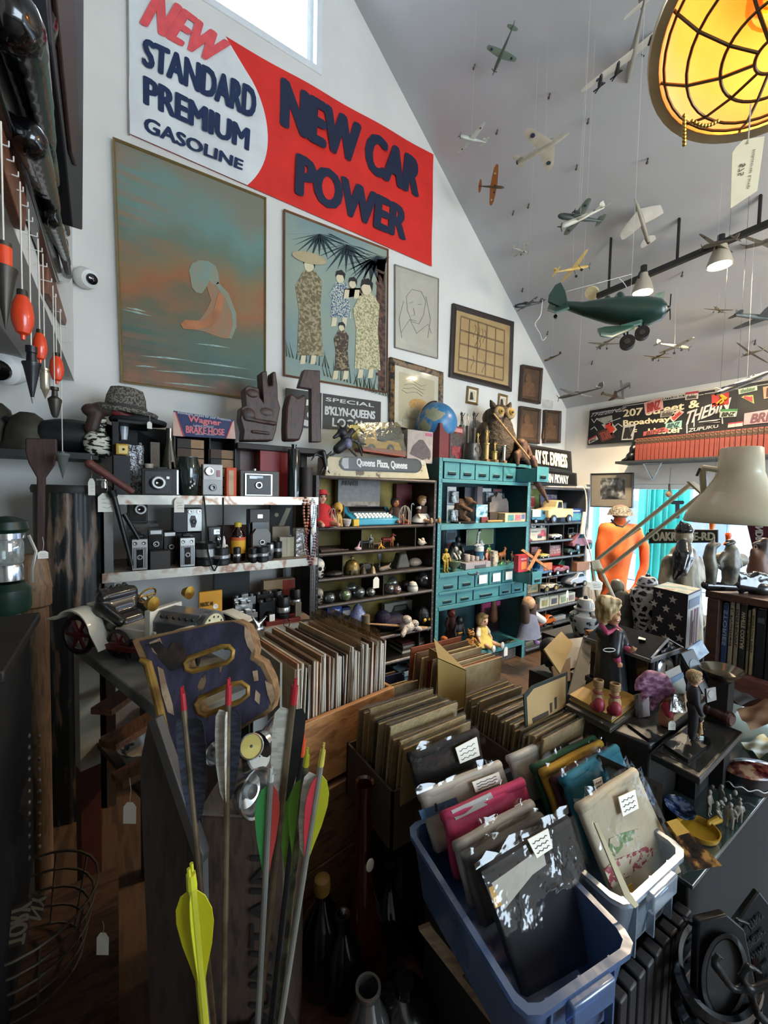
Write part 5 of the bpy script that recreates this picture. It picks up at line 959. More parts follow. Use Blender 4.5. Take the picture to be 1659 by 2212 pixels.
silverp=pat(((.35,'5c6468'),(.5,'c7ccce'),(.6,'8a9296')),8,.15,(1,1,1),m=.6,b=.6)
for i,(a,c,pt,yy,cl)in EN(((964,984,1037,2.56,'silver'),(990,1012,1042,2.68,'dark'),(1014,1036,1044,2.7,'pinkish grey'),(1038,1060,1046,2.66,'silver'),(1062,1083,1048,2.7,'grey'))):
 for r in RG(2):
  h0=z+.002+r*.155
  if r and i>2:pass
  x0,x1=xa_(a,yy,z),xa_(c,yy,z);t=TH('blister_pack',f'{cl} blister-packed figure, {("lower","upper")[r]} row, {("first","second","third","fourth","fifth")[i]} from the left in the teal cabinet','blister pack',((x0+x1)/2,yy,h0),gp_='blister packs in the teal cabinet')
  w=(x1-x0)/2-.003;b=B();b.bx(-w,0,0,w,.003,.15);b.o('backing_card',mat(('b5b8ba','23252a','6a6062','a9adb0','4a4e54')[i],.4,v=.3,s=30),t)
  b=B();b.bx(-w*.8,-.05,.01,w*.8,0,.115);b.o('bubble',FM('d9e2e4',.22,.9,30),t,bev=.008)
  b=B();b.bx(-w*.75,-.003,.125,w*.75,0,.143);b.o('header_strip',mat(('c9c4b8','8a3a34','7a4a44','c9c4b8','8a4a44')[i],.5),t)
  bl('toy_inside',mat(('a9b4ba','3c4450','5a4a48','4f8a8c','2f3c46')[i],.5,v=.4,s=60),t,[('s',(0,-.022,.05),(w*.5,.018,.03)),('s',(0,-.022,.085),(w*.25,.016,.018)),('c',(-w*.4,-.02,.06),(w*.4,-.03,.03),.008,.008)],.004,1)
x=xa_(998,2.53,z);h=PY(998,1072,2.53).z-z
t=FG('beast_figure','brown shaggy crouching beast figure on a dark base before the blister packs',(x,2.53,z+.012),h*.95,.7,[('s',(0,.1,.5),(.25,.3,.42)),('s',(0,-.22,.82),(.16,.2,.16)),('c',(0,-.3,.8),(0,-.5,.74),.09,.06),('c',(-.2,0,.6),(-.26,-.35,.42),.09,.07),('c',(.2,0,.6),(.26,-.35,.42),.09,.07),('c',(-.15,.05,.2),(-.2,-.25,.05),.13,.09),('c',(.15,.05,.2),(.2,-.25,.05),.13,.09),('c',(-.1,-.1,.95),(-.14,-.08,1.02),.04,.02),('c',(.1,-.1,.95),(.14,-.08,1.02),.04,.02)],pat(((.4,'241710'),(.55,'5a3c22'),(.7,'7a5632')),26,.8,(2,2,.6),b=.6),cat='figurine',vox=.028)
b=B();b.la_([(0,-.05),(.5,-.05),(.52,0),(.4,.03),(0,.04)],20);b.o('base',mat('1c1814',.6),t)
GS('black_display_box','tall black box behind the shaggy beast figure','box',1002,1028,1052,2.6,z,.08,mat('14161a',.4))
GS('brown_case','brown phone-shaped case leaning on the blister packs','case',1030,1042,1050,2.55,z+.14,.01,mat('4a3834',.4),bev=.008)
GS('foil_packet','crumpled teal foil packet standing before the black box','packet',1028,1053,1090,2.5,z,.02,pat(((.4,'4a8a94'),(.55,'c4d6d8'),(.65,'6a9aa0')),18,.12,m=.5,b=.8))
q=PL((0,2.6,0),(0,-1,0));b=B();q.po_(b,[(1057,1122),(1058,1082),(1062,1080),(1062,1070),(1070,1066),(1070,1072),(1074,1066),(1076,1060),(1080,1060),(1082,1066),(1086,1074),(1094,1072),(1098,1080),(1100,1120)],-.05,.02);o=SO('card_castle','grey cardboard castle with stepped towers','toy castle',b,mat('6f6660',.7,v=.15));o.location.z=z+.001
GS('paint_box','cream paint box printed with coloured splashes at the right of the shelf','box',1091,1138,1108,2.46,z,.1,mat('c9b38c',.6),[('r',-.38,.15,-.12,.8,.002,pat(((.4,'3f6fb0'),(.55,'5aa06a')),60,.6),'blue_splash'),('r',-.06,.15,.2,.8,.002,pat(((.4,'d08a90'),(.55,'b8606a')),60,.6),'pink_splash'),('r',.24,.3,.38,.8,.002,mat('5a76a8',.6,v=.4,s=80),'violet_splash')])
GS('brown_box','plain brown box behind the paint box','box',1058,1092,1106,2.54,z,.1,mat('3a2c22',.7,v=.15))
b=B();b.cyl((xa_(1052,2.47,z),2.47,z+.012),(xa_(1092,2.47,z),2.49,z+.01),.011,n=8);SO('tan_stick','tan wooden stick lying before the brown box','stick',b,WD('7a5a34','a8844c',9,(1,9,9)))
GS('red_matchbox','small dark red box lying before the castle','box',1040,1055,1117,2.48,z,.04,mat('6a2420',.6))
b=B()
for k in RG(5):b.cb((xa_(992+k*8,2.47,z),2.47,z+.006),(.022,.02,.011),.2*k)
o=SO('glass_cubes','row of small clear glass cubes along the shelf front','cubes',b,FM('c4ccd4',.4,.2));
z=TZ_['b']+.001
GS('green_game_board','green framed grid board standing at the back of the shelf','game board',1007,1066,1143,2.72,z+.16,.012,mat('8a8f86',.5),[('r',-.46,.05,.46,.96,.003,pat(((.48,'4a5c3c'),(.52,'6f8058')),30,.6,kind='v'),'grid_face')])
GS('board_support','dark carton under the green board','box',1005,1070,1192,2.66,z,.12,mat('25262a',.7))
GS('men_poster_card','comic card with a red word MEN at the left of the shelf','card',962,985,1143,2.72,z,.01,mat('3c5c66',.6,v=.3,s=30),[('text',-.4,.45,.45,.62,'MEN',mat('c02a36',.5)),('r',-.45,.08,.45,.4,.002,mat('5c7a42',.6,v=.4,s=40),'green_part'),('r',-.4,.7,.4,.9,.002,mat('1c2026',.6),'dark_part')])
FS('cloaked_figure','black cloaked standing figure before the comic card',987,1157,2.6,z,.2,ROBED+[('c',(-.1,.08,.7),(-.32,.1,.2),.1,.12),('c',(.1,.08,.7),(.36,.1,.25),.1,.12)],mat('14171c',.5,v=.2),gp_='figures on the middle teal shelf')
FS('porcelain_pair','white and grey embracing porcelain couple',983,1180,2.5,z,.3,ROBED+[('l',[(.2,0),(.16,.4),(.05,.62)],TR((.22,-.1,0))),('s',(.18,-.1,.72),(.07,.07,.09))],pat(((.45,'c4beb2'),(.6,'5a5650')),40,.3))
FS('yellow_toy','small yellow and dark toy figure at the front left corner',962,1184,2.47,z,0,STAND,pat(((.45,'c2a02c'),(.52,'2c2a20')),40,.5,cn=1),cat='toy')
t=TS('green_dish','shallow green footed dish holding pale sweets','dish',979,32,1210,2.47,z,[(0,0),(.3,0),(.35,.25),(.8,.55),(1,.95),(.95,1),(.7,.65),(0,.5)],mat('5a6a50',.3,v=.1));b=B();x,yy,_=t.location
s_=mpp(t.location)*16
for k in RG(9):a=k*.7;b.sph((x+s_*.5*cos(a)*(.4+.06*k),yy+s_*.5*sin(a)*(.4+.06*k),z+s_*.75),s_*.16,5)
o=SO('pale_sweets','pale round sweets heaped in the green dish','sweets',b,mat('b9ad92',.5));o['kind']='stuff'
GS('cash_box','grey steel cash box with a card slot and hanging padlock','cash box',1006,1060,1215,2.47,z,.2,mat('8d878a',.4,v=.06),[('r',-.15,.1,.28,.55,.006,mat('4a484c',.4),'latch_plate'),('r',-.1,.1,.0,.2,.009,mat('23262c',.4),'slot'),('r',.28,.02,.3,.98,.002,mat('6a666a',.4),'seam')])
for k,(px,w,pt,l)in EN(((1008,15,1197,'left pinkish stoneware cup on the cash box'),(1020,11,1200,'second stoneware cup on the cash box'),(1030,11,1201,'third stoneware cup on the cash box'),(1040,12,1200,'tilted stoneware tumbler on the cash box'))):
 zz=PY(1020,1215,2.5).z+.003;TS('stoneware_cup',l,'cup',px,w,pt,2.55,zz,[(0,0),(.75,0),(.9,.08),(1,.5),(.92,.96),(.85,1),(.75,.9),(0,.5)],mat('9d8f88',.6,v=.08),gp_='stoneware cups on the cash box')
b=B();p=PY(1032,1238,2.44);b.cb(p,(.022,.012,.03),0,M.Identity(4));t=SO('padlock','small grey padlock dangling from the cash box on a dark cord','padlock',b,mat('8d9096',.3,.6));B().tu_([PY(1003,1230,2.455),PY(1012,1240,2.44),PY(1024,1243,2.437),PY(1034,1236,2.437)],.004).o('cord',bk,t,w=1)
t=TS('teal_canister','white and blue canister with a toy whale lid and spout','canister',1034,20,1180,2.56,z+.07,[(0,0),(1,0),(1,.62),(1.02,.64),(1.02,.95),(.9,1),(0,1)],mat('2a5a72',.4,v=.1),[('white_band',[(1.01,.6),(1.05,.62),(1.05,.95),(.9,1.02),(0,1.03)],mat('c2c4c0',.4))])
p=V((t.location.x,t.location.y,PY(1034,1181,2.56).z));t2=FG('spout_figure','black and white spouting lid ornament on the blue canister',p,.16,.2,[('s',(0,0,.1),(.5,.2,.1)),('c',(-.2,0,.15),(-.12,0,.75),.07,.06),('c',(-.12,0,.75),(.02,0,.85),.06,.07),('s',(.2,0,.25),(.12,.1,.14))],pat(((.5,'c4c6c4'),(.55,'22242a')),14,.4,(1,1,2),cn=1),pt_=[('top_knob',[('s',(.03,0,.92),(.1,.08,.08))],BK_)])
FS('green_cap_toy','green and yellow capped toy behind the patterned mug',1055,1176,2.58,z+.05,0,STAND,pat(((.45,'2e7a3c'),(.55,'c2b03a')),16,.5,(1,1,1),cn=1),cat='toy')
GS('clear_riser','small dark riser behind the mug','riser',1046,1062,1204,2.56,z,.05,mat('22252a',.5))
t=TS('painted_mug','cream mug painted with purple flowers','mug',1066,17,1190,2.5,z,[(0,0),(.85,0),(.95,.08),(1,.5),(.95,1),(.88,1),(.85,.2),(0,.15)],pat(((.5,'c4b99c'),(.62,'6a5a6c')),50,.4));x,yy,_=t.location;r=17*mpp(t.location)/2
b=B();b.tu_([(r*.95,0,.02),(r*1.5,0,.03),(r*1.6,0,.06),(r*1.4,0,.085),(r*.95,0,.088)],.006);b.o('handle',mat('b9ad92',.4),t)
for px,pt,c,l in((1051,1187,'b87a70','pink and gold figurine beside the painted mug'),(1083,1180,'7a4a24','brown deer figure behind the mug'),(1066,1214,'9a9288','grey floral figurine on the shelf lip'),(1083,1213,'7ab83a','bright green frog figure at the shelf front'),(1096,1208,'6a4c30','tiny brown beast beside the green frog'),(1105,1190,'4a3630','dark brown figure in the back right corner'),(1112,1207,'8a6a48','tan tiny animal beside the red book')):
 FS('small_figurine',l,px,pt,2.47 if pt>1205 else 2.54,z,.3,QUAD if c in('7a4a24','7ab83a','6a4c30','8a6a48')else STAND,mat(c,.4,v=.35,s=50),vox=.04,gp_='small figurines on the middle teal shelf')
GS('wooden_toy_box','small reddish toy block at the back right of the shelf','toy',1100,1124,1188,2.7,z,.06,mat('4a2424',.6,v=.2))
x0,x1=xa_(1119,2.27,.874),xa_(1140,2.27,.874)
GS('red_book','red paperback standing on the pulled-out teal drawer','book',1119,1140,1199,2.3,.874,.05,mat('b02a34',.5,v=.06),[('r',-.2,.15,.35,.6,.002,mat('d0763c',.5,v=.2,s=60),'cover_picture'),('r',-.25,.72,.3,.8,.002,mat('d9a8a0',.5),'title_strip')])
z=TZ_['c'];GD='dolls on the lowest teal shelf'
t=DS('black_figure','large black toy figure with a gold belt and grey hands',990,1330,2.58,z,pose='stand',skin='16171b',legs='111216',sleeve='111216',shoes='141414',eyes=False,big=1.15,cat='toy figure',gp_=GD)
b=B();b.la_([(.13,.49),(.135,.5),(.135,.53),(.125,.54)],20,None,1,.75);b.o('belt',BRS,t);
t=DS('yarn_doll','yarn-haired cloth doll in a yellow dress with white shoes',1040,1325,2.56,z,pose='sit',hair='a98a54',dress='c2ac58',sleeve='d9cdb8',shoes='d9d6cc',skin='d0a584',rz=.1,big=1.2,gp_=GD)
DS('orange_haired_doll','small orange-haired doll in red at the left of the lowest shelf',958,1372,2.48,z,pose='sit',hair='c2682a',dress='8a1f24',gp_=GD,big=.9)
DS('bald_doll','small bald pink doll at the front left corner of the lowest shelf',948,1410,2.44,z,pose='sit',dress='b9b0b0',gp_=GD)
DS('round_head_toy','reddish round-headed toy behind the orange-haired doll',973,1313,2.7,z,pose='stand',skin='7a3226',dress='4a2a24',big=1.3,cat='toy figure',gp_=GD)
FS('plush_tiger','small orange striped plush tiger leaning on the yarn doll',1015,1360,2.54,z,-.3,[('s',(0,.05,.35),(.25,.2,.35)),('s',(0,-.05,.82),(.2,.18,.18)),('c',(-.2,-.05,.5),(-.34,-.2,.25),.09,.07),('c',(.2,-.05,.5),(.34,-.2,.25),.09,.07),('c',(-.15,-.1,.12),(-.25,-.4,.08),.11,.09),('c',(.15,-.1,.12),(.25,-.4,.08),.11,.09),('s',(-.14,0,1.0),(.06,.05,.06)),('s',(.14,0,1.0),(.06,.05,.06))],pat(((.46,'b57a34'),(.5,'2a1c12')),10,.9,(.6,.6,2.5),cn=1),cat='plush toy')
GS('doll_box','pink edged doll box standing at the back of the lowest shelf','box',1037,1092,1300,2.74,z,.06,mat('3c2226',.5,v=.2),[('r',-.46,.85,.46,1,.003,mat('c04a80',.5),'pink_header'),('r',-.46,0,-.38,.85,.003,mat('a8406c',.5),'pink_edge'),('r',-.3,.05,.4,.8,.004,FM('d8c8c8',.2,.3),'window')])
t=TH('doll_in_box','dark-haired doll inside the pink edged box','doll',(xa_(1066,2.72,z),2.735,z+.05));bl('body',mat('7a5440',.5,v=.2),t,[('s',(0,0,.32),(.035,.02,.045)),('c',(0,0,.1),(0,0,.26),.05,.035)],.01)
GS('black_radio','small black radio camera with a yellow stripe at the right of the shelf','radio',1087,1112,1386,2.47,z,.06,mat('131412',.4,v=.2),[('r',.1,.78,.45,.9,.004,mat('c2a02a',.5),'yellow_stripe'),('d',-.15,.45,.02,.008,mat('23241f',.5),'dial')])
ptag_((xa_(1096,2.42,z),2.435,z+.008),.02,.05,.085,(0,-1,0),'white tag hanging from the lowest teal shelf lip',ink_=False)
for px,c,l in((1000,'6c5a52','grey-brown plush mouse before the black figure'),(975,'3a5c8c','small blue toy at the feet of the black figure'),(1024,'9a9c98','small chrome robot toy before the yarn doll')):FS('small_toy',l,px,1395,2.44,z,.2,STAND,mat(c,.5,v=.2),cat='toy',vox=.04)
b=B();b.bx(2.2,2.5,.0,3.2,2.8,.09);SO('storage_tray','long tray of small bagged toys under the lowest teal shelf','tray',b,mat('5a5450',.5,v=.4,s=30))
z=TZ_['top']+.001
def globe():
 y=2.66;p=V((xa_(940,y,z),y,z));r=45*mpp(p);zc=PY(940,915,y).z
 t=TH('globe','blue terrestrial globe with brown land on a stand','globe',p)
 B().sph((0,0,zc-z),r,24).o('sphere',pat(((.50,'2f6c9c'),(.53,'3c7aa4'),(.56,'9c9478'),(.7,'77866a')),5.5,.35,detail=8),t)
 b=B();b.tu_([(r*1.05*sin(a)*cos(.4)-0,-.02*0,zc-z+r*1.05*cos(a))for a in[PI*(k/16)-PI for k in RG(17)]],.006,8);b.o('meridian_arm',mat('23211c',.4),t)
 b=B();b.la_([(0,0),(r*.7,0),(r*.7,.01),(r*.2,.03),(r*.12,max(.04,zc-z-r)),(0,max(.041,zc-z-r+.01))],24);b.o('base',mat('7a5c2c',.5),t)
globe()
t=GS('racer_package','tall dark red toy package with a clear domed window','package',944,1004,918,2.52,z,.12,mat('5a1a20',.5,v=.15),[('r',-.1,.02,.47,.78,.014,FM('dfe4e6',.2,.6,20),'clear_window'),('r',-.08,.04,.45,.76,.001,mat('4c4a4e',.5,v=.4,s=30),'inner_card'),('r',-.02,.12,.4,.4,.006,mat('b52a34',.4,v=.3,s=40),'red_toy_inside'),('d',.24,.14,.035,.012,mat('b52a34',.4),'red_wheel'),('r',-.05,.82,.44,.94,.004,mat('9a6a6a',.5,v=.3,s=60),'title_strip')],rz=.15)
pew=mat('57534e',.35,.7,v=.25);gld=mat('b39a58',.3,.8,v=.15)
t=TS('pewter_tankard','pewter tankard with a big handle and round crest','tankard',1018,34,958,2.5,z,[(0,0),(.85,0),(.92,.04),(1,.4),(.9,.95),(.95,1),(.8,1),(.75,.3),(0,.2)],pew);r=17*mpp(t.location)
B().tu_([(r*.85,0,.03),(r*1.5,0,.05),(r*1.6,0,.1),(r*1.3,0,.14),(r*.9,0,.145)],.008).o('handle',pew,t);B().cyl((0,-r*.9,.09),(0,-r*1.03,.09),.022).o('crest',mat('6f6a62',.3,.7),t)
TRPH=STAND[:3]+[('t',[(s*.07,0,.48),(s*.14,-.02,.26),(s*.1,0,.04)],[.06,.05,.04])for s in(-1,1)]+[('t',[(s*.13,0,.74),(s*.26,-.02,.82),(s*.3,-.1,1.0)],[.05,.04,.03])for s in(-1,1)]
def TRP(px,pyt,pym,w,y,lb,m1,m2,marble='7a5a44'):
 x=xa_(px,y,z);zt=PY(px,pym,y).z;t=TH('trophy',lb,'trophy',(x,y,z),.3,gp_='trophies on the teal cabinet');s=mpp((x,y,z));ww=w*s/2;h=zt-z
 b=B();b.cb((0,0,.012),(ww*2.2,ww*1.6,.024));b.o('base',mat(marble,.4,v=.3,s=40),t,bev=.002)
 b=B();b.la_([(0,.024),(ww*.7,.024),(ww*.7,h*.9),(ww*.9,h*.94),(ww*.9,h),(0,h)],16);b.o('column',m2,t)
 fh=PY(px,pyt,y).z-zt;f=BBS(B(),TRPH);f.v=[V((v.x*fh,v.y*fh,v.z*fh+h))for v in f.v];f.o('figure',m1,t,rem=max(.004,fh*.035),it=1)
TRP(1050,929,957,14,2.5,'gold trophy with a raised-arm figure on a pale column',gld,mat('b59a62',.4,v=.1));TRP(1031,935,957,10,2.56,'gold trophy with two small figures behind the tankard',gld,gld)
TRP(1068,955,975,15,2.48,'short gold cup trophy on a dark block',gld,mat('a8935a',.35,.5));TRP(1088,956,962,12,2.48,'tall silver fluted trophy at the right of the row',CH,CH)
TRP(995,890,918,13,2.72,'dark athlete trophy left of three behind the package',mat('23241f',.4),mat('4a4438',.4));TRP(1008,893,920,11,2.72,'pale athlete trophy in the middle of three behind the package',mat('b5ae9a',.4),mat('4a4438',.4));TRP(1022,890,925,13,2.7,'dark athlete trophy right of three beside the owl',mat('2a2a26',.4),mat('4a4438',.4))
def owl():
 y=2.6;x=xa_(1073,y,z);h=PY(1073,868,y).z-z;t=TH('owl_decoy','large plastic horned owl decoy with yellow eyes','owl',(x,y,z),-.25,sc_=h)
 fe=pat(((.2,'8f7c58'),(.5,'6a5638'),(.75,'3a2c1a')),13,.7,(1,1,1.3),kind='v',b=.6,d=.02);dkf=pat(((.4,'2a2118'),(.6,'5a4830')),12,.7,(2,2,1),b=.4)
 bl('body',fe,t,[('s',(0,0,.36),(.29,.25,.36)),('s',(0,-.02,.55),(.25,.21,.25)),('s',(0,-.02,.78),(.21,.19,.18))],.018)
 bl('wings',dkf,t,[('s',(s*.26,.07,.36),(.09,.2,.33),RO(-s*.12,4,'Y'))for s in(-1,1)]+[('s',(0,.15,.76),(.2,.12,.18)),('c',(-.15,-.06,.92),(-.19,-.05,1.0),.055,.02),('c',(.15,-.06,.92),(.19,-.05,1.0),.055,.02),('s',(0,.16,.1),(.12,.12,.14))],.018)
 bl('face_disc',mat('8a7654',.7,v=.3,s=30),t,[('s',(s*.1,-.17,.8),(.1,.05,.1))for s in(-1,1)],.014)
 for s in(-1,1):
  B().sph((s*.1,-.215,.81),(.045,.03,.045),8).o('eye',mat('a8862a',.2),t);B().sph((s*.1,-.24,.81),(.024,.012,.024),6).o('pupil',BK_,t)
 B().cyl((0,-.2,.78),(0,-.27,.7),.035,.005,8).o('beak',mat('4a3a22',.4),t)
owl()
GS('green_board','bright green plastic board behind the carved animal','panel',1095,1125,958,2.7,z,.02,mat('6fae3a',.5),taper=.6)
t=TH('carved_animal','carved brown wooden horned animal standing at the cabinet end','carving',V((xa_(1130,2.46,z),2.46,z)))
q=PL((0,2.44,0),(0,-1,0));cw2=WD('3a2418','5e3e28',9,(3,3,3))
bl('body',cw2,t,[('c',q(1128,985),q(1128,960),.045,.05),('s',q(1124,955),(.05,.05,.035)),('c',q(1132,985),q(1142,1000),.03,.025),('c',q(1116,980),q(1118,1002),.03,.02),('c',q(1140,965),q(1144,985),.02,.03),('c',q(1122,972),q(1130,962),.02,.012)],.01,2,w=1)
b=B();b.cyl(PY(1066,893,2.35),PY(1158,1008,2.3),.008,n=8);SO('thin_staff','thin tan wooden staff leaning across the owl','staff',b,WD('7a5a34','a27c4c',8,(3,3,3)))
t=TH('carved_branch','bent brown carved wooden limb hanging beside the cabinet end','carving',V((xa_(1160,2.3,1.5),2.3,1.45)));q=PL((0,2.3,0),(0,-1,0))
bl('limb',cw2,t,[('t',[q(1150,990),q(1158,1018),q(1160,1042),q(1172,1062),q(1184,1085)],[.03,.028,.032,.026,.01])],.008,2,w=1)
# right-hand toy shelf
QX0,QX1=3.285,4.22;QY=2.45;ZQ=[1.64,1.285,1.11,.935,.755,.595,.424,.247,.06]
def dq(px,i):return(xa_(px,QY+.03,ZQ[i]),ZQ[i],ZQ[i-1])
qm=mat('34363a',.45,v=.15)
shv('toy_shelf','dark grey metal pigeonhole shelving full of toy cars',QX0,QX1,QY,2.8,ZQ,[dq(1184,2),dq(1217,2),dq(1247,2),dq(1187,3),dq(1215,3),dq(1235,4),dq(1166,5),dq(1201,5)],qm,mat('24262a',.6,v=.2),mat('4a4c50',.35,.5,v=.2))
y=QY+.05;z=ZQ[1]
CS('tow_car','cream vintage coupe with white wheels on the top toy row',1168,1222,2.5,z,col='b9a67c',sy_='pickup',fl_=-1)
GS('framed_glass','black framed glass panel standing before the cream car','frame',1193,1223,1085,2.48,z,.012,mat('14161a',.4),[('r',-.42,.06,.42,.94,.002,mat('3a4450',.1,ct=.4),'glass')])
CS('flatbed_truck','teal truck carrying a pale box at the left of the top toy row',1140,1174,2.5,z,col='2a6a86',col2='9fc0c2',sy_='truck',fl_=1)
GS('blue_toy_box','blue boxed toy at the right of the top row','box',1227,1258,1099,2.5,z,.06,mat('28407c',.5,v=.1),[('r',-.4,.1,.4,.65,.003,mat('4a8a94',.4,v=.5,s=60),'picture_panel'),('r',-.3,.78,.3,.88,.002,mat('b9c4d8',.5),'title_strip')])
GS('red_cone_box','red and white box at the left back of the top row','box',1141,1153,1072,2.7,z,.05,mat('b5a49a',.6),[('r',-.45,.6,.45,.95,.002,mat('a8303a',.5),'red_top')])
GS('yellow_green_box','yellow-green printed box behind the cream car','box',1142,1172,1056,2.76,z,.03,mat('6a7030',.6,v=.4,s=14))
GS('colour_magazine','colourful magazine leaning behind the framed glass','magazine',1170,1206,1068,2.72,z,.02,pat(((.4,'8a4a5a'),(.5,'4a6a8c'),(.6,'b59a7c')),20,.5),tilt=-.1)
GS('grey_carton','dark carton with a red model at the back right','box',1229,1256,1068,2.74,z,.04,mat('4c4444',.6,v=.3,s=20))
CS('red_model','small dark red model on the carton at the back right',1230,1250,2.66,PY(1240,1080,2.66).z,col='6a2a24',sy_='roadster')
z=ZQ[2]
GS('pickup_box','white box printed with a red pickup truck','box',1145,1180,1141,2.5,z,.06,mat('b9b4a4',.6),[('poly',[(-.05,.3),(-.05,.5),(.12,.58),(.16,.85),(.36,.85),(.42,.55),(.46,.5),(.46,.3)],.002,mat('b0404a',.5,v=.1),'printed_pickup'),('poly',[(-.06,.2),(-.06,.4),(.2,.42),(.2,.2)],.0025,mat('2a3034',.5),'printed_grille'),('r',-.42,.7,-.1,.76,.002,mat('5c5a58',.6),'title_strip')])
for px,l in((1153,'left of two tiny white boxed watches above the pickup box'),(1173,'right of two tiny white boxed watches above the pickup box')):GS('watch_box',l,'box',px-5,px+5,1133,2.52,PY(px,1141,2.5).z+.002,.03,mat('c9cac6',.6),[('d',0,.5,.009,.003,BK_,'dial')])
CS('red_car','tiny red car beside the pickup box',1139,1148,2.49,z,col='8a1c28');CS('white_car','white racing car in the second pigeonhole',1186,1208,2.5,z,col='a9aeb0',sy_='roadster')
CS('antique_car','black antique car with gold spoked wheels',1218,1241,2.5,z,col='16181a',col2='121212',sy_='antique',fl_=1);CS('rust_car','small rusty car in the last pigeonhole',1250,1263,2.52,z,col='5a3028')
z=ZQ[3]
CS('yellow_car','yellow roadster behind the crossed wooden blades',1164,1182,2.48,z,col='b5a04c',sy_='roadster');CS('maroon_truck','maroon truck behind the yellow roadster',1140,1166,2.58,z,col='5a1f1c',sy_='truck',col2='6a3a30')
GS('pink_photo_box','pink photo box in the middle of the third row','box',1187,1213,1178,2.5,z,.05,mat('8a5a5c',.5,v=.2),[('r',-.42,.25,.42,.92,.002,pat(((.4,'b57a72'),(.55,'5a3a3c'),(.6,'c9a8a0')),40,.5),'picture'),('r',-.4,.04,.4,.18,.002,mat('a03a3c',.5),'red_strip')])
t=CS('purple_sedan','dusty purple streamlined car on top of a green car',1223,1266,2.5,z+.05,col='7a4a58',sy_='sedan');CS('green_car','dark green car under the purple one',1218,1245,2.5,z,col='2a3c34',sy_='roadster')
z=ZQ[4]
CS('blue_truck','blue toy truck with an orange load',1151,1184,2.48,z,col='24507c',col2='b5602a',sy_='truck',fl_=-1);CS('red_fire_engine','dark red fire engine with white trim',1186,1220,2.48,z,col='7a1c24',col2='8a2a2c',sy_='roadster',fl_=1)
CS('green_roadster','long green car parked behind the fire engine',1195,1229,2.62,z,col='2a5a44',sy_='sedan');
t=GS('tan_wood_box','open tan wooden box holding brass fittings at the right edge','box',1246,1274,1214,2.44,z,.14,mat('7a5238',.6,v=.15));B().sph((-.02,.05,.165),(.06,.03,.03),8).sph((.04,.06,.17),(.03,.03,.03),8).o('brass_fittings',BRS,t)
q=PL((0,2.28,0),(0,-1,0));t=TH('wooden_crossbar','crossed orange wooden marionette control bars','crossbar',q(1155,1215));om=WD('8a5630','b57a48',8,(3,3,3))
b=B();q.po_(b,[(1127,1190),(1131,1186),(1190,1228),(1186,1232)],0,.012);b.o('long_bar',om,t,w=1,bev=.001);b=B();q.po_(b,[(1165,1186),(1170,1188),(1145,1233),(1139,1231)],.012,.022);b.o('short_bar',om,t,w=1,bev=.001)
b=B()
for a,c in(((1145,1232),(1140,1315)),((1184,1230),(1172,1320)),((1168,1190),(1165,1320)),((1188,1228),(1178,1335)),((1150,1205),(1148,1290))):b.tu_([q(*a),q(*c)],.0012,4)
b.o('strings',mat('8a8478',.8),t,w=1)
z=ZQ[5]
GS('buggy_picture_box','beige box printed with a green buggy','box',1133,1163,1259,2.5,z,.05,mat('9a8c6a',.6,v=.1),[('r',-.35,.2,.35,.75,.002,pat(((.45,'4f6258'),(.55,'8a805f')),40,.6),'printed_buggy')])
CS('cream_truck','cream and brown antique delivery truck',1166,1197,2.48,z,col='b5ac98',col2='4a3022',sy_='antique',fl_=-1);CS('silver_sedan','large silver streamlined sedan at the right of the fifth row',1221,1257,2.48,z,col='8f949e',sy_='sedan',fl_=-1);CS('grey_wagon','small grey-white model between the truck and silver sedan',1200,1212,2.52,z,col='8a8c8c',sy_='antique');CS('dark_antique','small black antique car behind the silver sedan',1209,1226,2.6,z,col='202226',sy_='antique')
z=ZQ[6]
for k,(a,c,cl,l)in EN(((1166,1186,'8f8c5a','yellow-green checked tin at the left of the row of tins'),(1187,1206,'4a5260','blue-grey checked tin, second in the row of tins'),(1208,1225,'7a9478','pale green checked tin, third in the row of tins'),(1226,1242,'8a7a7c','pinkish checked tin at the right of the row of tins'))):
 GS('checked_tin',l,'tin',a,c,1291-k*3.5,2.48,z,.06,pat(((.48,cl),(.52,'b9b9a4')),34,.5,kind='v',cn=1),[('r',-.3,.22,.3,.76,.003,mat(cl,.5),'label_panel')],gp_='checked tins on the sixth row')
GS('pink_carton','small pinkish carton left of the checked tins','box',1155,1165,1304,2.5,z,.05,mat('6a4a44',.6,v=.2));CS('tiny_red_car','tiny reddish car at the end of the tins',1240,1248,2.5,z,col='8a4a44')
ptag_((xa_(1228,2.41,.6),2.42,.6),.02,.04,.075,(0,-1,0),'white tag hanging before the checked tins',ink_=False)
z=ZQ[7]
CS('orange_beetle','orange toy car half behind the hanging puppet',1164,1192,2.48,z,col='c25a1c',sy_='sedan',fl_=-1);CS('dark_red_car','dark red toy car under the orange one',1150,1168,2.46,z,col='7a2420',sy_='roadster')
GS('white_toy_plane','thin white model boat lying on the seventh row','model',1196,1222,1331,2.5,z,.04,mat('a9aaa8',.5));GS('dark_clutter_box','dark box with grey diamonds at the back of the seventh row','box',1190,1225,1318,2.7,z,.05,pat(((.4,'1d1f22'),(.6,'4a4c4e')),14,.5,kind='v'))
z=ZQ[8]
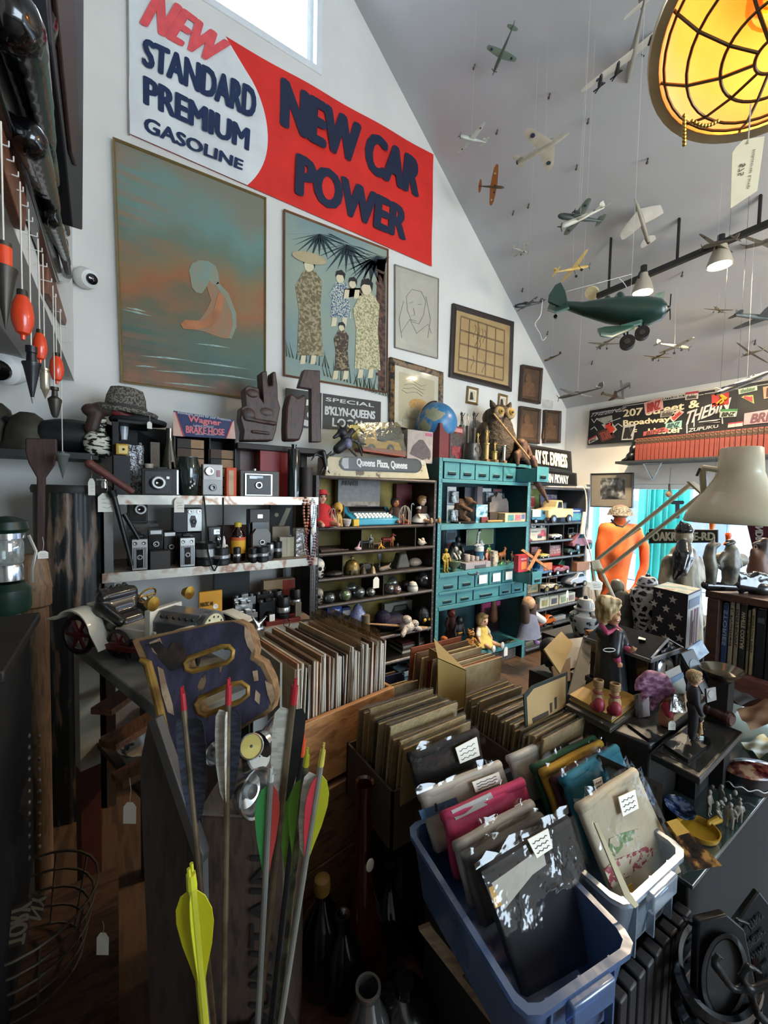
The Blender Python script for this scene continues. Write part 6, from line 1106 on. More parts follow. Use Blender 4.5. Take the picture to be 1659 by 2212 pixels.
for k in RG(14):
 c=('5c5f4c','8a8470','3c4038','70624a','2c2a26','9a9078')[k%6];zz=z+.022*(k%7);px=(1126,1156)if k<7 else(1160,1196);x0,x1=xa_(px[0],2.5,zz),xa_(px[1],2.5,zz)
 b=B();b.cb(((x0+x1)/2,2.62,zz+.0105),(x1-x0-.008,.22,.02),.04*((k*5)%3-1));SO('worn_book','worn dull book in the left pile under the toy shelf' if k<7 else 'worn dull book in the right pile under the toy shelf','book',b,mat(c,.7,v=.15),'worn books in the left pile' if k<7 else 'worn books in the right pile')
for k in RG(6):
 zz=ZQ[8]+.16+k*0;
q=PL((0,2.2,0),(0,-1,0));t=TH('marionette','marionette with a round wooden head, brown hair and grey-blue dress','puppet',q(1145,1395))
B().sph(q(1142,1302),.055,14).o('head',WD('8a6244','b08a66',6,(3,3,3)),t,w=1)
bl('hair',mat('3c2a22',.8,v=.3),t,[('c',q(1134,1308),q(1136,1345),.035,.04),('c',q(1150,1308),q(1150,1340),.035,.035),('s',q(1142,1298,-.03),(.055,.03,.055))],.012,2,w=1)
b=B();c=q(1143,1325);b2=c-q(1143,1375);h=b2.length;b.la_([(.135,0),(.12,.02),(.11,h*.4),(.06,h*.95),(0,h)],20,TR(q(1143,1375)),1,.6);b.o('dress',mat('5f6374',.85,v=.15,b=.3),t,w=1)
bl('sleeve',mat('c2bcb4',.85,v=.1),t,[('c',q(1152,1325),q(1172,1340),.03,.035)],.01,1,w=1)
bl('legs',mat('7a5a8a',.7),t,[('c',q(1150,1370),q(1157,1388),.02,.016),('c',q(1157,1388),q(1162,1388),.018,.018)],.008,1,w=1)
z=ZQ[0]+.001;q=PL((0,2.46,0),(0,-1,0))
def rollsign(name,lb,px,txt,tq,dp,rim):
 t=TH(name,lb,'sign',(q(*px[3])+q(*px[2]))/2);b=B();q.po_(b,px,-dp,0);b.o('case',mat('1b1d1e',.5,v=.15),t,w=1,bev=.004)
 cx=sum(p[0]for p in px)/4;cy=sum(p[1]for p in px)/4;b=B();q.po_(b,[(cx+(a-cx)*.93,cy+(c-cy)*.82)for a,c in px],0,.003);b.o('panel',mat('0d0e0f',.3),t,w=1)
 wt(t,'lettering',txt,q,tq,rim,.005,.05)
rollsign('express_sign','black lettered express roll sign box on the toy shelf',[(1132,957),(1234,975),(1237,1022),(1135,1004)],'AY ST. EXPRESS',((1155,1000),(1226,1011),(1225,982),(1154,971)),.16,EM('e8d9a8',.35))
rollsign('parkway_sign','second black roll sign under the express one',[(1136,1007),(1246,1022),(1247,1050),(1138,1046)],'EASTERN PKWAY',((1157,1040),(1228,1046),(1228,1028),(1158,1019)),.2,mat('c9c6b8',.5))
t=TH('toy_limb','thin reddish doll limb toy behind the parkway sign','toy',PY(1250,1045,2.7));q2=PL((0,2.7,0),(0,-1,0));bl('leg',mat('7a3c30',.5),t,[('c',q2(1249,1045),q2(1252,1038),.02,.016),('c',q2(1252,1038),q2(1270,1036),.016,.01),('c',q2(1270,1036),q2(1272,1030),.008,.006)],.006,1,w=1)
cord('power_cable','cream power cable hanging down the end of the toy shelf',[PY(1244,1052,2.42),PY(1258,1052,2.4),PY(1265,1065,2.4),PY(1267,1100,2.4),PY(1262,1150,2.4),PY(1268,1170,2.4),PY(1274,1190,2.4),PY(1278,1215,2.4),PY(1280,1300,2.4)],.007,mat('c9c4b4',.5),'cable')
b=B();b.cyl(PY(1262,1106,2.39),PY(1256,1152,2.39),.016,.018,10);SO('inline_switch','cream inline switch on the power cable','switch',b,mat('c9c4b0',.5))
# window wall
CM_=M(((CR.x,CF.x,CU.x),(CR.y,CF.y,CU.y),(CR.z,CF.z,CU.z))).to_4x4()
def pb(D,sh):
 "blob shapes given as (pixel x, pixel y[, metres deeper]) with radii in pixels, standing at distance D"
 k=D/FPX;o=[];pt=lambda a:P(a[0],a[1],D+(a[2]if len(a)>2 else 0))
 for s in sh:
  if s[0]=='s':r=s[2];o.append(('S',pt(s[1]),tuple(q*k for q in r),s[3]if len(s)>3 else 0))
  elif s[0]=='c':o.append(('c',pt(s[1]),pt(s[2]),s[3]*k,(s[4]if len(s)>4 else s[3])*k))
  else:o.append(('t',[pt(a)for a in s[1]],[q*k for q in s[2]]))
 return o
def PB(name,mt,par,D,sh,vox,it=2,lb=None):
 b=B();rest=[]
 for s in pb(D,sh):
  if s[0]=='S':b.sph(s[1],s[2],9,CM_@RO(s[3],4,'Y'))
  else:rest.append(s)
 BBS(b,rest);return b.o(name,mt,par,w=1,rem=vox,it=it,lb=lb)
fr=mat('d6dcdc',.5,v=.05)
b=B()
for y0,y1,z0,z1 in((-2.2,2.57,1.64,1.69),(-2.2,2.57,.55,.6),(2.53,2.57,.6,1.64),(1.0,1.04,.6,1.64),(-.6,-.56,.6,1.64)):b.bx(XR+.02,y0,z0,XR+.1,y1,z1)
o=STR('window_2',b,fr,bev=.004);b=B();b.bx(XR+.055,-2.2,.6,XR+.06,2.53,1.64);b.o('pane',FM('ffffff',.02,0),o,w=False)
tq=mat('35b0a8',.5,v=.06);
b=B();b.bx(4.54,-3,-.1,9,5,-.02);STR('ground',b,mat('a9abad',.9,v=.1))
t=TH('shopfront_door','turquoise panelled shopfront door and frame outside the window','door',(5.2,1.6,0));X5=5.1
ya=lambda px:yat(px,X5,1.4)
b=B();b.bx(X5,ya(1476),0,X5+.06,ya(1400),2.2);d=b.o('door_leaf',tq,t,w=1)
b=B()
for px in(1404,1414,1430,1442,1462):b.bx(X5-.03,ya(px+3),0,X5,ya(px),2.1)
b.o('door_moulding',mat('2a958f',.5,v=.05),t,w=1)
b=B();b.bx(X5-.02,ya(1600),1.66,X5+.1,ya(1368),1.8).bx(X5-.05,ya(1396),0,X5+.05,ya(1383),1.75).bx(X5-.02,ya(1290),0,X5+.06,ya(1262),2.2).bx(X5-.02,ya(1490),.2,X5+.06,ya(1477),1.7);b.o('door_frame',tq,t,w=1)
t=TH('street_building','pale blue-grey building front across the street','building',(8.2,1,0));b=B();b.bx(8.2,-6,0,8.4,5,1.62);b.o('facade',mat('7c8ea6',.8,v=.1),t,w=1)
b=B()
for k in RG(8):b.bx(8.17,-4.2+k*1.1,.5,8.2,-3.5+k*1.1,1.5)
b.o('window_panes',mat('37455c',.2,v=.2),t,w=1)
gp=PL((XR+.05,0,0),(-1,0,0))
t=TH('window_lettering','large dark letters painted on the shop window','lettering',gp(1465,1120));b=B();at_(b,'T',[gp(*a)for a in((1449,1120),(1478,1120),(1478,1082),(1449,1082))],.06);at_(b,'S',[gp(*a)for a in((1490,1121),(1522,1121),(1522,1080),(1490,1080))],.05);at_(b,'H',[gp(*a)for a in((1524,1121),(1550,1121),(1550,1080),(1524,1080))],.05);b.o('letters',mat('3a4250',.6,v=0),t,w=1,sm=0)
sg=PL((XR-.04,0,0),(-1,0,0))
SG=[(1274,885),(1740,806),(1740,925),(1269,961)]
t=TH('street_name_sign','long black street sign covered in stickers and white graffiti tags','sign',sg(1450,950));b=B();sg.po_(b,SG,-.034,0);b.o('board',mat('0f0f12',.45,v=.2,s=10),t,w=1)
b=B();sg.po_(b,[(1274,884),(1740,805),(1740,808),(1274,887)],0,.004);sg.po_(b,[(1345,877),(1520,851),(1520,852.5),(1345,878.5)],0,.002);sg.po_(b,[(1522,850),(1720,819),(1720,820.5),(1522,851.5)],0,.002);b.o('edge_lines',mat('a9a49a',.5),t,w=1)
cream=mat('c9bd9c',.6,v=.08)
wt(t,'lettering',['207','Street &','Broadway','F','Hester'],sg,[((1346,901),(1388,896),(1389,880),(1346,885)),((1395,898),(1511,879),(1512,862),(1396,881)),((1346,924),(1448,914),(1448,899),(1346,908)),((1350,940),(1376,938),(1376,927),(1350,929)),((1400,939),(1474,934),(1474,919),(1400,926))],cream,.003,.05)
gw=mat('a9aaa8',.6,v=.2);b=B();
for tx,q_,sh_ in(('THEBINZ',((1276,901),(1352,887),(1354,879),(1278,893)),.4),('THEBIN',((1482,918),(1582,880),(1580,858),(1484,890)),.4),('ZUPUKU',((1486,934),(1554,923),(1552,917),(1487,926)),.2),('INTHEBIN',((1429,866),(1480,859),(1480,853),(1430,860)),.2)):at_(b,tx,[sg(x_,y_,.004)for x_,y_ in q_],.03,sh_)
b.o('graffiti',gw,t,w=1,sm=0)
b=B()
for pts in([(1278,905),(1283,913),(1290,903)],[(1484,918),(1484,936)],[(1510,912),(1556,906),(1520,915),(1555,912)],[(1500,900),(1499,922)],[(1560,902),(1561,916)],[(1280,893),(1340,884)],[(1300,918),(1340,903)],[(1320,928),(1335,915),(1345,922)],[(1276,928),(1284,922),(1290,930)]):b.tu_([sg(x_,y_,.004)for x_,y_ in pts],.005,4)
b.o('graffiti_strokes',gw,t,w=1)
def SK(pts,c,txt=None,tc='1a1a1a',tq_=None,top=None,nm='sticker'):
 b=B();sg.po_(b,pts,.004,.006);s_=b.o(nm,mat(c,.6,v=.15,s=20),t,w=1)
 if top:b=B();a_,b_,c_,d_=pts;sg.po_(b,[a_,b_,tuple(b_[i]*.72+c_[i]*.28 for i in(0,1)),tuple(a_[i]*.72+d_[i]*.28 for i in(0,1))],.006,.007);b.o('sticker_header',mat(top,.6,v=.1),s_,w=1)
 if txt:
  a_,b_,c_,d_=pts;L=lambda p_,q_,f:(p_[0]*(1-f)+q_[0]*f,p_[1]*(1-f)+q_[1]*f);lo,hi=.1,(.62 if top else.85)
  q_=[L(L(d_,c_,.1),L(a_,b_,.1),lo),L(L(d_,c_,.9),L(a_,b_,.9),lo),L(L(d_,c_,.9),L(a_,b_,.9),hi),L(L(d_,c_,.1),L(a_,b_,.1),hi)]
  b=B();at_(b,txt,[sg(x_,y_,.008)for x_,y_ in q_],.05,.25);b.o('sticker_lettering',mat(tc,.6,v=0),s_,w=1,sm=0)
SK([(1391,870),(1431,858),(1433,884),(1394,895)],'b58a84','BINZ','8a2a2a')
SK([(1481,848),(1509,844),(1508,861),(1480,864)],'b5a9a0','thebinz','333333',top='9a2c3a')
SK([(1427,888),(1457,884),(1456,898),(1426,902)],'8f8a80','thebinz','4a4440')
SK([(1445,902),(1466,884),(1478,890),(1454,912)],'b5a494','thebinz','9a2a2a')
SK([(1438,915),(1473,908),(1472,923),(1437,926)],'7aa39a','BINZ','1e3a36')
SK([(1286,905),(1322,897),(1323,908),(1322,925),(1285,936)][:4],'8f8f88')
SK([(1300,918),(1318,908),(1333,928),(1320,940)],'a9a49c','UNG','c03a2a')
SK([(1289,934),(1316,922),(1330,945),(1300,956)],'3a1f1c','TONY','7a3a34')
SK([(1271,949),(1288,940),(1292,949),(1272,959)],'b5b0a6','BINZ','222222',top='8f2c38')
SK([(1347,920),(1374,915),(1367,950),(1342,951)],'a9a9a4','BINZ','1c1c1c')
SK([(1390,933),(1440,922),(1446,932),(1389,942)],'a0504c','BINZ','5a2a28')
SK([(1537,853),(1575,847),(1574,873),(1538,879)],'9a2420')
b=B();b.tu_([sg(x_,y_,.012)for x_,y_ in[(1548+9*sin(a)+6,862-10*cos(a))for a in(0,.5,1,1.5,2,2.5,3)]],.008,5).tu_([sg(1548,872,.012),sg(1564,858,.012)],.008,5).tu_([sg(1557,854,.012),sg(1569,862,.012)],.012,5);b.o('hammer_and_sickle',mat('c79a2c',.5),t,w=1)
SK([(1594,836),(1635,828),(1636,843),(1596,852)],'a9b5a4','thebinz','5c7a5c',top='222428')
SK([(1601,858),(1606,855),(1627,853),(1629,872)],'93a35a','BINZ','c23a4a')
SK([(1556,884),(1594,883),(1590,900),(1554,902)],'9aa596','BINZ','161616',top='2f6a3a')
SK([(1608,893),(1740,872),(1740,905),(1606,918)],'a5868a','BRRRRR','5a3a44')
SK([(1573,914),(1605,910),(1604,920),(1572,924)],'a9a29a',None,top='a03040')
SK([(1648,836),(1700,826),(1700,850),(1650,862)],'a98a6c','BINZ','4a2a24')
zs=PX(1330,997,4.14).z;zt=PX(1372,948,4.15).z
t=TH('book_shelf','dark wall shelf on a wire bracket carrying the red books','shelf',(4.27,1.3,zs-.02));b=B();b.bx(4.12,-.4,zs-.025,XR-.001,2.12,zs);b.o('board',mat('23272a',.5,v=.15),t,w=1,bev=.003)
b=B();y0=yat(1405,4.25,zs);
b.tu_([(4.15,yat(1389,4.15,zs),zs-.02),(4.38,yat(1410,4.38,1.75),1.73)],.008).tu_([(4.15,yat(1430,4.15,zs),zs-.02),(4.38,yat(1410,4.38,1.75),1.73)],.008).tu_([(4.15,yat(1389,4.15,zs),zs-.03),(4.15,yat(1430,4.15,zs),zs-.03)],.008);b.o('bracket',mat('8f9092',.4,.6),t,w=1)
rb=[mat('6a2a20',.6,v=.15),mat('742f24',.6,v=.15),mat('5f2620',.6,v=.15)];band=pat(((.48,'2a1a14'),(.55,'5c4630')),60,.5,(1,1,1))
ya_,yb_=yat(1370,4.15,zs),.1;N_=54;pto=None
w=(ya_-yb_)/N_
for k in RG(N_):
 yc=ya_-(k+.5)*w
 if pto is None:
  t=TH('red_book','red cloth volume with dark gilt spine bands in the long row on the wall shelf','book',(4.15,yc,zs+.001),gp_='red volumes on the high wall shelf')
  h=zt-zs;b=B();b.bx(0,-w/2+.0015,0,.17,w/2-.0015,h);p1=b.o('cover',rb[0],t,bev=.003);b=B();b.bx(-.0015,-w/2+.002,h*.74,.03,w/2-.002,h*.96);p2=b.o('spine_band',band,t);pto=(t,p1,p2)
 else:
  t=pto[0].copy();C.objects.link(t);t.location=(4.15+RU(0,.004),yc,zs+.001)
  for p_ in pto[1:]:
   c=p_.copy();C.objects.link(c);c.parent=t
t=TH('bookend_figure','black crouching figure bookend at the left of the red books','bookend',(4.26,ya_+.06,zs));bl('figure',BK_,t,[('s',(0,.02,.05),(.05,.05,.05)),('s',(0,0,.12),(.045,.04,.05)),('s',(0,-.01,.19),(.035,.035,.035)),('c',(0,.04,.03),(0,.1,.012),.03,.02),('c',(0,-.02,.1),(0,-.03,.2),.03,.02)],.01)
fp=PL((4.3,0,0),(-1,0,0))
def art_bw(t,pl,h):
 b=B();pl.po_(b,[(1297,1033),(1350,1032),(1350,1078),(1297,1078)],h,h+.001);b.o('photograph',pat(((.35,'17191b'),(.5,'4a4d4f'),(.65,'9a9b98')),14,.4),t,w=1)
PIC('framed_photograph','black framed black and white photograph hanging at the window top','framed photograph',((1277.6,1023),(1370,1021),(1369,1098),(1277,1095)),.012,mat('15151a',.4),mat('7d7668',.7,v=.05),.03,pl=fp,art=art_bw)
t=TH('hanging_bird','small bird ornament hanging on a cord in the window','ornament',fp(1445,1085));b=B();b.cyl(fp(1449,1011),fp(1446,1045),.002,n=5).cyl(fp(1446,1045),fp(1446,1062),.008,.01,6);b.o('cord',mat('4a3a2a',.7),t,w=1)
PB('bird',mat('6a5238',.6,v=.3,s=60),t,dep(fp(1445,1070)),[('s',(1445,1068),(6,6,7)),('c',(1442,1064),(1436,1068),3,1),('c',(1449,1064),(1452,1072),3,1.5),('c',(1446,1060),(1446,1056),3,3)],.008)
D=3.55;t=TH('mannequin','orange flocked headed mannequin seen from behind wearing a grey helmet','mannequin',P(1335,1420,D))
om=pat(((.35,'b8481a'),(.6,'d9641f'),(.75,'d9843a')),5,.75,(1,1,1))
PB('torso',om,t,D,[('t',[(1338,1150),(1335,1190),(1332,1230),(1325,1280),(1312,1330),(1305,1420)],[26,29,24,23,30,34]),('c',(1307,1142),(1372,1146),15,15),('c',(1338,1140),(1340,1112),12,12),('c',(1322,1150),(1325,1190),22,26),('c',(1354,1157),(1348,1190),17,18),('c',(1345,1300),(1338,1420),26,24),('t',[(1376,1150),(1392,1182),(1392,1222),(1378,1260),(1362,1284)],[11,11,10,8,7]),('t',[(1304,1146),(1296,1180),(1294,1220),(1300,1250)],[12,11,10,8])],.022,3)
PB('head',mat('6c5648',.7),t,D,[('s',(1340,1106),(19,18,17))],.02)
b=B();c=P(1340,1110,D);k=D/FPX;b.la_([(26*k,-3*k),(24*k,0),(21*k,9*k),(13*k,16*k),(0,18*k)],24,TR(c));b.o('helmet',pat(((.45,'4a443c'),(.55,'7c7364')),70,.8,b=.3),t,w=1)
b=B();b.tu_([P(x_,y_,D-r_)for x_,y_,r_ in((1320,1122,.14),(1332,1135,.17),(1345,1138,.17),(1360,1124,.14))],.008,6);b.o('neck_strap',bk,t,w=1)
b=B();b.bx(3.8,.1,.0,4.38,1.75,.66);SO('window_bench','white painted display ledge under the shop window','ledge',b,mat('b9c1c0',.5,v=.08),bev=.006)
t=TH('open_book','open catalogue propped on the window ledge','book',PX(1375,1340,3.9));b=B();q=PL((3.9,0,0),(-1,0,0));q.po_(b,[(1355,1348),(1372,1324),(1385,1330),(1412,1333),(1400,1345)],0,.01);b.o('pages',PP_,t,w=1)
t=TH('oakridge_sign','black embossed road name sign with white letters standing behind the robed statue','road sign',PX(1475,1172,3.2));q=PL((3.2,0,0),(-1,0,0));b=B();q.po_(b,[(1401,1142),(1551,1144),(1551,1172),(1401,1174)],0,.012);b.o('plate',mat('23241f',.5,v=.1),t,w=1,bev=.004);wt(t,'lettering','OAKRIDGE-RD',q,((1409,1169),(1545,1167),(1545,1150),(1409,1149)),mat('c9c2a4',.5),.014,.05)
b=B();q.po_(b,[(1398,1150),(1401,1150),(1401,1166),(1398,1166),(1393,1158)],0,.01);q.po_(b,[(1466,1172),(1478,1172),(1478,1592),(1466,1592)],-.03,-.01);b.o('bracket',mat('23241f',.5),t,w=1)
b=B();b.bx(1.66,.6,0,2.5,1.02,.775);SO('display_table','dark display table behind the counter carrying statues and jars','table',b,mat('1e1b19',.6,v=.2),bev=.006)
# statues, jars, bookcase near the window
def ST_(name,lb,cat,D,base,pt_,vox,mt,gp_=None):
 t=TH(name,lb,cat,P(*base,D),gp_=gp_)
 for nm,sh,m_ in pt_:PB(nm,m_ or mt,t,D,sh,vox)
 return t
ston=pat(((.38,'2c2820'),(.5,'7a7058'),(.6,'a99e86')),18,.35,(1,1,.5),b=.2);bkg_=mat('0d0e12',.15,v=.1,ct=.5)
t=ST_('robed_statue','glazed statue of a robed man with a long black beard and black cap','statue',1.9,(1475,1400),[('robe',[('t',[(1476,1200),(1474,1250),(1472,1300),(1470,1400)],[26,34,37,40]),('c',(1448,1212),(1500,1212),15,15),('t',[(1444,1215),(1440,1255),(1458,1285),(1480,1280)],[14,17,15,10]),('t',[(1504,1215),(1508,1250),(1494,1280),(1474,1268)],[14,17,15,9]),('c',(1495,1290),(1512,1345),14,10),('c',(1475,1290,-.03),(1490,1345,-.03),10,8),('c',(1455,1290,-.03),(1452,1345,-.03),10,8)],ston),('head',[('s',(1478,1160),(16,18,20)),('c',(1476,1168,-.035),(1475,1174,-.04),4,4),('c',(1478,1180),(1477,1200),11,13)],mat('8f826a',.35,v=.1)),('beard',[('t',[(1475,1176,-.035),(1474,1200,-.06),(1468,1230,-.07),(1458,1248,-.065)],[12,18,14,6]),('t',[(1480,1178,-.035),(1480,1205,-.06),(1476,1238,-.07)],[12,16,8]),('c',(1468,1172,-.04),(1466,1184,-.045),4,4),('c',(1486,1172,-.04),(1488,1184,-.045),4,4)],bkg_),('cap',[('s',(1478,1146),(18,19,10)),('s',(1478,1138),(14,15,10)),('c',(1472,1132),(1470,1126),5,3)],bkg_),('eyebrows',[('c',(1467,1158,-.035),(1473,1160,-.04),1.6,1.2),('c',(1482,1160,-.04),(1489,1158,-.035),1.2,1.6)],bkg_)],.007,ston)
ST_('bald_sage_statue','small glazed statue of a bald bearded sage behind the blond doll','statue',1.85,(1345,1390),[('robe',[('t',[(1342,1290),(1342,1320),(1340,1390)],[18,24,26]),('c',(1320,1290),(1362,1295),12,12),('t',[(1318,1292),(1314,1320),(1330,1335)],[11,12,9])],pat(((.4,'2a2c2c'),(.55,'5c5c56')),9,.4)),('head',[('s',(1334,1268),(14,15,15)),('s',(1333,1260),(12,13,10)),('c',(1342,1274,-.03),(1344,1277,-.03),3,3)],mat('8f8878',.3,v=.08)),('beard',[('c',(1340,1282,-.03),(1344,1305,-.05),8,5),('c',(1334,1285,-.03),(1338,1308,-.05),7,4)],mat('6f6e68',.6,v=.2))],.007,ston)
def jarP(name,lb,D,pc,pyb,pyt,wpx,prof,mt,pt_=()):
 p=P(pc,pyb,D);k=D/FPX;return TN(name,lb,'jar',p,wpx*k/2,(pyb-pyt)*k,prof,mt,pt_,n=32)
lattice=pat(((0,'b5b4b4'),(.08,'12141c'),(.3,'77777c')),34,.25,kind='e',cn=1)
jarP('lattice_jar','tall dark lidded jar covered in a white lattice pattern',1.8,1394,1360,1238,66,[(0,0),(.62,0),(.7,.1),(.95,.48),(1,.6),(.92,.7),(.6,.76),(.55,.79),(0,.79)],lattice,[('rim',[(.55,.785),(.68,.79),(.68,.81),(.6,.825)],mat('9a9a98',.3)),('lid',[(.6,.82),(.56,.88),(.4,.94),(.14,.955),(0,.955)],lattice),('finial',[(.1,.95),(.16,.965),(.12,.985),(0,1)],bkg_)])
floral=pat(((.36,'1c2028'),(.43,'34383f'),(.47,'b5b6b2'),(1,'c6c5bd')),24,.25,(1,1,1),detail=3)
jarP('floral_jar','white lidded jar painted with dark blue flowers beside the toy shelf',2.15,1262,1372,1286,64,[(0,0),(.6,0),(.7,.05),(1,.42),(.95,.52),(.62,.62),(.55,.66),(0,.66)],floral,[('rim',[(.55,.65),(.72,.66),(.72,.69),(.5,.7)],mat('9a9a98',.3)),('lid',[(.56,.69),(.54,.82),(.4,.92),(.1,.93),(0,.93)],floral),('finial',[(.06,.92),(.16,.95),(.1,1),(0,1)],bkg_)])
b=B();p=P(1262,1372,2.15);b.cb((p.x,p.y,p.z/2-.001),(.3,.3,p.z-.004));SO('jar_stand','dark square stand under the floral jar','stand',b,mat('191716',.6,v=.2))
jarP('small_white_candlestick','white turned candlestick beside the robed statue',2.1,1428,1400,1222,20,[(0,0),(1,0),(.8,.05),(.4,.1),(.5,.3),(.35,.35),(.5,.6),(.4,.75),(.8,.8),(.6,.85),(.9,.95),(1,1),(0,1)],mat('a9aaa8',.4,v=.05))
t=TH('flag_box','tall box printed with white stars on navy and a flag front','box',P(1460,1405,1.55));q=lambda x_,y_,d=0:P(x_,y_,1.55+d)
c0,c1,c2,c3=q(1405,1395,.12),q(1478,1415),q(1507,1390,.10),q(1440,1370,.25);tz=P(1478,1283,1.55)-P(1478,1415,1.55);tz=V((0,0,tz.length))
c3=c0+c2-c1
for c in(c0,c1,c2,c3):c.z=c1.z
b=B();b.pr_([c0,c1,c2,c3],tz);b.o('carton',mat('10131f',.5,v=.1),t,w=1)
n1=(c1-c0).cross(V((0,0,1))).normalized();b=B()
if n1.dot(EYE-c0)<0:n1=-n1
for u,v in((.2,.9),(.6,.86),(.05,.72),(.42,.68),(.8,.6),(.25,.48),(.62,.4),(.1,.3),(.85,.25),(.45,.18),(.15,.08),(.72,.06)):
 c=c0*(1-u)+c1*u+tz*v+n1*.001;e=(c1-c0).normalized();b.pr_([c+(e*cos(PI/2+k*PI/5)+V((0,0,1))*sin(PI/2+k*PI/5))*(.017 if k%2==0 else.007)for k in RG(10)],n1*.0006)
b.o('printed_stars',mat('b9b4ac',.6),t,w=1)
n2=(c2-c1).cross(V((0,0,1))).normalized();n2=n2 if n2.dot(EYE-c1)>0 else-n2
def rec(u0,v0,u1,v1,m_,nm,h=.001):b=B();b.pr_([c1*(1-u)+c2*u+tz*v+n2*h for u,v in((u0,v0),(u1,v0),(u1,v1),(u0,v1))],n2*.0006);b.o(nm,m_,t,w=1)
rec(.02,.02,.98,.98,pat(((.44,'9ab4cc'),(.5,'b5c2cc')),6,.3),'window_face');rec(.1,.75,.9,.9,mat('3f6aa4',.4),'blue_title',.002);rec(.3,.05,.42,.7,mat('9a4a4a',.5),'red_stripe',.002);rec(.55,.05,.66,.7,mat('9a4a4a',.5),'red_stripe',.002);rec(.75,.05,.86,.7,mat('9a4a4a',.5),'red_stripe',.002);rec(.4,.15,.6,.5,mat('6a4a40',.5,v=.3,s=60),'pictured_figure',.003)
b=B();b.pr_([c0+tz+V((0,0,.0005)),c1+tz+V((0,0,.0005)),c2+tz+V((0,0,.0005)),c3+tz+V((0,0,.0005))],(0,0,.001));b.o('top_face',pat(((.4,'6c8c94'),(.55,'b4aea2'),(.65,'6a4a3c')),14,.4),t,w=1)
BXF=1.75;bf=PL((BXF,0,0),(-1,0,0));wb=WD('2c1a14','4a2c20',5,(3,3,9))
yl=bf(1531,1300).y;ztop=bf(1531,1276).z;zsh=bf(1560,1448).z;zb=.86
t=TH('low_bookcase','low dark wooden bookcase with a pinkish base at the right edge','bookcase',(BXF+.12,.2,zb))
b=B();b.bx(BXF,-.6,ztop-.025,BXF+.26,yl+.012,ztop);b.o('top_board',wb,t,w=1,bev=.003)
b=B();b.bx(BXF,yl-.03,zb,BXF+.26,yl+.005,ztop-.025);b.o('side_panel',wb,t,w=1,bev=.003)
b=B();b.bx(BXF+.24,-.6,zb,BXF+.26,yl,ztop-.02);b.o('back_panel',mat('16110f',.7),t,w=1)
b=B();b.bx(BXF-.005,-.6,zb,BXF+.24,yl-.03,zsh);b.o('base',WD('5c3630','7a4c42',7,(3,3,9)),t,w=1,bev=.003)
for px0,px1,pt,c,tx,tc,l in((1557,1571,1307,'35507a','STORIES','a9b8cc','blue paperback spine at the left of the bookcase'),(1572,1583,1302,'a39a86','I, Profited','3a3430','cream book with dark script, second in the bookcase'),(1584,1594,1304,'948c76','DUSTBOWL','2a2a26','tan book with bold black title, third in the bookcase'),(1595,1610,1310,'2a2c2c','WHITE COLLAR','b9b094','dark book titled in cream, fourth in the bookcase'),(1611,1618,1322,'7c7252','THE ARMY','3a3424','thin olive book, fifth in the bookcase'),(1619,1628,1318,'a09678','BOSTON MEN','4a4434','thin cream book, sixth in the bookcase'),(1630,1652,1320,'12161f','POWER','5a6474','thick navy hardback, seventh in the bookcase'),(1653,1675,1324,'1e1e22','HISTORY','7a7a7c','dark hardback cut by the right edge of the photo')):
 y1_,y0_=yat(px0,BXF+.03,zsh+.1),yat(px1,BXF+.03,zsh+.1);h=bf((px0+px1)/2,pt).z-zsh;t2=TH('hardback_book',l,'book',(BXF+.1,(y0_+y1_)/2,zsh+.001),gp_=None)
 b=B();b.bx(BXF+.03,y0_+.001,zsh+.001,BXF+.2,y1_-.001,zsh+h);b.o('cover',mat(c,.5,v=.12),t2,w=1,bev=.002)
 b=B();b.bx(BXF+.034,y0_+.003,zsh+h-.002,BXF+.198,y1_-.003,zsh+h+.0015);b.o('pages',PP_,t2,w=1)
 x_=BXF+.0285;ym=(y0_+y1_)/2;hw=(y1_-y0_)*.28;z1_,z0_=zsh+h*.9,zsh+h*.35;b=B()
 if px1-px0<21:at_(b,tx,[(x_,ym-hw,z1_),(x_,ym-hw,z0_),(x_,ym+hw,z0_),(x_,ym+hw,z1_)],.05)
 else:at_(b,tx,[(x_,y1_-.004,zsh+h*.8),(x_,y0_+.004,zsh+h*.8),(x_,y0_+.004,zsh+h*.88),(x_,y1_-.004,zsh+h*.88)],.05)
 b.o('lettering',mat(tc,.6,v=0),t2,w=1,sm=0)
D=dep(bf(1560,1275));grey=pat(((.35,'3a3832'),(.55,'7a7464'),(.7,'958e7c')),18,.4,b=.3)
t=ST_('horseman_statue','carved grey stone statue of a warrior standing against a rearing horse','statue',D,(1558,1276),[('horse',[('t',[(1536,1262),(1537,1225),(1532,1205),(1536,1182),(1552,1176)],[9,12,12,10,5]),('c',(1538,1172),(1544,1162),4,2),('t',[(1540,1210,.03),(1575,1205,.05),(1600,1210,.06)],[13,17,15]),('t',[(1604,1200,.06),(1612,1215,.06),(1606,1222,.06)],[5,4,3]),('c',(1550,1220),(1560,1230),5,4)],grey),('warrior',[('t',[(1580,1190),(1578,1225),(1576,1250)],[13,17,14]),('c',(1578,1180),(1577,1176),9,8),('t',[(1565,1196),(1552,1212),(1555,1225)],[6,6,5]),('c',(1592,1196),(1598,1222),6,6),('c',(1570,1245),(1564,1262),8,7),('c',(1585,1245),(1588,1262),8,7)],grey),('hat',[('c',(1568,1176,-.01),(1586,1172,-.01),4,4),('s',(1578,1170),(9,9,6))],mat('2a2a26',.4)),('base',[('c',(1524,1264),(1590,1268),9,9),('c',(1530,1270),(1585,1272),7,6)],bkg_)],.0042,grey)
